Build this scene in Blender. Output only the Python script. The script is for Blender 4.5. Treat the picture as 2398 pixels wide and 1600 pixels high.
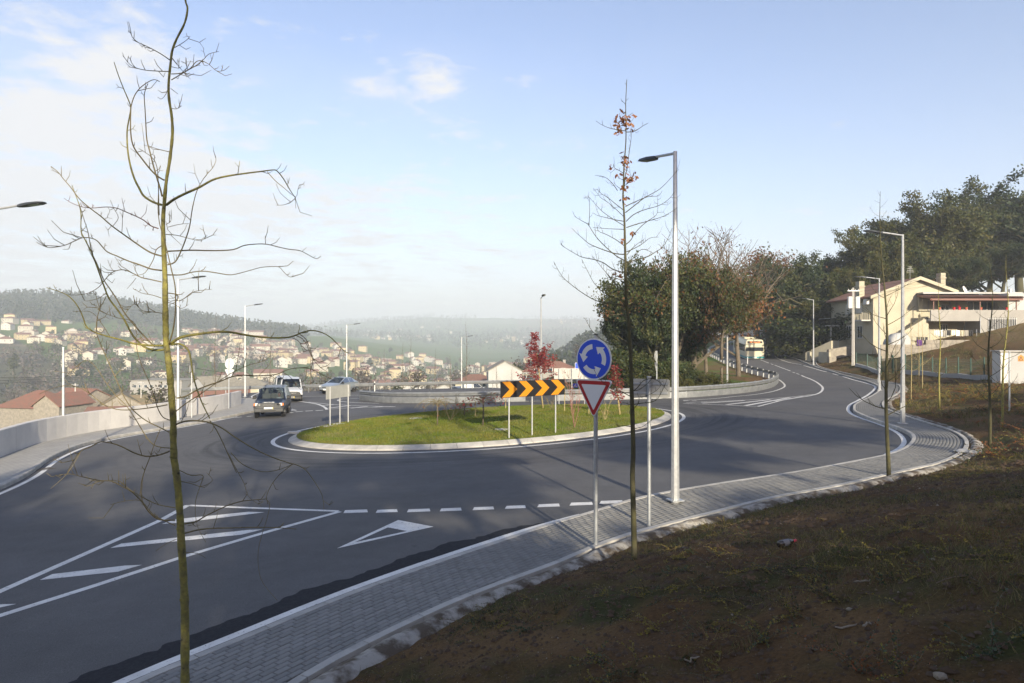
import bpy, bmesh, math, random
import numpy as np
from mathutils import Vector, Matrix
from mathutils.geometry import delaunay_2d_cdt
for _o in list(bpy.data.objects): bpy.data.objects.remove(_o)
SC = bpy.context.scene
rad = math.radians
# ------------------------------------------------------------------ camera, sky, sun, exposure
FPX, HOR, CXP = 1598.7, 791.0, 1199.0          # photo focal length (px), horizon row, centre column
cam = bpy.data.objects.new('camera', bpy.data.cameras.new('camera'))
SC.collection.objects.link(cam); SC.camera = cam
cam.data.lens = 24; cam.data.sensor_width = 36
cam.data.shift_y = -(800-HOR)/2398
cam.rotation_euler = (rad(90), 0, 0); cam.location = (0, 0, 0)
cam.data.clip_start = 0.1; cam.data.clip_end = 30000
SUN_AZ, SUN_EL = rad(17.4), rad(18.5)          # the sun stands behind the viewer, a little to the right
TOSUN = Vector((math.sin(SUN_AZ)*math.cos(SUN_EL), -math.cos(SUN_AZ)*math.cos(SUN_EL), math.sin(SUN_EL)))
sl = bpy.data.lights.new('sun', 'SUN'); sl.energy = 5.0; sl.angle = rad(0.53); sl.color = (1, .88, .68)
so = bpy.data.objects.new('sun', sl); SC.collection.objects.link(so)
so.rotation_euler = TOSUN.to_track_quat('Z', 'Y').to_euler(); so.location = TOSUN*50
W = bpy.data.worlds.new('World'); SC.world = W; W.use_nodes = True
def _n(nt, typ, **kw):
    n = nt.nodes.new(typ)
    for k, v in kw.items(): setattr(n, k, v)
    return n
def _m(nt, op, a, b=None, c=None, clamp=False):
    n = nt.nodes.new('ShaderNodeMath'); n.operation = op; n.use_clamp = clamp
    for i, x in enumerate((a, b, c)):
        if x is None: continue
        if isinstance(x, (int, float)): n.inputs[i].default_value = x
        else: nt.links.new(x, n.inputs[i])
    return n.outputs[0]
def build_world():
    nt = W.node_tree; nt.nodes.clear(); L = nt.links.new
    out = _n(nt, 'ShaderNodeOutputWorld'); bg = _n(nt, 'ShaderNodeBackground'); bg.inputs[1].default_value = .105
    sky = _n(nt, 'ShaderNodeTexSky', sky_type='NISHITA', sun_disc=False, sun_elevation=SUN_EL, sun_rotation=math.pi-SUN_AZ,
             altitude=200, air_density=1.0, dust_density=1.2, ozone_density=1.6)
    tc = _n(nt, 'ShaderNodeTexCoord'); sp = _n(nt, 'ShaderNodeSeparateXYZ'); L(tc.outputs['Generated'], sp.inputs[0])
    X, Y, Z = sp.outputs
    zc = _m(nt, 'MAXIMUM', Z, .03)
    zl = _m(nt, 'ADD', zc, .05)
    cb = _n(nt, 'ShaderNodeCombineXYZ'); L(_m(nt, 'DIVIDE', X, zl), cb.inputs[0]); L(_m(nt, 'DIVIDE', Y, zl), cb.inputs[1])
    def noise(sc, det, rough, off, dist=0):
        mp = _n(nt, 'ShaderNodeMapping'); mp.inputs['Location'].default_value = off; mp.inputs['Scale'].default_value = (sc, sc, 1)
        L(cb.outputs[0], mp.inputs[0]); t = _n(nt, 'ShaderNodeTexNoise'); t.inputs['Scale'].default_value = 1
        t.inputs['Detail'].default_value = det; t.inputs['Roughness'].default_value = rough; t.inputs['Distortion'].default_value = dist
        L(mp.outputs[0], t.inputs['Vector']); return t.outputs['Fac']
    puff = noise(1.9, 10, .61, (3.1, 1.7, 0), .25); fine = noise(7.0, 8, .62, (5.3, 2.2, 0), .4); puff = _m(nt, 'ADD', _m(nt, 'MULTIPLY', puff, .66), _m(nt, 'MULTIPLY', fine, .34)); puff = _m(nt, 'ADD', .5, _m(nt, 'MULTIPLY', _m(nt, 'SUBTRACT', puff, .5), 1.5)); veil = noise(.55, 5, .5, (9.2, 4.1, 0), .6)
    def bump(px, py, sx, sy):   # where in the sky a bank of cloud stands, as a direction
        d = Vector(((px-CXP)/FPX, 1, (HOR-py)/FPX)).normalized()
        dx = _m(nt, 'DIVIDE', _m(nt, 'SUBTRACT', X, d.x), sx); dz = _m(nt, 'DIVIDE', _m(nt, 'SUBTRACT', Z, d.z), sy)
        r = _m(nt, 'ADD', _m(nt, 'MULTIPLY', dx, dx), _m(nt, 'MULTIPLY', dz, dz))
        return _m(nt, 'MULTIPLY', _m(nt, 'POWER', 2.718, _m(nt, 'MULTIPLY', r, -1.0)), _m(nt, 'GREATER_THAN', Y, 0))
    west = _m(nt, 'MULTIPLY', X, -.20)
    low = _m(nt, 'MULTIPLY', _m(nt, 'SUBTRACT', .20, Z), .50)
    low = _m(nt, 'MINIMUM', low, .08)
    b = _m(nt, 'ADD', west, low)
    for (px, py, sx, sy, w) in ((1010, 175, .075, .05, .17), (250, 150, .20, .09, .09), (40, 300, .18, .10, .12), (330, 470, .28, .07, .10),
                                (860, 205, .03, .016, .17), (620, 175, .03, .012, .10), (800, 500, .26, .05, .08)):
        b = _m(nt, 'ADD', b, _m(nt, 'MULTIPLY', bump(px, py, sx, sy), w))
    b = _m(nt, 'MINIMUM', b, .27)
    mask = _m(nt, 'MULTIPLY', _m(nt, 'SUBTRACT', _m(nt, 'ADD', puff, b), .548), 4.6, clamp=True)
    v2 = _m(nt, 'MULTIPLY', _m(nt, 'SUBTRACT', _m(nt, 'ADD', veil, _m(nt, 'MULTIPLY', b, 1.2)), .47), 1.2, clamp=True)
    mask = _m(nt, 'MAXIMUM', _m(nt, 'MULTIPLY', mask, .92), _m(nt, 'MULTIPLY', v2, .38))
    # aerial paleness towards the horizon all the way round
    mx = _n(nt, 'ShaderNodeMix', data_type='RGBA'); L(mask, mx.inputs['Factor']); tn = _n(nt, 'ShaderNodeMix', data_type='RGBA', blend_type='MULTIPLY'); tn.inputs['Factor'].default_value = 1; L(sky.outputs[0], tn.inputs[6]); tn.inputs[7].default_value = (1.12, 1.0, 1.05, 1); L(tn.outputs[2], mx.inputs[6]); mx.inputs[7].default_value = (4.3, 4.25, 4.2, 1)
    pale = _m(nt, 'POWER', 2.718, _m(nt, 'MULTIPLY', _m(nt, 'MAXIMUM', Z, 0), -7.5))
    m2 = _n(nt, 'ShaderNodeMix', data_type='RGBA'); L(_m(nt, 'MULTIPLY', pale, .9), m2.inputs['Factor']); L(mx.outputs[2], m2.inputs[6]); m2.inputs[7].default_value = (3.1, 3.3, 3.5, 1)
    L(m2.outputs[2], bg.inputs[0]); L(bg.outputs[0], out.inputs[0])
build_world()
vs = SC.view_settings; vs.view_transform = 'Standard'; vs.look = 'None'; vs.exposure = 1.1; vs.gamma = 1; vs.use_curve_mapping = False
cy = SC.cycles; cy.use_denoising = True; cy.max_bounces = 6; cy.diffuse_bounces = 3; cy.glossy_bounces = 3; cy.transmission_bounces = 4
cy.volume_bounces = 1; cy.transparent_max_bounces = 8; cy.sample_clamp_indirect = 6; cy.caustics_reflective = False; cy.caustics_refractive = False
# ------------------------------------------------------------------ helpers
RND = random.Random(11)
COL = SC.collection
class MB:
    def __init__(s): s.v = []; s.f = []; s.m = []
    def add(s, vs_, fs, mi=0):
        o = len(s.v); s.v.extend([tuple(p) for p in vs_])
        for f in fs: s.f.append(tuple(i+o for i in f)); s.m.append(mi)
        return s
    def quad(s, a, b, c, d, mi=0): return s.add([a, b, c, d], [(0, 1, 2, 3)], mi)
    def poly(s, pts, mi=0): return s.add(pts, [tuple(range(len(pts)))], mi)
    def box(s, c, d, rz=0, mi=0, rx=0, ry=0):
        hx, hy, hz = d[0]/2, d[1]/2, d[2]/2
        R_ = Matrix.Rotation(rz, 3, 'Z') @ Matrix.Rotation(ry, 3, 'Y') @ Matrix.Rotation(rx, 3, 'X')
        C_ = Vector(c)
        vv = [C_ + R_ @ Vector((x*hx, y*hy, z*hz)) for z in (-1, 1) for y in (-1, 1) for x in (-1, 1)]
        return s.add(vv, [(0, 2, 3, 1), (4, 5, 7, 6), (0, 1, 5, 4), (2, 6, 7, 3), (0, 4, 6, 2), (1, 3, 7, 5)], mi)
    def tube(s, pts, rs, n=6, mi=0, cap=True):
        P = [Vector(p) for p in pts]
        if isinstance(rs, (int, float)): rs = [rs]*len(P)
        up = Vector((0, 0, 1)); o = len(s.v); prev = None
        for i, p in enumerate(P):
            t = (P[min(i+1, len(P)-1)] - P[max(i-1, 0)])
            t = t.normalized() if t.length > 1e-9 else Vector((0, 0, 1))
            if prev is None:
                a = t.cross(up)
                if a.length < .05: a = t.cross(Vector((1, 0, 0)))
            else:
                a = prev - t*prev.dot(t)
                if a.length < 1e-6: a = t.cross(up)
            a.normalize(); prev = a; b_ = t.cross(a)
            for k in range(n):
                an = 2*math.pi*k/n; s.v.append(tuple(p + (a*math.cos(an) + b_*math.sin(an))*rs[i]))
        for i in range(len(P)-1):
            for k in range(n):
                s.f.append((o+i*n+k, o+i*n+(k+1) % n, o+(i+1)*n+(k+1) % n, o+(i+1)*n+k)); s.m.append(mi)
        if cap:
            s.f.append(tuple(o+k for k in range(n))[::-1]); s.m.append(mi)
            s.f.append(tuple(o+(len(P)-1)*n+k for k in range(n))); s.m.append(mi)
        return s
    def prism(s, outline, fn, d0, d1, mi=0):     # outline 2D, fn(u, v, d) -> 3D
        n = len(outline); o = len(s.v)
        for d in (d0, d1): s.v.extend(tuple(fn(u, v, d)) for u, v in outline)
        s.f.append(tuple(o+k for k in range(n))[::-1]); s.m.append(mi); s.f.append(tuple(o+n+k for k in range(n))); s.m.append(mi)
        for k in range(n): s.f.append((o+k, o+(k+1) % n, o+n+(k+1) % n, o+n+k)); s.m.append(mi)
        return s
    def mesh(s, name, mats, smooth=False):
        me = bpy.data.meshes.new(name); me.from_pydata(s.v, [], s.f)
        for m_ in (mats if isinstance(mats, (list, tuple)) else [mats]): me.materials.append(m_)
        if any(s.m): me.polygons.foreach_set('material_index', s.m)
        if smooth: me.polygons.foreach_set('use_smooth', [True]*len(me.polygons))
        me.update(); return me
    def obj(s, name, mats, parent=None, smooth=False, bevel=0):
        me = s.mesh(name, mats, smooth)
        bm = bmesh.new(); bm.from_mesh(me); bmesh.ops.recalc_face_normals(bm, faces=bm.faces)
        if bevel: bmesh.ops.bevel(bm, geom=list(bm.edges), offset=bevel, segments=1, affect='EDGES')
        bm.to_mesh(me); bm.free()
        return ob(name, me, parent)
KIDS = {}
def adopt(o, parent): o.parent = parent; KIDS.setdefault(parent.name, []).append(o)
def ob(name, me, parent=None, loc=None, rz=None):
    o = bpy.data.objects.new(name, me); COL.objects.link(o)
    if parent: adopt(o, parent)
    if loc is not None: o.location = loc
    if rz is not None: o.rotation_euler = (0, 0, rz)
    return o
def tag(o, label=None, cat=None, group=None, kind=None):
    if label: o['label'] = label
    if cat: o['category'] = cat
    if group: o['group'] = group
    if kind: o['kind'] = kind
    return o
def thing(name, label, cat, loc=(0, 0, 0), rz=0, group=None):
    o = bpy.data.objects.new(name, None); COL.objects.link(o); o.empty_display_size = .1
    o.location = loc; o.rotation_euler = (0, 0, rz); return tag(o, label, cat, group)
def dup(o, parent=None):
    c = o.copy(); COL.objects.link(c)
    if parent is not None: adopt(c, parent)
    for ch in KIDS.get(o.name, ()): dup(ch, c)
    return c
def dup_at(o, loc, rz=0, sc=1.0, label=None, group=None):
    c = dup(o); c.location = loc; c.rotation_euler = (0, 0, rz); c.scale = (sc, sc, sc) if isinstance(sc, (int, float)) else sc
    if label: c['label'] = label
    if group: c['group'] = group
    return c
def npmesh(name, V, Fq, mats, mi=None, smooth=False):
    """fast mesh: V (n,3), Fq (m,k) with k = 3 or 4"""
    me = bpy.data.meshes.new(name); V = np.asarray(V, np.float32); Fq = np.asarray(Fq, np.int32); k = Fq.shape[1]
    me.vertices.add(len(V)); me.vertices.foreach_set('co', V.ravel())
    me.loops.add(Fq.size); me.loops.foreach_set('vertex_index', Fq.ravel())
    me.polygons.add(len(Fq)); me.polygons.foreach_set('loop_start', np.arange(0, Fq.size, k, dtype=np.int32))
    me.polygons.foreach_set('loop_total', np.full(len(Fq), k, np.int32))
    for m_ in (mats if isinstance(mats, (list, tuple)) else [mats]): me.materials.append(m_)
    if mi is not None: me.polygons.foreach_set('material_index', np.asarray(mi, np.int32))
    if smooth: me.polygons.foreach_set('use_smooth', np.ones(len(Fq), bool))
    me.update(); me.validate(); return me
def text_mesh(name, s, size, mat_, depth=.004, align='CENTER'):
    cu = bpy.data.curves.new(name, 'FONT'); cu.body = s; cu.size = size; cu.extrude = depth; cu.align_x = align; cu.align_y = 'CENTER'; cu.resolution_u = 2
    t = bpy.data.objects.new(name, cu); COL.objects.link(t); bpy.context.view_layer.update()
    me = bpy.data.meshes.new_from_object(t.evaluated_get(bpy.context.evaluated_depsgraph_get()))
    bpy.data.objects.remove(t); bpy.data.curves.remove(cu); me.materials.clear(); me.materials.append(mat_); me.name = name; return me
# ---- materials
def mat(name, c, rough=.6, metal=0., c2=None, scale=4., lo=.35, hi=.65, bump=0., bscale=40., rnd=0., spec=.5, speck=None, coat=0., det=4., stretch=None, emit=None, trans=0.):
    m = bpy.data.materials.new(name); m.use_nodes = True; nt = m.node_tree; L = nt.links.new
    p = nt.nodes['Principled BSDF']; p.inputs['Roughness'].default_value = rough; p.inputs['Metallic'].default_value = metal
    p.inputs['Specular IOR Level'].default_value = spec
    if coat: p.inputs['Coat Weight'].default_value = coat; p.inputs['Coat Roughness'].default_value = .08
    if emit: p.inputs['Emission Color'].default_value = (*emit[:3], 1); p.inputs['Emission Strength'].default_value = emit[3]
    if trans: p.inputs['Transmission Weight'].default_value = trans
    base = (*c, 1)
    p.inputs['Base Color'].default_value = base; m.diffuse_color = base
    if c2 is None and not bump and not rnd and speck is None: return m
    tc = _n(nt, 'ShaderNodeTexCoord'); vec = tc.outputs['Object']
    if stretch:
        mp = _n(nt, 'ShaderNodeMapping'); mp.inputs['Scale'].default_value = stretch; L(vec, mp.inputs[0]); vec = mp.outputs[0]
    col = None
    if c2 is not None:
        t = _n(nt, 'ShaderNodeTexNoise'); t.inputs['Scale'].default_value = scale; t.inputs['Detail'].default_value = det; t.inputs['Roughness'].default_value = .6; L(vec, t.inputs['Vector'])
        r = _n(nt, 'ShaderNodeMapRange'); L(t.outputs['Fac'], r.inputs[0]); r.inputs[1].default_value = lo; r.inputs[2].default_value = hi
        x = _n(nt, 'ShaderNodeMix', data_type='RGBA'); L(r.outputs[0], x.inputs['Factor']); x.inputs[6].default_value = base; x.inputs[7].default_value = (*c2, 1); col = x.outputs[2]
    if speck is not None:      # (colour, scale, threshold)
        t = _n(nt, 'ShaderNodeTexNoise'); t.inputs['Scale'].default_value = speck[1]; t.inputs['Detail'].default_value = 2; L(vec, t.inputs['Vector'])
        g = _m(nt, 'MULTIPLY', _m(nt, 'SUBTRACT', t.outputs['Fac'], speck[2]), 12, clamp=True)
        x = _n(nt, 'ShaderNodeMix', data_type='RGBA'); L(g, x.inputs['Factor'])
        if col is None: x.inputs[6].default_value = base
        else: L(col, x.inputs[6])
        x.inputs[7].default_value = (*speck[0], 1); col = x.outputs[2]
    if rnd:
        oi = _n(nt, 'ShaderNodeObjectInfo'); h = _n(nt, 'ShaderNodeHueSaturation')
        L(_m(nt, 'ADD', 1-rnd, _m(nt, 'MULTIPLY', oi.outputs['Random'], 2*rnd)), h.inputs['Value'])
        if col is None: h.inputs['Color'].default_value = base
        else: L(col, h.inputs['Color'])
        col = h.outputs[0]
    if col is not None: L(col, p.inputs['Base Color'])
    if bump:
        t = _n(nt, 'ShaderNodeTexNoise'); t.inputs['Scale'].default_value = bscale; t.inputs['Detail'].default_value = 5; L(vec, t.inputs['Vector'])
        bp = _n(nt, 'ShaderNodeBump'); bp.inputs['Strength'].default_value = min(1, bump); bp.inputs['Distance'].default_value = .02; L(t.outputs['Fac'], bp.inputs['Height']); L(bp.outputs[0], p.inputs['Normal'])
    return m
def leafmat(name, c, c2, tr=.25, scale=.6, rnd=.12):
    m = mat(name, c, rough=.55, c2=c2, scale=scale, rnd=rnd, spec=.3)
    nt = m.node_tree; L = nt.links.new; p = nt.nodes['Principled BSDF']; out = nt.nodes['Material Output']
    if tr:
        t = _n(nt, 'ShaderNodeBsdfTranslucent'); mx = _n(nt, 'ShaderNodeMixShader'); mx.inputs[0].default_value = tr
        src = p.inputs['Base Color'].links[0].from_socket; L(src, t.inputs[0])
        L(p.outputs[0], mx.inputs[1]); L(t.outputs[0], mx.inputs[2]); L(mx.outputs[0], out.inputs[0])
    return m
M = {}
M['galv'] = mat('galvanised_steel', (.55, .57, .58), .42, .6, c2=(.42, .44, .46), scale=14, bump=.1, bscale=60)
M['galv_new'] = mat('new_galvanised_steel', (.50, .51, .51), .38, .45, c2=(.40, .41, .42), scale=10, bump=.08, bscale=50)
M['post'] = mat('sign_post_steel', (.46, .48, .49), .45, .6, c2=(.36, .38, .4), scale=20)
M['galv_rail'] = mat('guard_rail_steel', (.29, .30, .30), .45, .5, c2=(.21, .22, .225), scale=2.5, bump=.08, bscale=50)
M['darkmetal'] = mat('lamp_housing', (.045, .05, .055), .45, .3)
M['lens'] = mat('lamp_lens', (.5, .52, .5), .2)
M['concrete'] = mat('concrete', (.50, .48, .44), .85, c2=(.40, .385, .35), scale=1.2, bump=.25, bscale=30)
M['concrete_wall'] = mat('cast_concrete_wall', (.60, .58, .545), .8, c2=(.50, .485, .46), scale=.9, bump=.12, bscale=25, rnd=.05)
M['kerb'] = mat('kerb_concrete', (.46, .44, .40), .85, c2=(.33, .32, .29), scale=2.5, bump=.35, bscale=30, rnd=.10)
M['haunch'] = mat('rough_concrete_haunch', (.34, .32, .28), .95, c2=(.09, .068, .045), scale=3.2, lo=.40, hi=.58, bump=1, bscale=22)
M['paver'] = mat('concrete_paver', (.215, .213, .20), .8, c2=(.17, .167, .155), scale=3, bump=.3, bscale=60, rnd=.13)
M['joint'] = mat('paver_joint_sand', (.085, .08, .072), .95, c2=(.05, .047, .04), scale=6)
M['paint'] = mat('road_paint', (.74, .73, .69), .6, c2=(.58, .57, .54), scale=2.2, speck=((.22, .22, .22), 22, .63))
M['white'] = mat('white_paint', (.58, .575, .55), .5)
M['black'] = mat('black_rubber', (.022, .022, .023), .7)
M['grass'] = mat('lawn', (.105, .155, .010), .9, c2=(.18, .17, .03), scale=.55, lo=.35, hi=.7, bump=.6, bscale=40)
M['glass'] = mat('window_glass', (.035, .045, .055), .06, spec=.7)
M['soil'] = None
# ------------------------------------------------------------------ the lie of the land
RC0, RA, RB = -3.611, .0254, -.01855
def sstep(a, b, x): t = np.clip((np.asarray(x, float)-a)/(b-a), 0, 1); return t*t*(3-2*t)
def RH(x, y):                      # height of the carriageway
    x = np.asarray(x, float); y = np.asarray(y, float)
    g = np.interp(y, [58, 64, 70, 76, 82.5, 94, 140, 220], [0, .03, .16, .42, .80, 1.58, 4.0, 7.5])
    return RC0 + RA*np.clip(x, -60, 70) + RB*np.clip(y, -40, 150) + g*sstep(8, 23, x)
CR = {'1': (0, 640, .2979), '2': (560, 700, .2979), '3': (1100, 640, .2979), '4': (1600, 640, .3396), '5': (1700, 400, .2971),
      '6': (0, 1060, .3444), '7': (700, 1060, .3444), '8': (1500, 1060, .3821), 'q': (1160, 860, .2213), 'z': (2040, 860, .15306),
      'b': (1680, 760, .10213), 's': (580, 880, .10213), 'T': (0, 0, .3404), 'U': (60, 340, .3149), 'R': (400, 700, .1787),
      'K': (1280, 430, .1703), 'J': (1280, 180, .1703), 'h': (1960, 630, .18638), 'c': (1100, 770, .1362), '0': (0, 0, 1)}
def spx(k, x, y): a = CR[k]; return a[0]+x*a[2], a[1]+y*a[2]
def hit(px, py, H, dz=0., y0=2., y1=420.):    # sight line meets the surface H
    dx, dzr = (px-CXP)/FPX, -(py-HOR)/FPX
    Y = np.concatenate([np.arange(y0, 60, .25), np.arange(60, y1, 1.)]); f = Y*dzr - (H(dx*Y, Y)+dz)
    i = np.where(f < 0)[0]
    if len(i) == 0: return None
    i = i[0]
    if i == 0: return (dx*Y[0], Y[0])
    t = f[i-1]/(f[i-1]-f[i]); y = Y[i-1]+t*(Y[i]-Y[i-1]); return (dx*y, y)
def road(k, pts, dz=0.): return [hit(*spx(k, x, y), RH, dz) for x, y in pts]
def atY(px, py, Y): return Vector(((px-CXP)/FPX*Y, Y, -(py-HOR)/FPX*Y))
PV = .13                                       # pavements stand this far above the road
def PVF(x, y): return .02+(PV-.02)*sstep(12.5, 17.5, y)    # the near footway is nearly flush with the road
def RHP(x, y): return RH(x, y)+PVF(x, y)-PV
B_ = ([(-31, -45), (-15, -16.5), (-9, -5.5), (-6.1, -.6), (-4.3, 3.5), (-3.05, 6.0)]
      + road('7', [(0, 1510), (300, 1350), (600, 1205), (900, 1060), (1200, 935), (1500, 830), (1800, 720), (2000, 625), (2200, 560)], .045)
      + road('8', [(0, 455), (400, 365), (800, 275), (1200, 210), (1600, 120)], .10)
      + road('4', [(1700, 1325), (1800, 1290), (1880, 1255), (1930, 1215), (1945, 1170), (1920, 1130), (1850, 1090), (1750, 1055), (1600, 1010), (1480, 970), (1410, 945),
                   (1375, 920), (1370, 895), (1390, 875), (1430, 855), (1480, 825), (1495, 795), (1480, 770), (1420, 755), (1320, 735), (1200, 705), (1080, 680), (930, 640)], PV))
B_ += [(40.6, 92), (42.2, 100), (46, 112), (54, 127), (66, 140), (95, 158)]
E_ = ([(-33.5, -45), (-17.4, -16.5), (-11.3, -5.5), (-8.2, -.4), (-6.0, 4.0)] + road('6', [(860, 1568), (1300, 1390), (1900, 1145)])
      + road('7', [(0, 1085), (600, 855), (1200, 650), (1700, 490), (2000, 415)])
      + road('8', [(0, 293), (600, 195), (900, 150), (1200, 95)])
      + road('4', [(1400, 1245), (1510, 1205), (1560, 1165), (1580, 1130), (1560, 1100), (1500, 1070), (1400, 1035), (1280, 995), (1180, 950), (1170, 930), (1185, 895), (1290, 845),
                   (1345, 805), (1340, 775), (1290, 750), (1200, 725), (1100, 700), (1010, 670), (930, 650)], PV))
E_ += [(38.2, 92), (39.8, 100), (43.6, 113), (52, 129), (64, 142), (93, 160)]
LW_ = road('1', [(1895, 1030), (1800, 1060), (1600, 1105), (1450, 1125), (1300, 1160), (1000, 1205), (770, 1235), (530, 1285), (320, 1325), (200, 1370), (0, 1445)], PV) \
    + [(-17.7, 21.8), (-16.4, 17.8), (-16.0, 14), (-16.7, 10.2), (-18.4, 5.8), (-23, -3), (-45, -40)]
LK_ = road('1', [(1995, 1075), (1850, 1105), (1650, 1145), (1400, 1190), (1000, 1255), (700, 1310), (500, 1380), (370, 1435), (270, 1500), (200, 1568)], PV) \
    + [(-14.2, 17.6), (-13.8, 14), (-14.4, 10.5), (-16, 6.2), (-20.5, -2.5), (-43, -40)]
def cat_rom(P, n=5, closed=False):
    P = np.array(P, float); N = len(P); out = []
    for i in range(N if closed else N-1):
        p0, p1, p2, p3 = (P[(i+k-1) % N] if closed else P[min(max(i+k-1, 0), N-1)] for k in range(4))
        for t in np.arange(n)/n: out.append(.5*((2*p1)+(-p0+p2)*t+(2*p0-5*p1+4*p2-p3)*t*t+(-p0+3*p1-3*p2+p3)*t**3))
    if not closed: out.append(P[-1])
    return np.array(out)
def resample(P, d):
    P = np.array(P, float); s = np.r_[0, np.cumsum(np.hypot(*np.diff(P[:, :2], axis=0).T))]; n = max(2, int(round(s[-1]/d))+1)
    t = np.linspace(0, s[-1], n); return np.c_[[np.interp(t, s, P[:, i]) for i in range(P.shape[1])]].T
def smooth(P, n): 
    P = np.array(P, float)
    for _ in range(n): P[1:-1] = .25*P[:-2]+.5*P[1:-1]+.25*P[2:]
    return P
BC = smooth(resample(cat_rom(B_), .5), 2); EC = smooth(resample(cat_rom(E_), .5), 2)
LWC = smooth(resample(cat_rom(LW_), .8), 6); LKC = smooth(resample(cat_rom(LK_), .8), 6)
RL_ = [(-11.9, 53.6), (-10.3, 51.3), (-8.6, 49.7), (-5.8, 48.6), (-2, 48.1), (3.2, 47.7), (7.9, 47.4), (11.6, 47.5), (14.2, 48.7), (16.8, 50.5), (19.2, 53.0), (21.4, 56.4), (23.4, 60.5), (25.2, 65.0),
       (26.0, 70.0), (26.4, 77), (27.2, 86), (28.6, 96), (31, 108), (37, 122), (48, 139), (62, 152), (92, 170)]
RLC = smooth(resample(cat_rom(RL_), .5), 2)                     # line of the guard rail
far_ = [(2.5, 52), (1.5, 62), (-2, 67), (-10, 68), (-18, 68.5), (-26, 69), (-30, 66), (-27, 62.5), (-23, 59.5), (-21, 55)]
core = np.array([tuple(p) for p in BC[::2]] + [tuple(p) for p in RLC[::-1] if p[0] > 9 or p[1] < 0][::2] + [(8, 48.6)] + far_ + [tuple(p) for p in LWC[::2]])
iB = len(BC[::2]); iR = iB + len([1 for p in RLC[::-1] if p[0] > 9][::2]) + 3
def dchain(X, Y, C):
    d = np.full(X.shape, 1e18)
    for (x0, y0), (x1, y1) in zip(C[:-1], C[1:]):
        ex, ey = x1-x0, y1-y0; L = ex*ex+ey*ey+1e-12
        t = np.clip(((X-x0)*ex+(Y-y0)*ey)/L, 0, 1); d = np.minimum(d, (X-x0-t*ex)**2+(Y-y0-t*ey)**2)
    return np.sqrt(d)
def inpoly(X, Y, P):
    ins = np.zeros(X.shape, bool); n = len(P)
    for i in range(n):
        x0, y0 = P[i]; x1, y1 = P[(i+1) % n]
        if y0 == y1: continue
        c = ((y0 > Y) != (y1 > Y)) & (X < (x1-x0)*(Y-y0)/(y1-y0)+x0); ins ^= c
    return ins
_hr = np.random.RandomState(5); _tab = _hr.rand(512, 512)
def vnoise(x, y):
    xi = np.floor(x).astype(int); yi = np.floor(y).astype(int); fx = x-xi; fy = y-yi; fx = fx*fx*(3-2*fx); fy = fy*fy*(3-2*fy)
    t = lambda a, b: _tab[a % 512, b % 512]
    return (t(xi, yi)*(1-fx)+t(xi+1, yi)*fx)*(1-fy)+(t(xi, yi+1)*(1-fx)+t(xi+1, yi+1)*fx)*fy
def fbm(x, y, o=4):
    s = 0; a = .5
    for k in range(o): s = s+a*vnoise(x*2**k+17*k, y*2**k+31*k); a *= .5
    return s
def valley(x, y):
    r = np.hypot(x, y)+1e-6; c = x/np.maximum(y, .15*r)             # c: bearing (tangent)
    left = sstep(.05, -.62, c)                                      # 1 far to the left, 0 in the middle
    lh = np.interp(r, [0, 240, 330, 450, 600, 760, 880, 1030, 1250, 1700], [-28, -28, -26, -17, -4, 12, 23, 44, 38, 26])
    mid = np.interp(r, [0, 220, 350, 700, 1100, 1450, 1900, 2400, 2900, 3300, 9000], [-28, -28, -34, -39, -37, -27, 0, 38, 84, 92, 20])
    prof = np.interp(c, [-1.2, -.75, -.5, -.33, -.24, -.12, -.02, .1, .22, .5, 1], [.75, .7, .35, .45, .78, 1.0, .97, .93, .9, .9, 1])
    mid = np.where(mid > -20, -20+(mid+20)*prof, mid)
    near = lh*left+(1-left)*np.minimum(mid, 400)
    crest = np.interp(c, [-1, -.75, -.68, -.6, -.5, -.42, -.33], [1, .95, 1.06, .95, .78, .55, .3])
    near = np.where((left > 0) & (near > 0), near*crest, near)
    far = np.where(r > 1250, np.maximum(near*sstep(3000, 1250, r), mid), near)
    rw = sstep(.03, .12, c)*np.interp(r, [0, 260, 330, 430, 560, 760, 1000], [0, 0, 5, 24, 30, 16, 0])   # wooded rise right of the middle
    return far+rw+(fbm(x/90, y/90)-.5)*np.interp(r, [0, 300, 1000, 4000], [0, 3, 10, 26])
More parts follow.
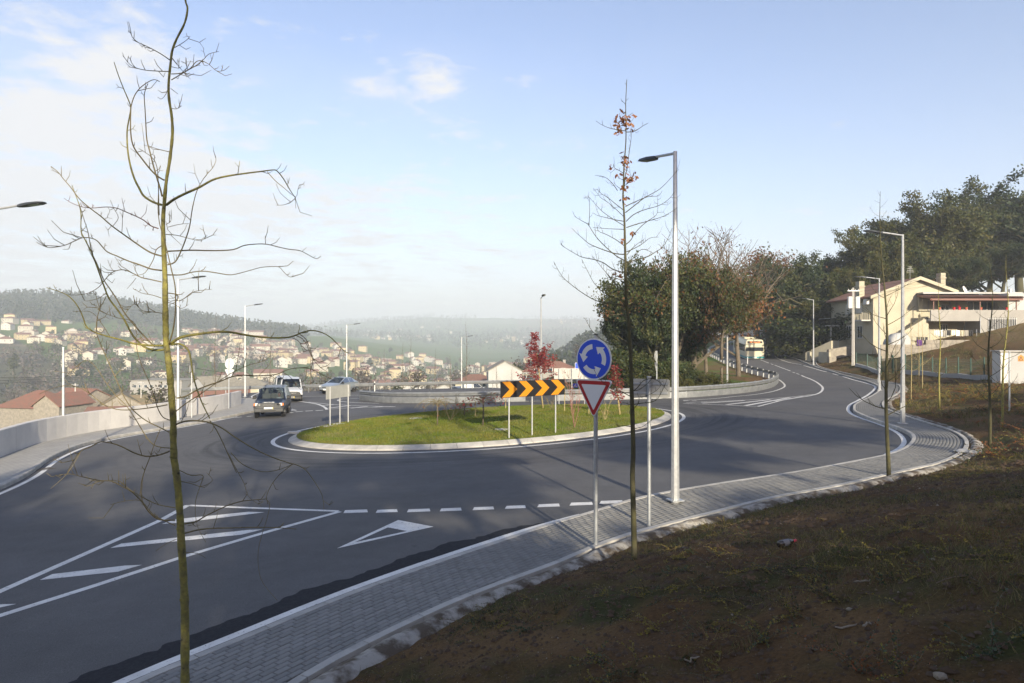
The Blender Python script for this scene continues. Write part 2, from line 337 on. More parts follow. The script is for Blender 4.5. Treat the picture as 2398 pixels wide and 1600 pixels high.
def terrain(x, y, detail=True):
    x = np.asarray(x, float); y = np.asarray(y, float); sh = np.broadcast(x, y).shape; x = np.broadcast_to(x, sh).ravel().copy(); y = np.broadcast_to(y, sh).ravel().copy()
    P = RH(x, y); ins = inpoly(x, y, core)
    dB = dchain(x, y, core[:iB]); dC = dchain(x, y, core[iB-1:iR]); dF = dchain(x, y, np.r_[core[iR-1:], core[:1]])
    d = np.minimum(np.minimum(dB, dC), dF)
    k = np.interp(y, [-60, 15, 23, 32, 50, 75, 100, 140], [.27, .27, .13, .075, .075, .20, .30, .30])
    bank = P+PVF(x, y)-.03+np.clip(dB-.42, 0, 12)*k+np.clip(dB-12, 0, 60)*.22+np.clip(dB-72, 0, 300)*.06
    bank = np.minimum(bank, 48)
    V = valley(x, y)
    fall = P-.25-np.interp(dF, [0, .5, 4, 12, 40, 400], [0, .35, 1.7, 3.0, 6.2, 52])
    clump = P+.02+np.interp(dC, [0, 3, 12, 22, 40, 200], [0, .15, .3, -.4, -4, -26])
    h = np.where((dB <= dC) & (dB <= dF), bank, np.where(dC <= dF, np.maximum(clump, V), np.maximum(fall, V)))
    # keep the seam between the hillside and the hollow soft
    sx = sstep(-6, 6, np.minimum(dC, dF)-dB); low = np.where(dC <= dF, np.maximum(clump, V), np.maximum(fall, V)); h = np.where(d > 8, bank*sx+low*(1-sx), h)
    if detail:
        r = np.hypot(x, y); w = np.where((dB <= dC) & (dB <= dF), 1., .6)*sstep(.1, .8, d)*sstep(140, 60, r)
        h = h+w*((fbm(x*.5, y*.5)-.47)*.34+(fbm(x*2.6+7, y*2.6)-.47)*.13+(fbm(x*9+3, y*9)-.47)*.055)
    h = np.where(ins, P-.03-.26*sstep(0, .9, d), h)
    return h.reshape(sh)
def tz(x, y): return float(terrain(np.array([x]), np.array([y]))[0])
def gnd(px, py, y1=420.): return hit(px, py, lambda X, Y: terrain(X, Y, False), 0., 2., y1)
def gnd3(px, py): x, y = gnd(px, py); return Vector((x, y, tz(x, y)))
def rd3(p, dz=0.): return Vector((p[0], p[1], float(RH(p[0], p[1]))+dz))
ISL_IN = None
# ------------------------------------------------------------------ the setting: ground, carriageway, pavements, island
def build_ground():
    th = np.r_[np.arange(-180, -44, 2.), np.arange(-44, 44, .16), np.arange(44, 180, 2.)]; th = np.radians(th)
    rr = [.5]
    while rr[-1] < 9000: rr.append(rr[-1]*1.024+.004)
    rr = np.array(rr); nt_, nr = len(th), len(rr)
    T, Rr = np.meshgrid(th, rr); X = Rr*np.sin(T); Y = Rr*np.cos(T); Z = terrain(X, Y)
    V = np.c_[X.ravel(), Y.ravel(), Z.ravel()]
    V = np.r_[V, [[0, 0, tz(0, .01)]]]
    i = np.arange(nr-1)[:, None]; j = np.arange(nt_)[None]; j2 = (j+1) % nt_
    Fq = np.stack([i*nt_+j, i*nt_+j2, (i+1)*nt_+j2, (i+1)*nt_+j], -1).reshape(-1, 4)
    # land cover colours, per vertex
    x, y = V[:, 0], V[:, 1]; r = np.hypot(x, y)
    dB = dchain(x, y, core[:iB]); dC = dchain(x, y, core[iB-1:iR]); dF = dchain(x, y, np.r_[core[iR-1:], core[:1]])
    n1 = fbm(x*.35, y*.35); n2 = fbm(x*.05+3, y*.05); n3 = fbm(x/60+5, y/60)
    soil = np.array([.098, .054, .021]); soil2 = np.array([.140, .084, .034]); moss = np.array([.045, .046, .012]); dry = np.array([.21, .155, .075]); green = np.array([.075, .125, .016]); field = np.array([.105, .105, .06]); wood = np.array([.062, .062, .045])
    def mix(a, b, t): return a+(b-a)*np.clip(t, 0, 1)[:, None]
    bankc = mix(np.tile(soil, (len(x), 1)), soil2, (n1-.42)*5)
    bankc = mix(bankc, moss, (fbm(x*.9+9, y*.9)-.47)*4)
    hill = mix(mix(np.tile(dry, (len(x), 1)), green, (n2-.46)*6), soil2, (n1-.5)*5)
    bankc = mix(bankc, hill, sstep(12, 22, dB)*sstep(25, 40, y))
    cl = mix(np.tile(green, (len(x), 1)), soil2, sstep(19, 22, x)*.9+(n1-.60)*4)
    fa = mix(mix(np.tile(green, (len(x), 1)), field, sstep(45, 130, dF)), wood, (n3-.40)*5*sstep(120, 260, r))
    fa = mix(fa, np.array([.19, .155, .10]), (fbm(x/37+1, y/37+8)-.60)*9*sstep(250, 420, r))
    fa = mix(fa, wood, sstep(880, 980, r))
    isB = (dB <= dC) & (dB <= dF); c = np.where(isB[:, None], bankc, np.where((dC <= dF)[:, None], cl, fa))
    m = bpy.data.materials.new('ground'); m.use_nodes = True; nt = m.node_tree; L = nt.links.new; p = nt.nodes['Principled BSDF']; p.inputs['Roughness'].default_value = .95; p.inputs['Specular IOR Level'].default_value = .15
    at = _n(nt, 'ShaderNodeVertexColor', layer_name='cover'); tc = _n(nt, 'ShaderNodeTexCoord')
    def nz(s, d=5): t = _n(nt, 'ShaderNodeTexNoise'); t.inputs['Scale'].default_value = s; t.inputs['Detail'].default_value = d; t.inputs['Roughness'].default_value = .65; L(tc.outputs['Object'], t.inputs['Vector']); return t.outputs['Fac']
    f1 = nz(2.2); f2 = nz(26, 6); f3 = nz(150, 2)
    v = _m(nt, 'ADD', _m(nt, 'MULTIPLY', f1, .9), _m(nt, 'MULTIPLY', f2, 1.5)); v = _m(nt, 'SUBTRACT', v, .25)
    hs = _n(nt, 'ShaderNodeHueSaturation'); L(v, hs.inputs['Value']); L(at.outputs[0], hs.inputs['Color'])
    g = _m(nt, 'MULTIPLY', _m(nt, 'SUBTRACT', f3, .66), 14, clamp=True)
    mx = _n(nt, 'ShaderNodeMix', data_type='RGBA'); L(_m(nt, 'MULTIPLY', g, .55), mx.inputs['Factor']); L(hs.outputs[0], mx.inputs[6]); mx.inputs[7].default_value = (.22, .18, .13, 1)
    L(mx.outputs[2], p.inputs['Base Color'])
    bp = _n(nt, 'ShaderNodeBump'); bp.inputs['Strength'].default_value = .9; bp.inputs['Distance'].default_value = .03; L(f2, bp.inputs['Height']); L(bp.outputs[0], p.inputs['Normal'])
    M['soil'] = m
    ctr = len(V)-1
    me = npmesh('ground', V, Fq, m, smooth=True)
    a = me.color_attributes.new('cover', 'FLOAT_COLOR', 'POINT'); a.data.foreach_set('color', np.c_[c, np.ones(len(c))].astype(np.float32).ravel())
    tag(ob('ground', me), kind='structure')
build_ground()
def cdt(poly, step, zf, extra=None):
    P = [Vector((float(x), float(y))) for x, y in poly]; n = len(P); A = np.array(poly, float)
    g = []
    for ys in np.arange(A[:, 1].min(), A[:, 1].max(), step):
        for xs in np.arange(A[:, 0].min(), A[:, 0].max(), step): g.append((xs, ys))
    g = np.array(g) if g else np.zeros((0, 2))
    if len(g):
        k = inpoly(g[:, 0], g[:, 1], A) & (dchain(g[:, 0], g[:, 1], np.r_[A, A[:1]]) > step*.3); g = g[k]
    V = P+[Vector((float(x), float(y))) for x, y in g]
    vo, _, fo, *_r = delaunay_2d_cdt(V, [], [list(range(n))], 1, 1e-5)
    xy = np.array([(v.x, v.y) for v in vo]); z = zf(xy[:, 0], xy[:, 1])
    return np.c_[xy, z], [tuple(f) for f in fo]
def sheet(name, poly, step, zf, mat_, parent=None, smooth_=True):
    v, f = cdt(poly, step, zf); me = bpy.data.meshes.new(name); me.from_pydata(v.tolist(), [], f); me.materials.append(mat_)
    if smooth_: me.polygons.foreach_set('use_smooth', [True]*len(me.polygons))
    me.update(); return ob(name, me, parent)
# --- the island outline: an ellipse through the traced kerb
def fit_island():
    q = road('2', [(405, 1110), (470, 1160), (700, 1190), (1000, 1198), (1500, 1187), (2000, 1160), (2350, 1135)]) + road('3', [(500, 1335), (1000, 1275), (1300, 1225), (1500, 1175), (1590, 1120)]) \
        + road('2', [(560, 1025), (700, 990), (900, 950), (1200, 910), (1500, 885), (2000, 850), (2350, 840)], .15) + road('3', [(700, 1035), (1100, 1035), (1350, 1040), (1500, 1055), (1575, 1090)], .15)
    q = np.array(q); mu = q.mean(0); x, y = (q-mu).T
    A = np.c_[x*x, x*y, y*y, x, y]; s = np.linalg.lstsq(A, np.ones(len(x)), rcond=None)[0]
    Mx = np.array([[s[0], s[1]/2], [s[1]/2, s[2]]]); c = -.5*np.linalg.solve(Mx, s[3:5]); k = 1+c@Mx@c
    w, ev = np.linalg.eigh(Mx/k)
    if np.linalg.det(ev) < 0: ev[:, 1] *= -1
    return mu+c, ev, 1/np.sqrt(w)
IC, IEV, IAX = fit_island()
def isl(off, n=160):
    t = np.linspace(0, 2*math.pi, n, endpoint=False); return IC+np.c_[np.cos(t)*(IAX[0]+off), np.sin(t)*(IAX[1]+off)]@IEV.T
def isl_t(x, y):   # 0 at centre, 1 on the kerb line
    d = (np.stack([np.asarray(x, float), np.asarray(y, float)], -1)-IC)@IEV; return np.hypot(d[..., 0]/IAX[0], d[..., 1]/IAX[1])
def IH(x, y): return RH(x, y)+.15+.22*(1-np.clip(isl_t(x, y), 0, 1)**2)
def isl_at(px, py): p = hit(px, py, IH); return Vector((p[0], p[1], float(IH(*p))))
# --- asphalt
def asphalt_mat():
    m = bpy.data.materials.new('asphalt'); m.use_nodes = True; nt = m.node_tree; L = nt.links.new; p = nt.nodes['Principled BSDF']
    tc = _n(nt, 'ShaderNodeTexCoord'); sp = _n(nt, 'ShaderNodeSeparateXYZ'); L(tc.outputs['Object'], sp.inputs[0])
    def nz(vec, s, d=4, r=.6): t = _n(nt, 'ShaderNodeTexNoise'); t.inputs['Scale'].default_value = s; t.inputs['Detail'].default_value = d; t.inputs['Roughness'].default_value = r; L(vec, t.inputs['Vector']); return t.outputs['Fac']
    o = tc.outputs['Object']
    ang = math.atan2(IEV[1, 0], IEV[0, 0]); dx = _m(nt, 'SUBTRACT', sp.outputs[0], float(IC[0])); dy = _m(nt, 'SUBTRACT', sp.outputs[1], float(IC[1]))
    u = _m(nt, 'DIVIDE', _m(nt, 'ADD', _m(nt, 'MULTIPLY', dx, math.cos(ang)), _m(nt, 'MULTIPLY', dy, math.sin(ang))), float(IAX[0]))
    v = _m(nt, 'DIVIDE', _m(nt, 'SUBTRACT', _m(nt, 'MULTIPLY', dy, math.cos(ang)), _m(nt, 'MULTIPLY', dx, math.sin(ang))), float(IAX[1]))
    rr = _m(nt, 'SQRT', _m(nt, 'ADD', _m(nt, 'MULTIPLY', u, u), _m(nt, 'MULTIPLY', v, v))); th = _m(nt, 'ARCTAN2', v, u)
    cb = _n(nt, 'ShaderNodeCombineXYZ'); L(_m(nt, 'MULTIPLY', rr, 14), cb.inputs[0]); L(_m(nt, 'MULTIPLY', th, .55), cb.inputs[1])
    ring = nz(cb.outputs[0], 1.6, 6, .7)                    # tyre tracks running round the island
    ringw = _m(nt, 'MULTIPLY', _m(nt, 'SUBTRACT', 1.75, rr), 2.2, clamp=True)
    base = _m(nt, 'ADD', .48, _m(nt, 'MULTIPLY', nz(o, .35), .64)); base = _m(nt, 'ADD', base, _m(nt, 'MULTIPLY', _m(nt, 'SUBTRACT', nz(o, 70, 3), .5), 1.4)); base = _m(nt, 'ADD', base, _m(nt, 'MULTIPLY', _m(nt, 'SUBTRACT', nz(o, 2.3, 6), .5), .35))
    base = _m(nt, 'SUBTRACT', base, _m(nt, 'MULTIPLY', _m(nt, 'MULTIPLY', _m(nt, 'SUBTRACT', .56, ring), 3.0, clamp=True), _m(nt, 'MULTIPLY', ringw, .62)))
    st = _m(nt, 'MULTIPLY', _m(nt, 'SUBTRACT', nz(o, 3.1, 3), .68), 9, clamp=True); base = _m(nt, 'SUBTRACT', base, _m(nt, 'MULTIPLY', st, .22))
    gr = _m(nt, 'MULTIPLY', _m(nt, 'SUBTRACT', nz(o, 190, 1), .69), 12, clamp=True); base = _m(nt, 'ADD', base, _m(nt, 'MULTIPLY', gr, 1.2))
    mx = _n(nt, 'ShaderNodeMix', data_type='RGBA'); L(nz(o, .22, 3), mx.inputs['Factor']); mx.inputs[6].default_value = (.100, .103, .112, 1); mx.inputs[7].default_value = (.126, .120, .110, 1)
    hs = _n(nt, 'ShaderNodeHueSaturation'); L(base, hs.inputs['Value']); L(mx.outputs[2], hs.inputs['Color']); L(hs.outputs[0], p.inputs['Base Color'])
    p.inputs['Roughness'].default_value = .78; p.inputs['Specular IOR Level'].default_value = .35
    bp = _n(nt, 'ShaderNodeBump'); bp.inputs['Strength'].default_value = .5; bp.inputs['Distance'].default_value = .006; L(nz(o, 120, 3), bp.inputs['Height']); L(bp.outputs[0], p.inputs['Normal'])
    return m
M['asphalt'] = asphalt_mat()
shrunk = core.copy()
ROAD = tag(sheet('road', shrunk, 1.6, lambda x, y: RH(x, y), M['asphalt']), kind='structure')
# --- paint
PAINT_Z = .004
def ribbon(name, pts, w, parent, mat_=None, z=PAINT_Z, closed=False, step=.4):
    P = np.array(pts, float)
    if closed: P = np.r_[P, P[:1]]
    P = resample(P, step)
    d = np.gradient(P, axis=0)
    if closed: d[0] = d[-1] = P[1]-P[-2]
    n = np.c_[-d[:, 1], d[:, 0]]/np.hypot(*d.T)[:, None]
    a, b_ = P+n*w/2, P-n*w/2; N = len(P)
    V = np.r_[np.c_[a, RH(a[:, 0], a[:, 1])+z], np.c_[b_, RH(b_[:, 0], b_[:, 1])+z]]
    Fq = [(i, i+N, i+N+1, i+1) for i in range(N-1)]
    me = npmesh(name, V, Fq, mat_ or M['paint']); return ob(name, me, parent)
def flat(name, pts, parent, mat_=None, z=PAINT_Z):
    P = [tuple(p) for p in pts]; me = bpy.data.meshes.new(name); me.from_pydata([(x, y, float(RH(x, y))+z) for x, y in P], [], [tuple(range(len(P)))]); me.materials.append(mat_ or M['paint'])
    bm = bmesh.new(); bm.from_mesh(me); bmesh.ops.triangulate(bm, faces=bm.faces); bm.to_mesh(me); bm.free()
    if me.polygons and me.polygons[0].normal.z < 0: me.flip_normals()
    return ob(name, me, parent)
ribbon('edge_line', isl(.62), .17, ROAD, closed=True)
le = [p for p in EC if -9 < p[1] < 14.9]; n_ = np.gradient(np.array(le), axis=0); n_ = np.c_[-n_[:, 1], n_[:, 0]]/np.hypot(*n_.T)[:, None]
ribbon('edge_line', np.array(le)+n_*.10, .15, ROAD)
ribbon('edge_line', cat_rom(road('4', [(1400, 1250), (1480, 1215), (1518, 1180), (1520, 1150), (1490, 1110), (1420, 1070), (1330, 1035), (1240, 1005), (1160, 970), (1136, 940), (1150, 908), (1200, 880), (1270, 842), (1318, 802), (1323, 782), (1290, 767), (1220, 747), (1100, 712)])), .16, ROAD)
for a_, b2 in (((1070, 704), (1030, 693)), ((990, 681), (830, 636))): ribbon('edge_line', road('4', [a_, b2]), .14, ROAD)
ribbon('edge_line', cat_rom(road('b', [(1930, 925), (1900, 918)])+road('b', [(1840, 908), (1700, 885), (1600, 858), (1500, 825), (1400, 785), (1335, 740), (1315, 700), (1340, 660), (1380, 632), (1430, 612)])), .14, ROAD)
ribbon('edge_line', cat_rom(road('4', [(0, 877), (200, 866), (350, 851), (500, 836), (620, 815), (688, 790), (699, 770), (670, 741), (620, 719)])), .15, ROAD)
ribbon('edge_line', cat_rom(road('b', [(370, 660), (420, 630), (520, 590)])), .14, ROAD)
ribbon('edge_line', cat_rom(road('b', [(1090, 565), (1300, 525), (1600, 482)])), .14, ROAD)
LE = LKC[::-1].copy(); n_ = np.gradient(LE, axis=0); n_ = np.c_[n_[:, 1], -n_[:, 0]]/np.hypot(*n_.T)[:, None]
ribbon('edge_line', (LE+n_*.38)[:-4], .15, ROAD)
for a_, b2 in (((1560, 1175), (1640, 1163)), ((1700, 1155), (1800, 1142)), ((1850, 1136), (1900, 1130)), ((1940, 1128), (1985, 1122))): ribbon('dash_marking', road('1', [a_, b2]), .14, ROAD)
# near splitter
ribbon('hatch_outline', road('6', [(-420, 1132), (0, 945), (550, 702), (1090, 462), (1280, 358)]), .15, ROAD)
ribbon('hatch_outline', road('6', [(1283, 360), (1650, 375), (2300, 399)]), .14, ROAD)
ribbon('hatch_outline', road('6', [(2310, 402), (1800, 545), (1260, 705), (600, 920), (0, 1110), (-420, 1242)]), .15, ROAD)
for q in ([(1100, 487), (1190, 455), (1690, 404), (1800, 407), (1260, 475)], [(750, 650), (825, 620), (1690, 527), (1785, 524), (1640, 560), (880, 637)], [(270, 868), (355, 828), (850, 770), (965, 765), (800, 812), (350, 860)], [(-330, 1078), (-220, 1050), (20, 1033), (112, 1031), (-40, 1064), (-230, 1075)]):
    flat('hatch_stripe', road('6', q), ROAD)
for x0, x1, y in ((300, 465, 402), (520, 668, 400), (732, 890, 396), (955, 1103, 390), (1178, 1323, 382), (1398, 1540, 373), (1618, 1770, 362), (1838, 1995, 351), (2040, 2200, 339), (2250, 2395, 329)):
    flat('dash_marking', road('7', [(x0+2, y+11), (x0+14, y-9), (x1-2, y-14), (x1+4, y+5)]), ROAD)
o_ = road('7', [(258, 653), (675, 460), (915, 505)]); i_ = road('7', [(380, 612), (605, 510), (735, 535)])
for k in range(3): flat('give_way_marking', [o_[k], o_[(k+1) % 3], i_[(k+1) % 3], i_[k]], ROAD)
# right splitter
ribbon('hatch_outline', cat_rom(road('4', [(815, 705), (900, 741), (950, 775), (962, 798), (940, 825), (870, 846), (700, 874), (515, 919)])), .16, ROAD)
ribbon('hatch_outline', road('4', [(510, 919), (250, 908), (0, 898)]), .13, ROAD)
ribbon('hatch_outline', cat_rom(road('4', [(20, 893), (350, 879), (560, 868), (760, 852), (900, 836)])), .13, ROAD)
for (a_, b2) in (((130, 897), (420, 878)), ((300, 906), (600, 872)), ((430, 913), (735, 858)), ((640, 884), (830, 850))): ribbon('hatch_stripe', road('4', [a_, b2]), .28, ROAD)
for a_, b2 in (((532, 597), (590, 620)), ((605, 625), (620, 631)), ((630, 633), (740, 675)), ((755, 683), (770, 688)), ((780, 691), (800, 698))): ribbon('lane_dash', road('4', [a_, b2]), .12, ROAD)
for a_, b2 in (((0, 868), (35, 866)), ((60, 869), (95, 868)), ((120, 878), (165, 876))): ribbon('dash_marking', road('4', [(a_[0], a_[1]+12), (b2[0], b2[1]+12)]), .2, ROAD)
# far splitter and far lanes
ribbon('hatch_outline', cat_rom(road('s', [(1140, 582), (1400, 620), (1600, 655), (1720, 700), (1790, 745), (1815, 778)])), .18, ROAD)
ribbon('hatch_outline', road('2', [(545, 812), (700, 828), (860, 838), (1230, 848)]), .12, ROAD)
ribbon('hatch_outline', road('2', [(700, 868), (880, 857), (1230, 848)]), .12, ROAD)
for a_, b2 in (((640, 840), (740, 832)), ((700, 860), (880, 838)), ((880, 860), (1010, 845)), ((1040, 853), (1130, 846))): ribbon('hatch_stripe', road('2', [a_, b2]), .25, ROAD)
for a_, b2 in (((400, 897), (420, 893)), ((440, 889), (500, 884)), ((520, 883), (580, 880)), ((600, 880), (660, 876))): ribbon('dash_marking', road('2', [a_, b2]), .25, ROAD)
o_ = road('s', [(1000, 800), (1020, 762), (1135, 798)]); i_ = road('s', [(1020, 792), (1028, 774), (1090, 792)])
for k in range(3): flat('give_way_marking', [o_[k], o_[(k+1) % 3], i_[(k+1) % 3], i_[k]], ROAD)
ribbon('edge_line', road('2', [(455, 770), (700, 764), (960, 757)]), .13, ROAD)
ribbon('edge_line', cat_rom(road('2', [(980, 785), (850, 785), (790, 792), (775, 798), (800, 806), (900, 815), (1100, 822)])), .13, ROAD)
ribbon('edge_line', cat_rom(road('2', [(170, 735), (110, 760), (102, 775), (150, 792)])), .15, ROAD)
# damp strip along the near gutter
M['wet'] = mat('damp_asphalt', (.024, .025, .029), .9, c2=(.036, .037, .041), scale=20, bump=.4, bscale=120, spec=.15)
def damp():
    P = np.array([p for p in EC if 4.5 < p[1] < 14.2]); P = resample(P, .06); d = np.gradient(P, axis=0); n = np.c_[-d[:, 1], d[:, 0]]/np.hypot(*d.T)[:, None]
    s = np.arange(len(P))*.06; w = np.interp(P[:, 1], [4.5, 9, 12, 13.4, 14.2], [.5, .42, .42, .3, .03]); w = w+(fbm(s*1.3, s*0+4)-.47)*.35+(fbm(s*7, s*0+9)-.47)*.16
    a, b_ = P+n*.17, P+n*(.2+np.maximum(.02, w))[:, None]; N = len(P)
    V = np.r_[np.c_[a, RH(*a.T)+.003], np.c_[b_, RH(*b_.T)+.003]]; Fq = [(i, i+1, i+N+1, i+N) for i in range(N-1)]
    ob('damp_stain', npmesh('damp_stain', V, Fq, M['wet']), ROAD)
damp()
# --- pavements
PAVE = thing('pavement', None, None); PAVE['kind'] = 'structure'; PAVE.name = 'pavement'
nE = np.gradient(EC, axis=0); nE = np.c_[nE[:, 1], -nE[:, 0]]/np.hypot(*nE.T)[:, None]
EK = EC+nE*.14                                  # inner side of the kerb
poly = [tuple(p) for p in EK] + [tuple(p) for p in BC[::-1]]
sheet('paver_bed', poly, 1.2, lambda x, y: RHP(x, y)+PV-.016, M['joint'], PAVE)
def kerb_run(C, offs, profile, seg, parent, mat_, gap=.012, name='kerb_stone', zref=RH, keep=lambda p: True):
    """stones of the given length along a curve; profile = [(offset, height)]"""
    C = np.array(C, float); Lc = np.hypot(*np.diff(C, axis=0).T).sum(); P = resample(C, Lc/(4*max(1, round(Lc/seg)))); d = np.gradient(P, axis=0); n = np.c_[d[:, 1], -d[:, 0]]/np.hypot(*d.T)[:, None]
    if np.hypot(*(P[0]-P[-1])) < 1e-6: d[0] = d[-1] = (P[1]-P[-2])/2; n[0] = n[-1] = np.array([d[0][1], -d[0][0]])/np.hypot(*d[0])
    for i in range(0, len(P)-4, 4):
        if not keep(P[i+2]): continue
        base = P[i+2]; mb = MB(); k = len(profile); z0 = float(zref(*base))
        for j in range(5):
            q = P[i+j]+(0 if 0 < j < 4 else (1 if j == 0 else -1))*d[i+j]/np.hypot(*d[i+j])*gap/2
            for o, h in profile:
                w = q+n[i+j]*(o+offs); mb.v.append((w[0]-base[0], w[1]-base[1], float(zref(*q))+h-z0))
        for j in range(4):
            for a in range(k-1): mb.f.append((j*k+a, j*k+a+1, (j+1)*k+a+1, (j+1)*k+a)); mb.m.append(0)
        mb.f.append(tuple(range(k))); mb.m.append(0); mb.f.append(tuple(range(4*k, 5*k))[::-1]); mb.m.append(0)
        o = mb.obj(name, mat_, parent); o.location = (base[0], base[1], z0)
vis = lambda p: p[1] > 3.5 and abs(p[0]) < p[1]*.85+4 and p[1] < 125
kerb_run(EC, 0, [(0, -.1), (0, PV-.02), (.02, PV), (.135, PV), (.135, -.05)], 1.0, PAVE, M['kerb'], zref=RHP, keep=vis)
kerb_run(BC, 0, [(-.005, .02), (-.005, PV+.035), (.11, PV+.035), (.11, .02)], 1.0, PAVE, M['kerb'], name='edging_stone', zref=RHP, keep=lambda p: vis(p) and p[1] < 95)
def haunch():
    C = resample(np.array([p for p in BC if p[1] > 2 and p[1] < 60]), .12); d = np.gradient(C, axis=0); n = np.c_[d[:, 1], -d[:, 0]]/np.hypot(*d.T)[:, None]; N = len(C); s = np.arange(N)*.12
    rows = []
    jag = (fbm(s*1.1, s*0+2)-.47)*.22+(fbm(s*6, s*0+5)-.47)*.08
    for o, h in ((.112, PV-.02), (.135, PV-.035), (.18, PV-.02), (.205, PV+.035), (.27, PV+.06), (.36, PV+.05), (.50, PV-.02), (.62, -.1)):
        oo = o+(jag if o > .3 else jag*.15)*sstep(42, 30, C[:, 1]); q = C+n*oo[:, None]; z = RHP(*C.T)+h+(fbm(s*5+o*31, s*0+o*17)-.47)*(.07 if o > .19 else .02); rows.append(np.c_[q, z])
    V = np.concatenate(rows); k = len(rows); Fq = [(a*N+i, a*N+i+1, (a+1)*N+i+1, (a+1)*N+i) for a in range(k-1) for i in range(N-1)]
    ob('concrete_haunch', npmesh('concrete_haunch', V, Fq, M['haunch'], smooth=True), PAVE)
haunch()
def lay_pavers():
    a_, b2, hh = .193, .087, .03
    mb = MB(); e = .006
    x, y = a_/2, b2/2
    mb.v = [(-x, -y, -hh), (x, -y, -hh), (x, y, -hh), (-x, y, -hh), (-x, -y, -e), (x, -y, -e), (x, y, -e), (-x, y, -e), (-x+e, -y+e, 0), (x-e, -y+e, 0), (x-e, y-e, 0), (-x+e, y-e, 0)]
    mb.f = [(4, 5, 9, 8), (5, 6, 10, 9), (6, 7, 11, 10), (7, 4, 8, 11), (8, 9, 10, 11), (0, 1, 5, 4), (1, 2, 6, 5), (2, 3, 7, 6), (3, 0, 4, 7)]; mb.m = [0]*9
    me = mb.mesh('paver', M['paver']); T = np.array(mb.v); Fb = mb.f
    C = np.array([p for p in EK if 2.5 < p[1] < 62]); spots = []
    d = np.gradient(C, axis=0); n = np.c_[d[:, 1], -d[:, 0]]/np.hypot(*d.T)[:, None]
    for row in range(44):
        off = .055+row*.1; Q = C+n*off
        # drop the folded stretches of the inner offset
        fwd = (np.gradient(Q, axis=0)*d).sum(1) > 0
        Q = Q[fwd]
        if len(Q) < 4: continue
        Q = resample(smooth(Q, 2), .2); ang = np.gradient(Q, axis=0); an = np.arctan2(ang[:, 1], ang[:, 0])
        if row % 2: Q = Q+.1*np.c_[np.cos(an), np.sin(an)]
        ok = inpoly(Q[:, 0], Q[:, 1], np.array(poly)) & (dchain(Q[:, 0], Q[:, 1], BC) > .06) & (dchain(Q[:, 0], Q[:, 1], EK) > off-.03)
        for q, t in zip(Q[ok], an[ok]):
            if abs(q[0]) < q[1]*.80+1.5: spots.append((q[0], q[1], t))
    S = np.array(spots)
    rs = np.random.RandomState(3); size = 1/np.maximum(2, S[:, 1])**2
    inview = (np.abs(S[:, 0]/S[:, 1]) < .74) & (-(RH(S[:, 0], S[:, 1])+PV)/S[:, 1]*FPX+HOR < 1595)
    order = np.argsort(-(size*inview)); first = set(order[:300].tolist())
    Vs, Fs = [], []; no = 0
    for i, (x, y, t) in enumerate(S):
        z = float(RHP(x, y))+PV+rs.uniform(-.003, .002); t += rs.normal(0, .006)
        if i in first:
            o = ob('paver', me, PAVE, (x, y, z)); o.rotation_euler = (rs.normal(0, .006), rs.normal(0, .004), t)
        else:
            c, s_ = math.cos(t), math.sin(t); V = T@np.array([[c, s_, 0], [-s_, c, 0], [0, 0, 1]])+[x, y, z]; Vs.append(V); Fs.append(np.array(Fb)+no); no += len(V)
    o = ob('paver_field', npmesh('paver_field', np.concatenate(Vs), np.concatenate(Fs), M['paver']), PAVE); o['kind'] = 'stuff'
    print('pavers', len(S))
lay_pavers()
M['paving_far'] = mat('pale_paving', (.40, .385, .35), .85, c2=(.34, .33, .305), scale=1.4, bump=.2, bscale=20)
def brick_over(m, sx, sy, joint):
    nt = m.node_tree; L = nt.links.new; p = nt.nodes['Principled BSDF']; src = p.inputs['Base Color'].links[0].from_socket
    tc = _n(nt, 'ShaderNodeTexCoord'); mp = _n(nt, 'ShaderNodeMapping'); mp.inputs['Rotation'].default_value = (0, 0, rad(88)); L(tc.outputs['Object'], mp.inputs[0])
    bt = _n(nt, 'ShaderNodeTexBrick'); bt.inputs['Scale'].default_value = 1; bt.inputs['Brick Width'].default_value = sx; bt.inputs['Row Height'].default_value = sy; bt.inputs['Mortar Size'].default_value = joint
    bt.inputs['Color2'].default_value = (.9, .9, .9, 1); bt.inputs['Color1'].default_value = (1, 1, 1, 1); bt.inputs['Mortar'].default_value = (.55, .55, .55, 1); L(mp.outputs[0], bt.inputs['Vector'])
    mx = _n(nt, 'ShaderNodeMix', data_type='RGBA', blend_type='MULTIPLY'); mx.inputs['Factor'].default_value = 1; L(src, mx.inputs[6]); L(bt.outputs['Color'], mx.inputs[7]); L(mx.outputs[2], p.inputs['Base Color'])
brick_over(M['paving_far'], .25, .125, .009)
LPAVE = thing('pavement', None, None); LPAVE['kind'] = 'structure'
nL = np.gradient(LKC, axis=0); nL = np.c_[nL[:, 1], -nL[:, 0]]/np.hypot(*nL.T)[:, None]
lobe = [(-17.3, 47.5), (-18.2, 50.5), (-19.2, 53.5), (-20.6, 56.2), (-22.3, 57.6), (-24.5, 58.2), (-27, 60)]
LKF = np.r_[smooth(resample(cat_rom(lobe[::-1]+[tuple(LKC[0])]), .7), 2)[:-1], LKC]
lp = [tuple(p) for p in LKF] + [tuple(p) for p in LWC[::-1]] + [(-21.5, 53.5), (-25, 55.5)]
sheet('paving_slab', lp, 2.0, lambda x, y: RH(x, y)+PV, M['paving_far'], LPAVE)
kerb_run(LKF, 0, [(-.14, -.1), (-.14, PV-.02), (-.12, PV+.006), (.006, PV+.006), (.006, -.05)], 1.0, LPAVE, M['kerb'], keep=lambda p: p[1] > 8)
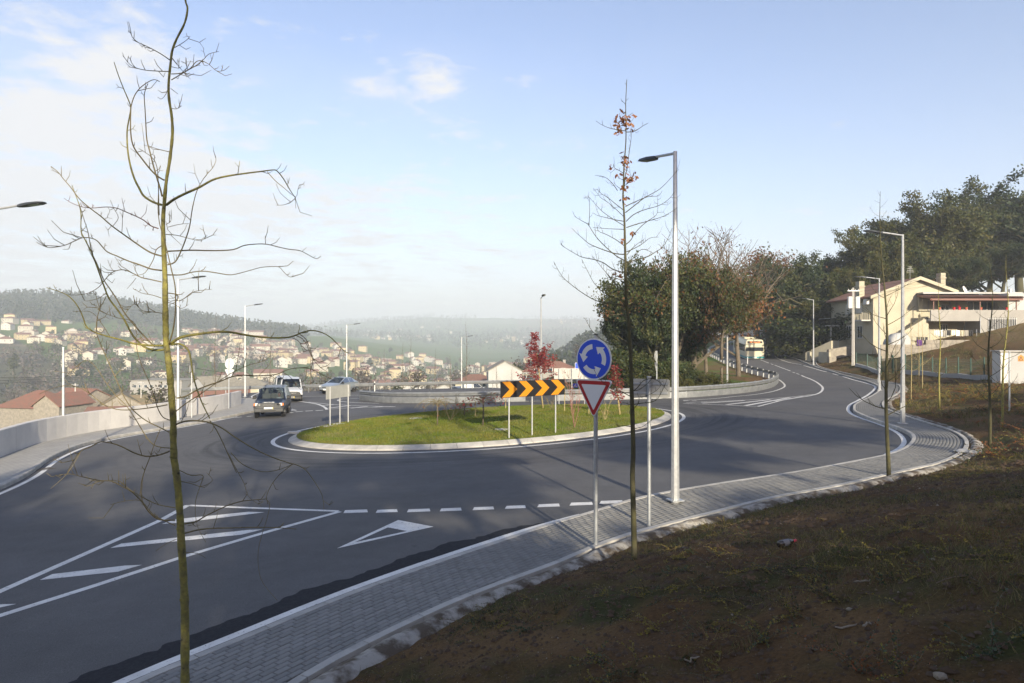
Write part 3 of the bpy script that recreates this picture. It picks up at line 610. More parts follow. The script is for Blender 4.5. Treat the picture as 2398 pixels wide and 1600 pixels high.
# --- the island
ISLE = thing('traffic_island', None, None); ISLE['kind'] = 'structure'
def build_island():
    C = isl(0, 240); C = np.r_[C, C[:1]]
    kerb_run(C[::-1] if False else C, 0, [(0, -.05), (0, .02), (-.03, .05), (-.30, .155), (-.36, .16), (-.36, 0)], 1.0, ISLE, M['kerb'])
build_island()
def lawn():
    P = isl(-.34, 120); v, f = cdt([tuple(p) for p in P], .7, lambda x, y: IH(x, y))
    me = bpy.data.meshes.new('lawn'); me.from_pydata(v.tolist(), [], f); me.materials.append(M['grass']); me.polygons.foreach_set('use_smooth', [True]*len(me.polygons)); ob('lawn', me, ISLE)
    rs = np.random.RandomState(8); n = 90000; t = rs.rand(n)*2*math.pi; r = np.sqrt(rs.rand(n)); k = np.c_[np.cos(t)*r*(IAX[0]-.36), np.sin(t)*r*(IAX[1]-.36)]; q = IC+k@IEV.T
    z = IH(q[:, 0], q[:, 1]); h = .035+.05*rs.rand(n)*(.4+fbm(q[:, 0]*1.2, q[:, 1]*1.2)); a = rs.rand(n)*2*math.pi; w = .012
    dx, dy = np.cos(a)*w, np.sin(a)*w; lean = rs.normal(0, .02, (n, 2))
    V = np.stack([np.c_[q[:, 0]-dx, q[:, 1]-dy, z-.005], np.c_[q[:, 0]+dx, q[:, 1]+dy, z-.005], np.c_[q[:, 0]+lean[:, 0], q[:, 1]+lean[:, 1], z+h]], 1).reshape(-1, 3)
    m2 = leafmat('grass_blade', (.105, .155, .010), (.18, .168, .03), .3, .7)
    m3 = leafmat('dry_grass_blade', (.20, .17, .07), (.15, .15, .05), .3, .7)
    dryp = (fbm(q[:, 0]*.8+4, q[:, 1]*.8) > .56) & (rs.rand(n) < .5)
    o = ob('grass', npmesh('grass', V, np.arange(3*n).reshape(-1, 3), [m2, m3], dryp.astype(int)), ISLE); o['kind'] = 'stuff'
lawn()
# ------------------------------------------------------------------ walls, rails, lamps, signs
def wall_left():
    t = thing('concrete_parapet', 'long curved pale grey concrete parapet wall behind the far footway', 'wall', rd3(LWC[20]))
    P = resample(LWC[:46], .8); d = np.gradient(P, axis=0); n = np.c_[d[:, 1], -d[:, 0]]/np.hypot(*d.T)[:, None]
    b = t.location
    for i in range(0, len(P)-6, 6):
        mb = MB(); pr = [(-.02, -.3), (-.02, .98), (.0, 1.0), (.20, 1.0), (.22, .98), (.22, -2.2)]; k = len(pr)
        for j in range(7):
            q = P[i+j]+(0 if 0 < j < 6 else (.008 if j == 0 else -.008))*d[i+j]/np.hypot(*d[i+j])
            for o, h in pr: w = q+n[i+j]*o; mb.v.append((w[0]-b.x, w[1]-b.y, float(RH(*q))+PV+h-b.z))
        for j in range(6):
            for a in range(k-1): mb.f.append((j*k+a, j*k+a+1, (j+1)*k+a+1, (j+1)*k+a)); mb.m.append(0)
        mb.f += [tuple(range(k)), tuple(range(6*k, 7*k))[::-1]]; mb.m += [0, 0]
        mb.obj('wall_panel', M['concrete_wall'], t)
wall_left()
WB = [(.0, .0), (.03, .05), (.075, .075), (.075, .115), (.01, .145), (.01, .165), (.075, .195), (.075, .235), (.03, .26), (.0, .31)]   # W-beam section (out, up)
def guard_rail(C, label, skirt, zf=RH, seg=4.0, top=.78, side=1, group=None, posts=True):
    C = resample(C, seg/4); t = thing('guard_rail', label, 'guard rail', (C[0][0], C[0][1], float(zf(*C[0]))), 0, group); b = t.location
    d = np.gradient(C, axis=0); n = side*np.c_[d[:, 1], -d[:, 0]]/np.hypot(*d.T)[:, None]
    for i in range(0, len(C)-1, 4):
        J = list(range(i, min(i+5, len(C)))); k = len(WB)
        if len(J) < 2: continue
        for lo_, nm in ((top-.31, 'beam'), (.0, 'skirt')):
            if nm == 'skirt' and not skirt: continue
            mb = MB(); pr = [(.06+o, lo_+h) for o, h in WB] if nm == 'beam' else [(.085, -.02), (.10, .02), (.10, .40), (.085, .43)]; kk = len(pr)
            for j in J:
                for o, h in pr: w = C[j]+n[j]*(o+(.004 if (i//4) % 2 else 0)); mb.v.append((w[0]-b.x, w[1]-b.y, float(zf(*C[j]))+h-b.z))
            for j in range(len(J)-1):
                for a in range(kk-1): mb.f.append((j*kk+a, j*kk+a+1, (j+1)*kk+a+1, (j+1)*kk+a)); mb.m.append(0)
            me = mb.obj(nm, M['galv_rail'], t, smooth=False); 
            so_ = me.modifiers.new('thick', 'SOLIDIFY'); so_.thickness = .004
        for j in (J[0], J[len(J)//2]) if posts else ():
            z = float(zf(*C[j])); mb = MB(); mb.box((C[j][0]-b.x, C[j][1]-b.y, z+top/2-.1-b.z), (.06, .11, top+.25), math.atan2(d[j][1], d[j][0]))
            mb.box((C[j][0]+n[j][0]*.05-b.x, C[j][1]+n[j][1]*.05-b.y, z+top-.15-b.z), (.06, .07, .16), math.atan2(d[j][1], d[j][0])); mb.obj('post', M['galv_rail'], t)
    return t
i0 = int(np.argmin(np.hypot(RLC[:, 0]-25.2, RLC[:, 1]-65)))
guard_rail(RLC[:i0+1], 'galvanised guard rail with solid lower panel curving behind the grass island', True, side=1)
guard_rail(RLC[i0:], 'galvanised guard rail on posts running uphill beside the bus', False, side=1)
fr = cat_rom([(-31, 64), (-28.5, 66), (-24, 66.6), (-18, 66.4), (-12, 66.2), (-4, 65.6), (4, 64.6), (10, 63.5)])
guard_rail(fr, 'far galvanised guard rail on slim posts above the valley, behind the silver hatchback', False, side=1)
mb = MB(); mb.tube([(0, 0, 0), (0, 0, .95)], .055, 8); pz = rd3((-13.2, 65.6))
dl = thing('delineator_post', 'small white delineator post with black band standing at the far rail', 'road post', pz); mb.obj('post', M['white'], dl)
MB().tube([(0, 0, .62), (0, 0, .8)], .058, 8).obj('band', M['black'], dl)
d2 = hit(*spx('b', 690, 905), RH); dl2 = thing('delineator_post', 'small white delineator post beside the uphill guard rail in front of the bus', 'road post', rd3(d2)); MB().tube([(0, 0, 0), (0, 0, .85)], .06, 8).obj('post', M['white'], dl2)
# --- street lamps: pole, base plate, arm, luminaire (> lens)
def make_lamp(height=8.0, arm=1.55, rise=.22, name='street_lamp'):
    t = thing(name, 'lamp', 'street lamp', (0, 0, 0), 0, 'galvanised street lamps')
    MB().tube([(0, 0, -.05), (0, 0, 2.5), (0, 0, 5.6), (0, 0, 5.62), (0, 0, height)], [.098, .082, .066, .060, .046], 8).obj('pole', M['galv_new'], t)
    MB().box((0, 0, .012), (.30, .30, .024)).obj('base_plate', M['galv'], t)
    MB().box((.088, 0, .72), (.02, .09, .34)).obj('access_door', M['galv'], t)
    MB().tube([(-.03, 0, height-.05), (arm-.62, 0, height-.03+rise*.62)], .034, 8).obj('arm', M['galv_new'], t)
    mb = MB(); prof = [(arm-.72, .05, .04, .035), (arm-.60, .10, .055, .04), (arm-.42, .15, .06, .03), (arm-.1, .16, .045, .02), (arm+.05, .10, .02, .012)]
    for x, w, up, dn in prof:
        z = height-.03+rise*(x/arm)*.9
        mb.v += [(x, -w, z-dn), (x, w, z-dn), (x, w*.8, z+up*.7), (x, 0, z+up), (x, -w*.8, z+up*.7)]
    for i in range(len(prof)-1):
        for k in range(5): mb.f.append((i*5+k, i*5+(k+1) % 5, (i+1)*5+(k+1) % 5, (i+1)*5+k)); mb.m.append(0)
    mb.f += [(0, 1, 2, 3, 4), (24, 23, 22, 21, 20)]; mb.m += [0, 0]
    h = mb.obj('luminaire', M['darkmetal'], t, bevel=0)
    z = height-.05+rise*.72
    MB().box((arm-.22, 0, z), (.30, .2, .012), 0, 0, 0, -math.atan2(rise*.9, arm)).obj('lens', M['lens'], h)
    return t
LP = make_lamp()
def lamp(base, aim, label, sc=1.0, first=False):
    o = LP if first else dup(LP); o.location = base; o.rotation_euler = (0, 0, math.atan2(aim[1], aim[0])); o.scale = (1, 1, sc); o['label'] = label; return o
def pave3(px, py): p = hit(px, py, RH, PV); return rd3(p, PV)
lamp(pave3(1581, 1172), (-.30, .95), 'tall street lamp on the near paved footway, right of the give way sign', .985, True)
lamp(pave3(2114, 992), (-1, .05), 'street lamp at the curved footway bulge in front of the brown bank', .99)
pc = atY(1703, 904, 59.5); pc.z = tz(pc.x, pc.y); lamp(pc, (-.55, -.8), 'street lamp beside the forked tree trunk behind the guard rail', 1.0)
pd = atY(1905, 858, 82.5); lamp(Vector((pd.x, pd.y, float(RH(pd.x, pd.y))+PV)), (-1, -.12), 'street lamp by the cream garden wall, between bus and house', .985)
p = pave3(2059, 914); lamp(p, (-1, .25), 'street lamp on the footway in front of the cream house gable', .99)
p = atY(1858, 800, 118); p.z = float(RH(p.x, p.y)); lamp(p, (-1, 0), 'distant street lamp at the uphill bend behind the bus', 1.0)
lamp(pave3(417, 984), (1, -.06), 'street lamp on the far footway, partly behind the mossy tree trunk', 1.0)
lamp(pave3(574, 929), (1, -.1), 'street lamp near the end of the parapet wall, left of the white van', 1.0)
p = atY(812, 925, 78); p.z = p.z-1.0; lamp(Vector((p.x, p.y, -5.9)), (1, -.1), 'street lamp down the far road, above the silver hatchback', .92)
p = atY(1267, 930, 56); lamp(Vector((p.x, p.y, tz(p.x, p.y))), (.12, -1), 'street lamp behind the red maple, its arm pointing at the viewer', .98)
p = atY(1081, 922, 92); lamp(Vector((p.x, p.y, -7.5)), (1, -.2), 'distant street lamp left of the white gabled house, beside a tall bare tree', .95)
lamp(Vector((-14.86, 19.4, float(RH(-14.86, 19.4))+PV)), (1, -.02), 'street lamp at the left picture edge, only its arm and head showing', .985)
# --- sign faces
M['sblue'] = mat('sign_blue', (.011, .065, .60), .35); M['swhite'] = mat('sign_white', (.66, .67, .68), .4); M['sred'] = mat('sign_red', (.36, .007, .010), .38); M['syellow'] = mat('sign_amber', (.47, .19, .009), .4)
M['sblack'] = mat('sign_black', (.008, .008, .009), .45); M['sback'] = mat('sign_back_grey', (.40, .40, .375), .55, .25, c2=(.35, .35, .33), scale=3)
def disc(r, y0, y1, n=40, sx=1):
    return MB().prism([(r*math.cos(2*math.pi*k/n)*sx, r*math.sin(2*math.pi*k/n)) for k in range(n)], lambda u, v, d: (u, d, v), y0, y1)
def rtri(h, w, r, n=5, cz=0):     # point-down triangle with rounded corners
    c = [(-w/2+r*1.5, h/2-r), (w/2-r*1.5, h/2-r), (0, -h/2+2*r)]; out = []
    for (cx, cz_), a0 in zip(c, (90, -30, 210)):
        pass
    for (cx, cz_), (s, e) in zip(c, ((210, 90), (90, -30), (-30, -150))):
        for k in range(n+1): a = rad(s+(e-s)*k/n); out.append((cx+r*math.cos(a), cz_+cz+r*math.sin(a)))
    return out
def roundabout_sign(name, label, loc, rz, z_c, z_t, poletop):
    t = thing(name, label, 'road sign', loc, rz)
    MB().tube([(0, 0, -.1), (0, 0, poletop)], .038, 12).obj('pole', M['post'], t)
    MB().tube([(0, 0, poletop), (0, 0, poletop+.015)], .042, 12).obj('pole_cap', M['darkmetal'], t)
    pl = disc(.375, -.068, -.05).obj('round_plate', M['swhite'], t); pl.location = (0, 0, z_c)
    f = disc(.352, -.072, -.0685).obj('blue_field', M['sblue'], pl)
    for k in range(3):
        a0 = rad(95+120*k); mb = MB(); ro, ri = .272, .182; st = 12; sp = rad(66)
        outl = [(ro*math.cos(a0+sp*i/st), ro*math.sin(a0+sp*i/st)) for i in range(st+1)]; inn = [(ri*math.cos(a0+sp*i/st), ri*math.sin(a0+sp*i/st)) for i in range(st+1)]
        for i in range(st): mb.quad(*[(u, -.0745, v) for u, v in (outl[i], outl[i+1], inn[i+1], inn[i])])
        ae = a0+sp; tip = a0+sp+rad(34)
        mb.poly([(.325*math.cos(ae), -.0745, .325*math.sin(ae)), (.228*math.cos(tip), -.0745, .228*math.sin(tip)), (.128*math.cos(ae), -.0745, .128*math.sin(ae))]); mb.obj('arrow', M['swhite'], pl)
    tp = MB().prism(rtri(.70, .80, .045), lambda u, v, d: (u, d, v), -.068, -.05).obj('triangle_plate', M['swhite'], t); tp.location = (0, 0, z_t)
    MB().prism(rtri(.65, .735, .035, cz=.003), lambda u, v, d: (u, d, v), -.072, -.0685).obj('red_border', M['sred'], tp)
    MB().prism(rtri(.465, .525, .012, cz=.028), lambda u, v, d: (u, d, v), -.0755, -.0725).obj('white_field', M['swhite'], tp)
    for z in (z_c+.15, z_c-.15, z_t+.1, z_t-.12): MB().box((0, -.045, z), (.14, .02, .05)).obj('clamp', M['galv'], t)
    return t
b0 = pave3(1395, 1265); Yb = b0.y
def zat(py, Y): return -(py-HOR)/FPX*Y
face = math.atan2(-.758, -.652)+math.pi/2        # local -Y looks along the facing direction
roundabout_sign('roundabout_sign', 'blue round roundabout sign above a red-edged give way triangle on the near footway', b0, face, zat(841, Yb)-b0.z, zat(934, Yb)-b0.z, zat(785, Yb)-b0.z)
b1 = pave3(536, 957); roundabout_sign('roundabout_sign', 'grey backs of a round and a triangular sign by the parapet wall', b1, rad(160), 3.05, 2.32, 3.48)
def chevron_sign(label, posts, z0, z1, face_cam, over=.45):
    a, b_ = Vector(posts[0]), Vector(posts[-1]); c = (a+b_)/2; dirv = Vector((b_.x-a.x, b_.y-a.y, 0)); L = dirv.length+2*over; rz = math.atan2(dirv.y, dirv.x)
    t = thing('chevron_sign', label, 'road sign', c, rz)
    Ri = Matrix.Rotation(-rz, 3, 'Z')
    for p in posts: q = Ri@(Vector(p)-c); MB().tube([(q.x, q.y, q.z-.1), (q.x, q.y, z1-c.z-.02)], .03, 10).obj('post', M['galv_new'], t)
    s = -1 if face_cam else 1; h = z1-z0
    pn = MB().box((0, s*.05, (z0+z1)/2-c.z), (L, .02, h)).obj('panel', M['sblack'] if face_cam else M['sback'], t)
    # the printed side
    for k in range(4):
        mb = MB(); x0 = -L/2+L*.022+k*L*.25; w1 = L*.115; w2 = L*.112; zc = (z0+z1)/2-c.z; hh = h*.475; y = s*.0625
        sg = 1 if face_cam else -1
        up = [(x0, zc+hh), (x0+w1, zc+hh), (x0+w1+w2, zc), (x0+w2, zc)]; dn = [(x0+w2, zc), (x0+w1+w2, zc), (x0+w1, zc-hh), (x0, zc-hh)]
        for q in (up, dn): mb.poly([(sg*u, y, v) for u, v in q])
        mb.obj('chevron', M['syellow'], t)
    if not face_cam: MB().box((0, s*.0612, (z0+z1)/2-c.z), (L*.995, .001, h*.99)).obj('black_field', M['sblack'], t)
    return t
ps = [isl_at(1192, 1026), isl_at(1246, 1020), isl_at(1301, 1014)]; Yc = sum(p.y for p in ps)/3
chevron_sign('black sign with four amber chevrons on three posts at the near island edge', ps, zat(928, Yc), zat(890.5, Yc), True, .42)
ps = [isl_at(773, 997.5), isl_at(796, 992.3), isl_at(815.4, 989.3)]; Yc = ps[1].y
chevron_sign('blank grey back of a three-post sign at the left island edge', ps, zat(931, Yc), zat(902, Yc), False, .25)
ps = [isl_at(1309, 948), isl_at(1339, 947.5), isl_at(1369, 947)]; Yc = ps[1].y
chevron_sign('blank grey back of a three-post sign at the far island edge', ps, zat(888, Yc), zat(863, Yc), False, .3)
for px, py in ((773, 998.5), (796, 993.3), (690, 1012), (1176, 1006), (975, 980.5), (1092, 961)):
    p = isl_at(px, py); mb = MB(); n = 14; rs_ = random.Random(int(px)); o = [(math.cos(2*math.pi*k/n)*(.32+rs_.uniform(-.05, .05)), math.sin(2*math.pi*k/n)*(.24+rs_.uniform(-.04, .04))) for k in range(n)]
    mb.prism(o, lambda u, v, d: (u, v, d), -.05, .02); q = mb.obj('concrete_pad', M['concrete'], ISLE); q.location = p
def panel_sign(name, label, base, rz, w, h, zc, ptop, front, back, cat='road sign', rpost=.038):
    t = thing(name, label, cat, base, rz)
    MB().tube([(0, 0, -.1), (0, 0, ptop)], rpost, 10).obj('post', M['post'], t)
    MB().tube([(0, 0, ptop), (0, 0, ptop+.02)], rpost*1.2, 10).obj('post_cap', M['galv'], t)
    n = 4; r = .05; out = []
    for cx, cz, a in ((w/2-r, h/2-r, 0), (-w/2+r, h/2-r, 90), (-w/2+r, -h/2+r, 180), (w/2-r, -h/2+r, 270)):
        for k in range(n+1): out.append((cx+r*math.cos(rad(a+90*k/n)), cz+r*math.sin(rad(a+90*k/n))))
    pl = MB().prism(out, lambda u, v, d: (u, d, v), .05, .075).obj('panel', back, t); pl.location = (0, 0, zc)
    MB().prism([(u*.96, v*.93) for u, v in out], lambda u, v, d: (u, d, v), .0755, .079).obj('face', front, pl)
    for z in (h*.25, -h*.25): MB().box((0, .042, z), (w*.9, .02, .04)).obj('rail', M['galv'], pl)
    return t
p = pave3(1520, 1222); panel_sign('panel_sign', 'grey back of a small rectangular sign on a steel post behind the thin tree', p, rad(-20), .80, .37, zat(910, p.y)-p.z, zat(884, p.y)-p.z, M['swhite'], M['sback'])
def simple_round(name, label, base, rz, r, zc):
    t = thing(name, label, 'road sign', base, rz); MB().tube([(0, 0, -.1), (0, 0, zc+r)], .035, 10).obj('post', M['post'], t)
    a = disc(r, .045, .06).obj('plate', M['sback'], t); a.location = (0, 0, zc); disc(r*.95, .0605, .064).obj('face', M['sblue'], a)
    b = MB().prism(rtri(.62, .7, .04), lambda u, v, d: (u, d, v), .045, .06).obj('triangle_plate', M['sback'], t); b.location = (0, 0, zc-.74)
    return t
p = atY(1538, 945, 46.5); simple_round('round_sign', 'grey round sign seen nearly edge-on in front of the dark trees', Vector((p.x, p.y, float(RH(p.x, p.y)))), rad(62), .36, zat(834, 46.5)-float(RH(p.x, p.y)))
def blue_signs():
    p = atY(1374, 905, 61); z = tz(p.x, p.y); t = thing('direction_sign', 'blue direction sign with white star symbol behind the round sign', 'road sign', (p.x, p.y, z))
    for x in (-.75, .75): MB().tube([(x, .06, -.2), (x, .06, zat(849, 61)-z)], .04, 8).obj('post', M['post'], t)
    zc = zat(857, 61)-z; MB().box((0, 0, zc), (2.1, .03, .56)).obj('panel', M['swhite'], t); MB().box((0, -.017, zc), (2.04, .006, .50)).obj('blue_field', M['sblue'], t)
    mb = MB(); 
    for a in (0, 60, 120): mb.box((-.62, -.0225, zc), (.36, .004, .07), 0, 0, 0, rad(a))
    mb.obj('star_symbol', M['swhite'], t)
    o = ob('lettering', text_mesh('lettering', 'F', .34, M['swhite']), t, (-.22, -.021, zc-.04)); o.rotation_euler = (rad(90), 0, 0)
    p = atY(1347, 930, 60); z = tz(p.x, p.y); t = thing('crossing_sign', 'small blue square crossing sign with white triangle beyond the guard rail', 'road sign', (p.x, p.y, z))
    zc = zat(903.5, 60)-z; MB().tube([(0, .03, -.2), (0, .03, zc+.2)], .03, 8).obj('post', M['post'], t); MB().box((0, 0, zc), (.40, .02, .40)).obj('plate', M['sblue'], t)
    MB().poly([(-.14, -.012, zc-.12), (.14, -.012, zc-.12), (0, -.012, zc+.14)]).obj('white_triangle', M['swhite'], t)
    MB().box((0, -.0145, zc-.06), (.05, .002, .12)).obj('walker', M['sblack'], t)
blue_signs()
# steel poles on the far side
p = pave3(449, 979); t = thing('slim_signpost', 'slim sign post with small end-on panel by the parapet, right of the mossy trunk', 'road sign', p); MB().tube([(0, 0, -.1), (0, 0, 3.1)], .032, 8).obj('post', M['galv_new'], t); MB().box((0, .04, 2.85), (.52, .02, .45), rad(82)).obj('panel', M['sback'], t)
p = atY(199, 970, 31.5); z = tz(p.x-1.2, p.y); MBp = thing('steel_mast', 'plain galvanised mast rising behind the parapet wall', 'mast', (p.x-1.0, p.y, z)); MB().tube([(0, 0, -.2), (0, 0, zat(815, 31.5)-z)], [.075, .045], 8).obj('pole', M['galv_new'], MBp)
MB().tube([(0, 0, zat(815, 31.5)-z), (0, 0, zat(813, 31.5)-z)], .05, 8).obj('pole_cap', M['galv'], MBp)
# drain grate in the left gutter
gp = hit(*spx('6', 290, 116), RH); g = thing('drain_grate', 'slotted iron drain grate in the gutter by the left footway', 'drain', rd3(gp, .006), rad(62))
M['iron'] = mat('cast_iron', (.05, .048, .045), .6, .4, c2=(.09, .07, .05), scale=20)
for k in range(7): MB().box((-.27+k*.09, 0, 0), (.045, .30, .012)).obj('bar', M['iron'], g)
for s in (-1, 1): MB().box((0, s*.165, .001), (.66, .04, .014)).obj('rim', M['iron'], g)
# ------------------------------------------------------------------ vehicles
def glass_mat(name, tint, refl):
    m = bpy.data.materials.new(name); m.use_nodes = True; nt = m.node_tree; L = nt.links.new; nt.nodes.remove(nt.nodes['Principled BSDF']); out = nt.nodes['Material Output']
    t = _n(nt, 'ShaderNodeBsdfTransparent'); t.inputs[0].default_value = (*tint, 1); g = _n(nt, 'ShaderNodeBsdfGlossy'); g.inputs['Roughness'].default_value = .03
    lw = _n(nt, 'ShaderNodeLayerWeight'); lw.inputs[0].default_value = .35; mx = _n(nt, 'ShaderNodeMixShader'); L(_m(nt, 'ADD', refl, _m(nt, 'MULTIPLY', lw.outputs['Fresnel'], .5), None, True), mx.inputs[0]); L(t.outputs[0], mx.inputs[1]); L(g.outputs[0], mx.inputs[2]); L(mx.outputs[0], out.inputs[0])
    return m
M['carglass'] = glass_mat('car_glass', (.42, .47, .48), .10)
M['tyre'] = mat('tyre', (.03, .03, .03), .85, c2=(.055, .05, .045), scale=6); M['rimm'] = mat('alloy_rim', (.45, .45, .46), .35, .7)
M['plastic'] = mat('grey_plastic', (.045, .048, .05), .6, c2=(.06, .06, .06), scale=5); M['blk'] = mat('black_trim', (.012, .012, .013), .5)
M['navy'] = mat('navy_car_paint', (.012, .018, .034), .35, .1, coat=.3); M['carwhite'] = mat('white_car_paint', (.52, .53, .53), .35, coat=.4); M['silver'] = mat('silver_car_paint', (.32, .36, .40), .3, .5, coat=.4); M['maroon'] = mat('dark_car_paint', (.05, .045, .05), .3, .2, coat=.4)
M['hlamp'] = mat('headlamp', (.75, .75, .72), .12, spec=.8); M['amber'] = mat('amber_lamp', (.75, .20, .04), .25); M['plate'] = mat('plate_white', (.78, .78, .74), .4); M['plate_y'] = mat('plate_yellow', (.75, .55, .05), .4); M['seat'] = mat('seat_cloth', (.30, .28, .24), .9); M['chrome'] = mat('chrome', (.7, .7, .7), .15, .9)
M['skin'] = mat('skin', (.48, .28, .20), .5); M['shirt'] = mat('shirt', (.25, .27, .32), .9)
def wheel(parent, x, y, r, w):
    e = thing('wheel', None, None, (x, y, r)); adopt(e, parent)
    s = 1 if y > 0 else -1
    mb = MB(); n = 20
    prof = [(-w/2, r*.62), (-w/2, r*.93), (-w/2+.03, r), (w/2-.03, r), (w/2, r*.93), (w/2, r*.62)]; k = len(prof)
    for i in range(n):
        a = 2*math.pi*i/n
        for yy, rr in prof: mb.v.append((rr*math.cos(a), yy, rr*math.sin(a)))
    for i in range(n):
        for j in range(k): mb.f.append((i*k+j, i*k+(j+1) % k, ((i+1) % n)*k+(j+1) % k, ((i+1) % n)*k+j)); mb.m.append(0)
    mb.obj('tyre', M['tyre'], e)
    mb = MB(); mb.tube([(0, s*(w/2-.05), 0), (0, s*(w/2-.06), 0)], r*.62, 18)
    for i in range(5): a = 2*math.pi*i/5; mb.box((math.cos(a)*r*.32, s*(w/2-.03), math.sin(a)*r*.32), (r*.55, .03, r*.16), 0, 0, 0, -a)
    mb.tube([(0, s*(w/2-.05), 0), (0, s*(w/2-.01), 0)], r*.14, 10); mb.obj('rim', M['rimm'], e)
def car(name, label, loc, rz, st, ws, sides, rear, paint, clad, wheels, front, group=None, driver=None, seats=()):
    """st: stations front to back (x, zb, zclad, zbelt, ztop, wb, w, wbelt, wtop); ws/rear = station index pairs that are glass; sides = pairs with side windows"""
    t = thing(name, label, 'car' if 'van' not in name else 'van', loc, rz, group)
    rings = []
    for (x, zb, zc, zt_, zt, wb, w, w2, wt) in st:
        h = [(0, zb), (wb, zb), (w, zc), (w2, zt_), (wt, zt-.05), (max(.05, wt-.10), zt), (0, zt+.015)]
        rings.append([(x, y, z) for y, z in h]+[(x, -y, z) for y, z in h[-2:0:-1]])
    n = 12; seg = [0, 1, 2, 3, 4, 5, 5, 4, 3, 2, 1, 0]
    body = MB(); body.v = [p for r in rings for p in r]; panes = {}
    for i in range(len(st)-1):
        for k in range(n):
            q = (i*n+k, i*n+(k+1) % n, (i+1)*n+(k+1) % n, (i+1)*n+k); s = seg[k]
            key = None
            if i in ws and s in (4, 5): key = ('windscreen', 0)
            elif i in rear and s in (4, 5): key = ('rear_window', 0)
            elif i in sides and s == 3: key = ('side_window', (i, k))
            elif i in ws and s == 3: key = ('side_window', (i, k))
            if key: panes.setdefault(key, []).append(q)
            else: body.f.append(q); body.m.append(1 if s in (0, 1) else 0)
    body.f += [tuple(range(n)), tuple(range((len(st)-1)*n, len(st)*n))[::-1]]; body.m += [1, 0]
    body.obj('body', [paint, clad], t, smooth=False)
    for (nm, _k), fs in panes.items():
        mb = MB(); mb.v = body.v; mb.f = fs; mb.m = [0]*len(fs)
        used = sorted({i for f in fs for i in f}); re_ = {u: j for j, u in enumerate(used)}; mb2 = MB(); mb2.v = [body.v[u] for u in used]; mb2.f = [tuple(re_[i] for i in f) for f in fs]; mb2.m = [0]*len(fs); mb2.obj(nm, M['carglass'], t)
    for i in ws:      # pillars
        for s in (3, 9): pass
        for a in (4, 8): MB().tube([rings[i][a], rings[i+1][a]], .045, 6).obj('pillar', paint, t)
    for x, r, w, tr in wheels:
        for s in (-1, 1): wheel(t, x, s*tr, r, w)
        for s in (-1, 1):
            mb = MB(); mb.tube([(x, s*(tr-.10), r), (x, s*(tr+w/2-.012), r)], r*1.16, 18); mb.obj('wheel_arch', M['blk'], t)
    front(t)
    for sx, sy, sz in seats:
        mb = MB(); mb.box((sx, sy, sz), (.14, .5, .62)); mb.box((sx+.25, sy, sz-.3), (.5, .5, .14)); mb.box((sx, sy, sz+.40), (.1, .26, .18)); mb.obj('seat', M['seat'], t, bevel=.03)
    return t
def front_parts(t, xf, hl, grille, plate, mir, amber=None):
    for s in (-1, 1):
        (x, y, z, dx, dy, dz) = hl; MB().box((x, s*y, z), (dx, dy, dz)).obj('headlight', M['hlamp'], t, bevel=.02)
        if amber: (x, y, z, dx, dy, dz) = amber; MB().box((x, s*y, z), (dx, dy, dz)).obj('indicator', M['amber'], t, bevel=.015)
        (x, y, z) = mir; MB().box((x, s*y, z), (.12, .22, .19)).obj('mirror', M['blk'], t, bevel=.03)
    (x, y, z, dy, dz, bars) = grille; g = MB().box((x, 0, z), (.04, dy, dz)).obj('grille', M['blk'], t)
    for k in range(bars): MB().box((x+.025, 0, z-dz/2+dz*(k+.5)/bars), (.02, dy*.96, .018)).obj('slat', M['chrome'], g)
    (x, z) = plate; p = MB().box((x, 0, z), (.02, .50, .115)).obj('number_plate', M['plate'], t); MB().box((x+.011, .235, z), (.004, .035, .11)).obj('yellow_band', M['plate_y'], p)
def person_seated(label, loc, rz, shirt, hair):
    """head, neck, shoulders and arms reaching to a wheel: one lofted body"""
    mb = MB()
    rings = [(0, .0, .17, .12), (.0, .2, .17, .11), (.0, .38, .19, .11), (.0, .47, .21, .10), (.0, .53, .12, .08), (.0, .56, .06, .06), (.01, .60, .058, .06), (.02, .63, .07, .085), (.025, .70, .078, .10), (.02, .77, .075, .098), (.01, .82, .05, .07), (.01, .835, .01, .01)]
    n = 10
    for x, z, ry, rx in rings:
        for k in range(n): a = 2*math.pi*k/n; mb.v.append((x+rx*math.cos(a), ry*math.sin(a), z))
    for i in range(len(rings)-1):
        for k in range(n): mb.f.append((i*n+k, i*n+(k+1) % n, (i+1)*n+(k+1) % n, (i+1)*n+k)); mb.m.append(0 if i < 5 else 1)
    for s in (-1, 1):
        mb.tube([(0, s*.19, .44), (.10, s*.25, .25), (.30, s*.20, .22), (.42, s*.16, .30)], [.06, .05, .042, .035], 8, 0); mb.tube([(.41, s*.16, .29), (.47, s*.15, .33), (.49, s*.13, .36)], [.035, .045, .02], 8, 1)
    mb.box((.125, 0, .69), (.03, .03, .04), 0, 1)
    t = thing('person', label, 'person', loc, rz, 'people in the vehicles'); mb.obj('body', [shirt, M['skin']], t, smooth=True)
    hb = MB()
    for x, z, ry, rx in ((-.03, .70, .084, .09), (-.02, .77, .083, .10), (.0, .83, .06, .08), (.0, .85, .01, .01)):
        for k in range(n): a = 2*math.pi*k/n; hb.v.append((x+rx*math.cos(a), ry*math.sin(a), z))
    for i in range(3):
        for k in range(n): hb.f.append((i*n+k, i*n+(k+1) % n, (i+1)*n+(k+1) % n, (i+1)*n+k)); hb.m.append(0)
    hb.obj('hair', hair, t, smooth=True)
    return t
M['hair_grey'] = mat('grey_hair', (.35, .34, .33), .9); M['hair_dark'] = mat('dark_hair', (.03, .022, .018), .9)
def on_road(x, y): return rd3((x, y), .002)
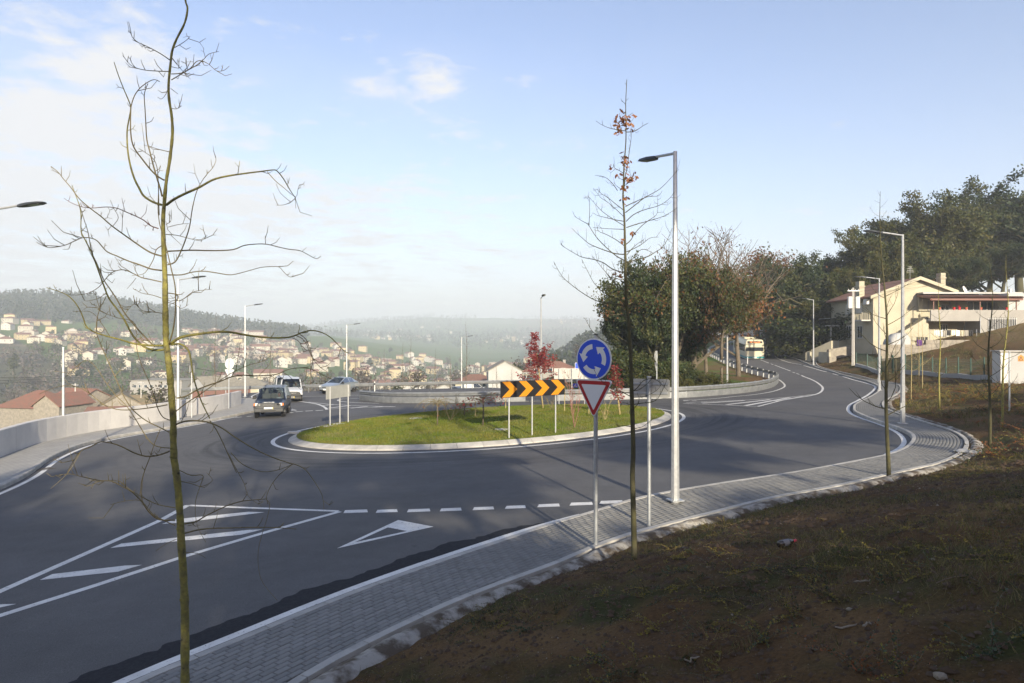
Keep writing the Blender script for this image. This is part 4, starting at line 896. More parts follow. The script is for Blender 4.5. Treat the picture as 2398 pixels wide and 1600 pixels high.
# -- dark off-roader
def suv():
    st = [(2.17, .50, .72, .84, .92, .62, .70, .68, .66), (2.08, .40, .70, .88, .96, .74, .86, .83, .78), (1.75, .36, .68, .92, 1.0, .80, .90, .86, .80), (.98, .36, .68, 1.02, 1.09, .80, .90, .87, .80),
          (.28, .36, .68, 1.10, 1.70, .80, .90, .87, .64), (-.62, .36, .68, 1.10, 1.75, .80, .90, .87, .66), (-.72, .36, .68, 1.10, 1.755, .80, .90, .87, .66), (-1.75, .36, .68, 1.10, 1.74, .80, .90, .87, .66), (-1.95, .40, .70, 1.10, 1.72, .78, .88, .85, .64), (-2.12, .48, .70, 1.0, 1.05, .70, .82, .80, .70)]
    def fr(t):
        front_parts(t, 2.2, (2.11, .60, .84, .12, .30, .17), (2.17, 0, .83, .62, .15, 3), (2.20, .63), (.78, .98, 1.16), (2.06, .79, .84, .14, .09, .15))
        MB().box((2.13, 0, .52), (.16, 1.66, .26)).obj('bumper', M['plastic'], t, bevel=.05); MB().box((2.215, 0, .46), (.01, .85, .12)).obj('air_intake', M['blk'], t)
        o = ob('bonnet_lettering', text_mesh('bonnet_lettering', 'LAND ROVER', .105, M['plate'], .006), t, (2.12, 0, .955)); o.rotation_euler = (rad(70), 0, rad(90))
        for s in (-1, 1): MB().tube([(-1.7, s*.52, 1.80), (.1, s*.52, 1.79)], .018, 6).obj('roof_rail', M['blk'], t)
        MB().box((.75, 0, .98), (.45, 1.4, .12)).obj('dashboard', M['blk'], t)
    h = math.atan2(-.976, .217); f = Vector((-14.45, 40.85, 0)); c = f-Vector((.217, -.976, 0))*1.28
    t = car('off_road_car', 'dark navy off-road car with grey bumper rounding the island', on_road(c.x, c.y), h, st, [3], [4, 6], [8], M['navy'], M['plastic'], [(1.28, .35, .22, .76), (-1.28, .35, .22, .76)], fr, seats=[(.0, .38, 1.02), (.0, -.38, 1.02), (-1.1, 0, 1.0)])
    Rz = Matrix.Rotation(h, 3, 'Z'); p = t.location+Rz@Vector((.12, .37, .55)); person_seated('driver in pale shirt at the wheel of the dark off-road car', p, h, M['swhite'], M['hair_dark'])
suv()
def van_at(name, label, c, hd, paint, driver=None, group=None):
    st = [(2.12, .42, .62, .80, .86, .60, .72, .70, .64), (2.0, .26, .60, .88, .96, .72, .86, .84, .74), (1.55, .24, .60, .96, 1.06, .78, .89, .87, .76), (1.15, .24, .60, 1.02, 1.14, .78, .90, .88, .78),
          (.35, .24, .60, 1.10, 1.76, .78, .90, .88, .68), (-.55, .24, .60, 1.10, 1.82, .78, .90, .88, .70), (-.65, .24, .60, 1.10, 1.82, .78, .90, .88, .70), (-2.0, .26, .60, 1.10, 1.80, .78, .89, .87, .70), (-2.2, .35, .60, 1.08, 1.74, .76, .87, .85, .68)]
    def fr(t):
        front_parts(t, 2.1, (2.0, .66, .80, .22, .26, .26), (2.10, 0, .76, .8, .10, 2), (2.16, .44), (.95, .99, 1.12))
        MB().box((2.08, 0, .40), (.18, 1.6, .28)).obj('bumper', M['blk'], t, bevel=.05); MB().box((.95, 0, 1.02), (.4, 1.4, .1)).obj('dashboard', M['blk'], t)
    h = math.atan2(hd[1], hd[0]); t = car(name, label, c, h, st, [3], [4], [], paint, M['blk'] if paint is M['carwhite'] else paint, [(1.32, .31, .19, .76), (-1.38, .31, .19, .76)], fr, group, seats=[(.0, .38, 1.05), (.0, -.38, 1.05)])
    if driver: Rz = Matrix.Rotation(h, 3, 'Z'); person_seated(driver, t.location+Rz@Vector((.12, .38, .60)), h, M['shirt'], M['hair_grey'])
    return t
van_at('white_van', 'white panel van with black bumper following the dark off-road car', on_road(-17.9, 55.3), (.31, -.95), M['carwhite'], 'grey-haired driver behind the windscreen of the white van')
van_at('white_van', 'second white van, mostly hidden behind the first, on the far approach', on_road(-19.95, 60.0), (.36, -.93), M['carwhite'])
p = atY(1112, 918, 118); van_at('white_van', 'white van parked side-on in front of the white gabled house', (p.x, p.y, tz(p.x, p.y)), (.9, .42), M['carwhite'])
p = atY(1066, 912, 122); 
van_at('dark_van', 'small dark parked car left of the parked white van', (p.x, p.y, tz(p.x, p.y)), (-.5, -.86), M['maroon'])
def hatch():
    st = [(2.12, .36, .55, .66, .72, .55, .66, .64, .60), (2.0, .24, .52, .74, .80, .70, .82, .80, .72), (1.5, .22, .52, .82, .90, .76, .87, .85, .76), (1.0, .22, .52, .90, .98, .76, .88, .86, .76),
          (.0, .22, .52, .98, 1.43, .76, .88, .86, .60), (-.45, .22, .52, .98, 1.46, .76, .88, .86, .60), (-.53, .22, .52, .98, 1.46, .76, .88, .86, .60), (-1.2, .22, .52, .98, 1.40, .76, .88, .86, .58), (-1.9, .26, .52, .98, 1.08, .74, .86, .84, .62), (-2.1, .34, .52, .9, .96, .66, .78, .76, .60)]
    def fr(t):
        front_parts(t, 2.1, (1.98, .62, .70, .26, .30, .13), (2.11, 0, .62, .8, .06, 1), (2.15, .42), (.75, .95, 1.02)); MB().box((2.07, 0, .34), (.16, 1.3, .12)).obj('air_intake', M['blk'], t)
    h = math.atan2(-.93, -.36); return car('hatchback', 'silver hatchback on the far road, half behind the blank sign', on_road(-16.5, 65.2), h, st, [3], [4, 6], [7], M['silver'], M['silver'], [(1.3, .31, .2, .74), (-1.3, .31, .2, .74)], fr, seats=[(-.1, .36, .85), (-.1, -.36, .85)])
hatch()
# -- city bus
def bus():
    M['cream'] = mat('bus_cream', (.54, .50, .35), .4, coat=.2); M['teal'] = mat('bus_teal', (.03, .26, .28), .4, coat=.2); M['led'] = mat('led_amber', (.9, .25, .05), .5, emit=(1, .28, .05, 1.1)); M['busglass'] = mat('bus_glass', (.03, .035, .04), .05, spec=.8); M['blind'] = mat('sun_blind', (.34, .35, .36), .7)
    p = atY(1767, 840, 93.5); fx, fy = p.x, p.y; h = math.atan2(-.985, -.17); Rz = Matrix.Rotation(h, 3, 'Z'); c = Vector((fx, fy, 0))-Rz@Vector((5.3, 0, 0)); c = Vector((c.x, c.y, float(RH(fx, fy))))
    t = thing('city_bus', 'cream and teal city bus coming downhill with lit destination board', 'bus', c, h)
    slope = .045
    L, W2, H = 10.8, 1.26, 2.92
    mb = MB(); sec = [(-W2, .32), (W2, .32), (W2+.01, 1.0), (W2-.04, 2.3), (W2-.16, H-.12), (W2-.34, H), (-W2+.34, H), (-W2+.16, H-.12), (-W2+.04, 2.3), (-W2-.01, 1.0)]
    for x, k in ((-5.4, 1), (5.22, 1), (5.38, .97)): mb.v += [(x, y*k, z) for y, z in sec]
    n = len(sec)
    for i in range(2):
        for k in range(n): mb.f.append((i*n+k, i*n+(k+1) % n, (i+1)*n+(k+1) % n, (i+1)*n+k)); mb.m.append(0)
    mb.f += [tuple(range(n)), tuple(range(2*n, 3*n))[::-1]]; mb.m += [0, 0]; mb.obj('body', M['cream'], t)
    MB().box((5.36, 0, .50), (.09, 2.46, .24)).obj('bumper', M['teal'], t); MB().box((5.34, 0, .34), (.06, 2.3, .1)).obj('lower_valance', M['blk'], t)
    for s in (-1, 1): MB().box((0, s*1.262, .50), (10.6, .02, .26)).obj('side_stripe', M['teal'], t)
    w = MB().prism([(-1.16, 1.38), (1.16, 1.38), (1.12, 2.38), (-1.12, 2.38)], lambda u, v, d: (d-(v-1.38)*.05, u, v), 5.37, 5.405).obj('windscreen', M['busglass'], t)
    MB().box((5.405, 0, 1.9), (.012, .03, 1.0)).obj('centre_bar', M['blk'], w)
    for s in (-1, 1): MB().prism([(s*.06, 2.02), (s*1.05, 2.0), (s*1.08, 2.33), (s*.06, 2.34)], lambda u, v, d: (d-(v-1.38)*.05, u, v), 5.408, 5.412).obj('sun_blind', M['blind'], w)
    b = MB().box((5.37, 0, 2.58), (.03, 1.95, .28)).obj('destination_board', M['blk'], t)
    o = ob('destination_text', text_mesh('destination_text', '505 Creixomil', .235, M['led'], .003), b, (5.389, 0, 2.58)); o.rotation_euler = (rad(90), 0, rad(90))
    for s in (-1, 1):
        for k in (0, 1): MB().tube([(5.385, s*(.95-.2*k), .78), (5.405, s*(.95-.2*k), .78)], .07, 12).obj('headlight', M['hlamp'], t)
        MB().tube([(5.3, s*1.2, 2.3), (5.55, s*1.42, 2.25), (5.55, s*1.42, 2.0)], .02, 6).obj('mirror_arm', M['blk'], t); MB().box((5.55, s*1.42, 1.85), (.08, .18, .34)).obj('mirror', M['blk'], t)
        for k in range(6): MB().box((4.2-k*1.62, s*1.255, 1.75), (1.45, .02, .95)).obj('side_window', M['busglass'], t)
        for x in (3.2, -2.9): wheel(t, x, s*1.08, .48, .28)
        MB().tube([(5.41, s*.1, 1.36), (5.42, s*.55, 1.42), (5.42, s*.9, 1.40)], .012, 5).obj('wiper', M['blk'], t)
    pl = MB().box((5.41, 0, .50), (.015, .5, .11)).obj('number_plate', M['plate'], t)
    MB().box((.5, 0, H+.08), (2.6, 1.6, .2)).obj('roof_unit', M['cream'], t, bevel=.05)
    t.rotation_euler = (0, slope, h)
bus()
# ------------------------------------------------------------------ buildings
M['cream_wall'] = mat('cream_render', (.43, .395, .295), .9, c2=(.37, .34, .255), scale=.7, bump=.12, bscale=30); M['grey_wall'] = mat('grey_render', (.32, .305, .28), .9, c2=(.27, .26, .24), scale=.8); M['white_wall'] = mat('white_render', (.42, .42, .41), .9, c2=(.36, .36, .35), scale=.5)
M['tile'] = mat('clay_tile', (.21, .105, .075), .85, c2=(.15, .085, .06), scale=3, rnd=.15); M['oldtile'] = mat('old_clay_tile', (.22, .095, .065), .9, c2=(.17, .10, .07), scale=1.2, rnd=.1); M['mosstile'] = mat('mossy_tile', (.22, .16, .09), .9, c2=(.13, .12, .07), scale=1.5); M['stone'] = mat('rough_stone', (.30, .27, .22), .95, c2=(.20, .18, .15), scale=2.2, bump=.8, bscale=12)
M['fibre'] = mat('weathered_fibre_roof', (.26, .24, .19), .9, c2=(.20, .185, .15), scale=2); M['frame_w'] = mat('white_frame', (.55, .55, .53), .5); M['dark_in'] = mat('dark_opening', (.03, .03, .032), .8); M['rust'] = mat('rust_red_paint', (.17, .075, .055), .6); M['greenm'] = mat('dark_green_paint', (.012, .055, .04), .5); M['terr'] = mat('terracotta', (.42, .10, .05), .8); M['potleaf'] = leafmat('pot_plant', (.05, .12, .02), (.10, .14, .03)); M['petal'] = mat('red_petal', (.55, .03, .04), .6); M['blue_cl'] = mat('blue_cloth', (.03, .035, .20), .9); M['purple'] = mat('purple_cloth', (.08, .02, .16), .9)
M['shut'] = mat('window_shutter', (.55, .52, .45), .7)
def window(parent, fn, u, v, w, h, name='window', frame='frame_w', pane='glass', mull=1):
    """fn(u, v, out) -> local point on a facade; frame with panes and sill"""
    f = MB(); b = .06
    for (u0, u1, v0, v1) in ((u-w/2, u+w/2, v+h/2-b, v+h/2), (u-w/2, u+w/2, v-h/2, v-h/2+b), (u-w/2, u-w/2+b, v-h/2+b, v+h/2-b), (u+w/2-b, u+w/2, v-h/2+b, v+h/2-b)) + tuple((u-w/2+w*k/(mull+1)-b/2, u-w/2+w*k/(mull+1)+b/2, v-h/2+b, v+h/2-b) for k in range(1, mull+1)):
        f.prism([(u0, v0), (u1, v0), (u1, v1), (u0, v1)], fn, .0, .05)
    o = f.obj(name, M[frame], parent)
    MB().prism([(u-w/2+.02, v-h/2+.02), (u+w/2-.02, v-h/2+.02), (u+w/2-.02, v+h/2-.02), (u-w/2+.02, v+h/2-.02)], fn, .004, .018).obj('pane', M[pane], o)
    MB().prism([(u-w/2-.08, v-h/2-.06), (u+w/2+.08, v-h/2-.06), (u+w/2+.08, v-h/2), (u-w/2-.08, v-h/2)], fn, .0, .12).obj('sill', M['concrete'], o)
    return o
def cream_house():
    Y0 = 80.; K = Y0/FPX
    X = lambda px: (px-CXP)*K
    Z = lambda py: -(py-HOR)*K
    hx = lambda x: 1960+x*.18638; hy = lambda y: 630+y*.18638
    ox, oz = X(hx(455)), Z(hy(900)); t = thing('cream_house', 'two-storey cream gabled house with tiled porch on the right hillside', 'house', (ox, Y0, oz))
    LX = lambda h_: X(hx(h_))-ox; LZ = lambda h_: Z(hy(h_))-oz
    F = lambda u, v, d: (u, -d, v)
    xl, xr, xa = LX(455), LX(1600), LX(1012); ze, za = LZ(325), LZ(98); D = 10.5; zb = -1.6
    w = MB(); o = [(xl, zb), (xr, zb), (xr, ze-.15), (xa, za-.35), (xl, ze-.15)]; w.prism(o, lambda u, v, d: (u, d, v), 0, D); w.obj('wall', M['cream_wall'], t)
    rf = None
    for (x0, z0, x1, z1) in ((xl-.55, ze-.42, xa, za-.30), (xa, za-.30, xr+.55, ze-.42)):
        mb = MB(); mb.prism([(x0, z0), (x1, z1), (x1, z1+.20), (x0, z0+.20)], lambda u, v, d: (u, d, v), -.45, D+.4); q = mb.obj('roof', M['oldtile'], t); rf = rf or q
    for (x0, z0, x1, z1) in ((xl-.6, ze-.52, xa, za-.38), (xa, za-.38, xr+.6, ze-.52)):
        MB().prism([(x0, z0), (x1, z1), (x1, z1+.38), (x0, z0+.38)], lambda u, v, d: (u, -d, v), .46, .62).obj('verge_board', M['cream_wall'], t)
    for px0, px1, pt in ((398, 465, 200), (1450, 1512, 92)):
        c = MB(); c.box(((LX(px0)+LX(px1))/2, 2.6, LZ(pt)/2+ze/2), (LX(px1)-LX(px0), .9, LZ(pt)-ze+1.2)); c.box(((LX(px0)+LX(px1))/2, 2.6, LZ(pt)), (LX(px1)-LX(px0)+.14, 1.05, .12)); c.obj('chimney', M['cream_wall'], rf)
    # left flank, seen at a slant and in shade
    Fl = lambda u, v, d: (xl-d, u, v)
    for u0, v0, w0, h0 in ((3.2, LZ(480), 1.3, 1.2), (6.0, LZ(480), 1.0, 1.2)): window(t, Fl, u0, v0, w0, h0, pane='shut')
    for u0, v0, w0, h0 in ((3.0, LZ(790), 1.2, 1.5), (5.8, LZ(790), 1.2, 1.6), (8.6, LZ(790), 1.1, 1.5)): window(t, Fl, u0, v0, w0, h0)
    MB().box((xl-.25, 1.0, LZ(400)), (.4, .85, .75)).obj('air_conditioner', M['white'], t)
    b = MB().box((xl-.6, 1.3, LZ(645)), (1.15, 1.9, .16)).obj('balcony', M['concrete'], t)
    for k in range(9): MB().box((xl-1.1, .45+k*.21, LZ(595)), (.07, .07, .85)).obj('baluster', M['cream_wall'], b)
    for k in range(5): MB().box((xl-1.1+k*.22, .4, LZ(595)), (.07, .07, .85)).obj('baluster', M['cream_wall'], b)
    MB().box((xl-1.1, 1.3, LZ(552)), (.1, 1.9, .1)).obj('hand_rail', M['cream_wall'], b)
    b = MB().box((xl-.9, 8.6, LZ(700)), (1.8, 3.2, .15)).obj('balcony', M['concrete'], t)
    MB().box((xl-1.78, 8.6, LZ(650)), (.03, 3.1, .95)).obj('glass_panel', M['carglass'], b); MB().box((xl-.9, 7.02, LZ(650)), (1.75, .03, .95)).obj('glass_panel', M['carglass'], b); MB().box((xl-1.78, 8.6, LZ(600)), (.06, 3.2, .05)).obj('hand_rail', M['galv'], b)
    MB().box((xl-1.6, 7.2, (LZ(720)+zb)/2), (.16, .16, LZ(720)-zb)).obj('column', M['concrete'], t)
    # annex with porch
    ax0, ax1 = LX(1010), LX(2270); zt = LZ(322); zf = LZ(527); zu = LZ(662); dpt = 2.6; xs = LX(1605); xp = LX(1945)
    fY = -dpt
    MB().box(((ax0+xp)/2, -.15, (zt+zf)/2-.1), (xp-ax0, .28, zt-zf-.2)).obj('upper_wall', M['cream_wall'], t)
    MB().box(((xp+ax1)/2+.0, -dpt/2, (zt+zf)/2+.0), (ax1-xp, dpt-.1, zt-zf)).obj('annex_block', M['white_wall'], t)
    MB().box(((ax0+ax1)/2, -.6, zt+.10), (ax1-ax0+.2, 1.4, .2)).obj('parapet', M['white_wall'], t)
    MB().box(((ax0+.0+xs)/2, fY+.1, (zf+zu)/2), (xs-ax0-.0, .2, zf-zu)).obj('terrace_front', M['grey_wall'], t)
    MB().box(((ax0+xs)/2, -dpt/2+.05, zu+.12), (xs-ax0-.04, dpt-.3, .22)).obj('terrace_floor', M['concrete'], t)
    gx = LX(2345)
    MB().box(((xs+gx)/2+.02, -dpt/2-.02, (zf+zb)/2-.002), (gx-xs, dpt, zf-zb)).obj('annex_base', M['grey_wall'], t)
    MB().box((LX(2310), -dpt-.03, LZ(595)), (.6, .06, 1.9)).obj('white_gate', M['white'], t)
    pr = MB(); z0, z1 = LZ(385), LZ(345); px0, px1 = LX(980), LX(2105)
    pr.prism([(-.35, z1), (-dpt-.35, z0), (-dpt-.35, z0-.07), (-.35, z1-.08)], lambda u, v, d: (d, u, v), px0, px1); proof = pr.obj('porch_roof', M['rust'], t)
    nt_ = 38; tl = MB()
    for k in range(7): a0, a1 = math.pi*k/6, 0; tl.v += [(math.cos(a0)*.085, 0, math.sin(a0)*.07), (math.cos(a0)*.075, 1, math.sin(a0)*.06)]
    for k in range(6): tl.f.append((2*k, 2*k+2, 2*k+3, 2*k+1)); tl.m.append(0)
    tm = tl.mesh('tile_row', M['tile']); 
    sl_ = math.hypot(dpt, z1-z0)
    for k in range(nt_):
        x = px0+.1+(px1-px0-.2)*k/(nt_-1)
        q = ob('tile', tm, proof, (x, -dpt-.40, z0+.01)); q.scale = (1.3, sl_, 2.6); q.rotation_euler = (math.atan2(z1-z0, dpt), 0, 0)
    MB().box(((px0+px1)/2, -dpt-.30, z0-.14), (px1-px0, .10, .22)).obj('porch_beam', M['rust'], t)
    for h_ in (1042, 1607, 2050): MB().box((LX(h_), -dpt+.02, (z0+zf)/2), (.09, .09, z0-zf)).obj('porch_post', M['rust'], t)
    Fb = lambda u, v, d: (u, -.30-d, v)
    window(t, Fb, LX(1335), LZ(490), 1.0, .75)
    for a_, c_ in ((1690, 1760), (1860, 1940)): window(t, Fb, LX(1690 if a_ == 1690 else 1860), LZ(468), 1.45 if a_ == 1690 else 1.5, 1.05, pane='glass', mull=1)
    for h_ in (1130, 1400, 1482): MB().box((LX(h_), -.32, LZ(465)), (.16, .06, 1.1)).obj('pilaster', M['grey_wall'], t)
    # flower pots on the terrace
    for i, (h_, red) in enumerate(((1120, 0), (1297, 1), (1362, 1), (1447, 0), (1625, 0), (1940, 1))):
        p = thing('flower_pot', ['terracotta pot with leafy plant at the left end of the terrace', 'red flower pot under the terrace window, left of two', 'red flower pot under the terrace window, right of two', 'terracotta pot with leafy plant right of the terrace window', 'terracotta pot with trailing plant by the porch post', 'red flower pot at the right end of the terrace'][i], 'flower pot', (ox+LX(h_), Y0+fY+.1, oz+zf), 0, 'pots on the terrace')
        MB().tube([(0, 0, 0), (0, 0, .26), (0, 0, .30)], [.10, .15, .16], 10).obj('pot', M['terr'] if not red else M['petal'], p)
        rs_ = random.Random(i); mb = MB()
        for k in range(26): a = rs_.uniform(0, 6.28); e = rs_.uniform(.2, 1.3); L = rs_.uniform(.15, .34); d = Vector((math.cos(a)*math.cos(e), math.sin(a)*math.cos(e), math.sin(e))); s_ = Vector((-math.sin(a), math.cos(a), 0))*.035; b_ = Vector((0, 0, .28)); mb.quad(b_+s_*.3, b_+d*L*.6+s_, b_+d*L, b_+d*L*.6-s_)
        mb.obj('leaves', M['potleaf'] if not red or i % 2 else M['petal'], p)
    # ground floor: recess, barred gate, door, stairs
    Fg = lambda u, v, d: (u, -.02-d, v)
    window(t, Fg, LX(1340), LZ(770), .95, 1.4, name='glazed_door', mull=2)
    g = MB().box((LX(1870), fY-.03, LZ(705)), (LX(2040)-LX(1700), .05, 1.55)).obj('barred_opening', M['dark_in'], t)
    for k in range(17): MB().box((LX(1705)+k*(LX(2040)-LX(1705))/16, fY-.07, LZ(702)), (.035, .03, 1.5)).obj('bar', M['frame_w'], g)
    for z_ in (635, 770): MB().box((LX(1870), fY-.075, LZ(z_)), (LX(2050)-LX(1690), .03, .05)).obj('bar_rail', M['frame_w'], g)
    MB().tube([(LX(1607), fY-.06, LZ(620)), (LX(1607), fY-.06, zb)], .05, 8).obj('down_pipe', M['galv'], t)
    st = MB()
    for k in range(9): st.box((LX(760)+k*.30, -1.3, LZ(800)+.04+k*.21/1.0-1.0), (.31, 1.0, .21+2.0))
    st.obj('outside_steps', M['cream_wall'], t)
    MB().prism([(LX(690), LZ(800)), (LX(960), LZ(640)), (LX(1010), LZ(640)), (LX(1010), LZ(900)), (LX(690), LZ(900))], lambda u, v, d: (u, -d, v), 1.85, 2.0).obj('stair_wall', M['cream_wall'], t)
    # aerial and dish, roof box
    MB().tube([(LX(1012), 1.5, za-.2), (LX(1012), 1.5, za+1.4)], .02, 6).obj('aerial_mast', M['galv'], t)
    for k in range(4): MB().box((LX(1012), 1.5, za+.7+k*.2), (.9-.15*k, .015, .015)).obj('aerial_bar', M['galv'], t)
    mb = MB(); n = 16
    for r_, dd in ((0, .10), (.25, .07), (.45, 0)):
        for k in range(n): mb.v.append((r_*math.cos(2*math.pi*k/n), dd, r_*math.sin(2*math.pi*k/n)*1.1))
    for i in range(2):
        for k in range(n): mb.f.append((i*n+k, i*n+(k+1) % n, (i+1)*n+(k+1) % n, (i+1)*n+k)); mb.m.append(0)
    q = mb.obj('satellite_dish', M['white'], t, smooth=True); q.location = (LX(1545), -.9, LZ(270)); q.rotation_euler = (rad(-20), 0, rad(35)); MB().tube([(LX(1550), -.8, zt), (LX(1548), -.85, LZ(275))], .03, 6).obj('dish_arm', M['galv'], t)
    MB().tube([(LX(2085), -1.2, zt), (LX(2085), -1.2, LZ(262))], .22, 10).obj('roof_vent', M['galv_new'], t)
    sh = thing('garden_shed', 'small flat-roofed shed with blue cloth at the right picture edge', 'shed', (X(hx(2350)), Y0-2.2, oz+.1))
    MB().box((0, 0, (LZ(340)+0)/2+.6), (1.6, 1.4, LZ(340)-.6)).obj('wall', M['white_wall'], sh); MB().box((0, 0, LZ(340)+.35), (1.9, 1.7, .1)).obj('roof', M['fibre'], sh); MB().box((-.35, -.75, LZ(430)+.3), (.35, .05, 1.7)).obj('blue_cloth', M['blue_cl'], sh)
    # washing line
    wl = thing('washing_line', 'row of pale and dark washing hung below the terrace', 'washing', (ox+LX(1170), Y0-4.2, oz+LZ(775)))
    for k, m_ in enumerate(('white', 'swhite', 'seat', 'blk', 'white', 'swhite', 'cream_wall', 'seat', 'blk')):
        rs_ = random.Random(k+4); w0 = .42; hh = rs_.uniform(.5, .85); mb = MB(); x0 = -2.1+k*.48; nn = 5
        for j in range(nn+1): yy = .03*math.sin(j*2.1+k); mb.v += [(x0+w0*j/nn, yy, 0), (x0+w0*j/nn, yy*1.8, -hh*(1-.04*((j+k) % 3)))]
        for j in range(nn): mb.f.append((2*j, 2*j+2, 2*j+3, 2*j+1)); mb.m.append(0)
        mb.obj('garment', M[m_], wl)
    MB().tube([(-2.6, 0, .02), (2.6, 0, .02)], .01, 5).obj('line', M['blk'], wl)
    for s in (-2.6, 2.6): MB().tube([(s, 0, -1.2), (s, 0, .1)], .03, 6).obj('prop', M['galv'], wl)
    # retaining walls in front
    rw = thing('garden_wall', 'low stone retaining wall below the cream house', 'wall', (ox, Y0-5.2, oz)); rs_ = random.Random(2)
    xx = LX(240)
    while xx < LX(1420):
        w0 = rs_.uniform(.5, .95); zt_ = LZ(945) if xx < LX(700) else LZ(890); 
        for r_ in range(4): MB().box((xx+w0/2, rs_.uniform(-.03, .03), zt_-.22-r_*.44), (w0-.02, .4, .425)).obj('stone', M['stone'], rw)
        xx += w0
    sheetm = thing('car_cover', 'car under a pale cover parked beside the house wall', 'covered car', (ox+LX(500), Y0-4.2, oz+LZ(945)), rad(8)); mb = MB()
    for x, z in ((-1.15, .25), (-1.0, .75), (-.5, 1.15), (.2, 1.3), (.9, 1.2), (1.15, .6), (1.2, .1)):
        mb.v += [(x, -.8, -.3), (x, -.75, z*.7), (x, -.4, z), (x, .4, z), (x, .75, z*.7), (x, .8, -.3)]
    for i in range(6):
        for k in range(5): mb.f.append((i*6+k, i*6+k+1, (i+1)*6+k+1, (i+1)*6+k)); mb.m.append(0)
    mb.f += [(0, 1, 2, 3, 4, 5), (41, 40, 39, 38, 37, 36)]; mb.m += [0, 0]
    mb.obj('cover', M['white_wall'], sheetm, smooth=True)
    pc = thing('hanging_cloth', 'purple cloth hanging on the low wall below the cream house', 'cloth', (ox+LX(688), Y0-5.5, oz+LZ(890))); mb = MB(); nn = 6
    for j in range(nn+1): yy = .05*math.sin(j*1.9); mb.v += [(-.3+.6*j/nn, yy, 0), (-.3+.6*j/nn, yy*1.5-.05, -.66+.05*(j % 2))]
    for j in range(nn): mb.f.append((2*j, 2*j+2, 2*j+3, 2*j+1)); mb.m.append(0)
    mb.obj('fold', M['purple'], pc)
cream_house()
# --- cream garden walls, stair and stone wall by the uphill footway
def garden_walls():
    t = thing('garden_wall', 'cream rendered garden wall with sloping top beside the uphill footway', 'wall', atY(1900, 850, 86.))
    b = t.location
    def seg(p0, p1, z0b, z0t, z1b, z1t, name, m_='cream_wall', th=.25):
        (x0, Y0), (x1, Y1) = p0, p1; d = Vector((x1-x0, Y1-Y0, 0)).normalized(); n = Vector((-d.y, d.x, 0))*th
        a = [Vector((x0, Y0, z0b)), Vector((x1, Y1, z1b)), Vector((x1, Y1, z1t)), Vector((x0, Y0, z0t))]; mb = MB(); mb.v = [tuple(q-b) for q in a]+[tuple(q+n-b) for q in a]
        mb.f = [(0, 1, 2, 3), (7, 6, 5, 4), (0, 4, 5, 1), (1, 5, 6, 2), (2, 6, 7, 3), (3, 7, 4, 0)]; mb.m = [0]*6; mb.obj(name, M[m_], t)
    P = lambda x, y, Y: atY(*spx('5', x, y), Y)
    def S(xa, ya_t, ya_b, Ya, xb, yb_t, yb_b, Yb, name, m_='cream_wall', th=.25):
        A, A2, B, B2 = P(xa, ya_t, Ya), P(xa, ya_b, Ya), P(xb, yb_t, Yb), P(xb, yb_b, Yb); seg((A.x, A.y), (B.x, B.y), A2.z-.4, A.z, B2.z-.4, B.z, name, m_, th)
    S(500, 1410, 1480, 96, 522, 1410, 1482, 95.5, 'gate_pier', 'concrete'); S(530, 1435, 1485, 95, 605, 1442, 1505, 91, 'wall_panel'); S(605, 1418, 1505, 91, 632, 1418, 1512, 90.5, 'gate_pier')
    S(632, 1428, 1512, 90, 662, 1430, 1518, 88.5, 'wall_panel', 'grey_wall'); S(625, 1433, 1515, 89, 830, 1340, 1520, 86, 'sloping_wall'); S(830, 1340, 1520, 86, 975, 1338, 1420, 86.5, 'landing_wall', 'cream_wall')
    S(640, 1430, 1518, 87.5, 662, 1430, 1520, 87, 'gate_pier'); S(730, 1428, 1527, 85.5, 765, 1428, 1532, 84.5, 'gate_pier'); S(765, 1430, 1532, 84.5, 812, 1432, 1542, 83, 'wall_panel'); S(812, 1410, 1470, 83.5, 985, 1380, 1430, 84, 'stone_panel', 'stone', .4)
    S(815, 1465, 1545, 82.6, 870, 1470, 1535, 82.8, 'stone_panel', 'stone', .4)
    q = MB(); a_, c_ = P(885, 1340, 85.6), P(940, 1300, 86.2); q.tube([a_-b, c_-b], .03, 6); q.tube([a_-b+Vector((0, 0, -.9)), a_-b], .03, 6); q.obj('hand_rail', M['galv'], t)
garden_walls()
# --- utility pole with meter boxes
def utility_pole(label, px, ybase, ytop, Y, boxes=True, m_='concrete', w=.15):
    p = atY(px, ybase, Y); z = min(p.z, tz(p.x, p.y)+.2); t = thing('utility_pole', label, 'utility pole', (p.x, p.y, z)); H = zat(ytop, Y)-z
    MB().tube([(0, 0, -.4), (0, 0, H)], [w*1.25, w*.75], 4 if m_ == 'concrete' else 8).obj('pole', M[m_], t)
    if boxes:
        for s in (-1, 1): MB().box((s*.42, -.1, H-1.65), (.42, .35, 1.3)).obj('meter_box', M['white'], t, bevel=.03)
    MB().box((0, -.05, H-.35), (1.3, .08, .08)).obj('cross_arm', M['galv'], t)
    for k in (-.55, -.2, .2, .55): MB().tube([(k, -.05, H-.3), (k, -.05, H-.14)], .035, 6).obj('insulator', M['white'], t)
    return t, Vector((p.x, p.y, z+H-.15))
M['wood'] = mat('weathered_wood', (.16, .13, .10), .9, c2=(.11, .09, .07), scale=6)
_, up1 = utility_pole('concrete utility pole with two white meter boxes left of the cream house', 1998, 835, 674, 76.)
_, up2 = utility_pole('dark wooden utility pole beside the road at the uphill bend', 1858, 800, 700, 114., False, 'wood', .14)
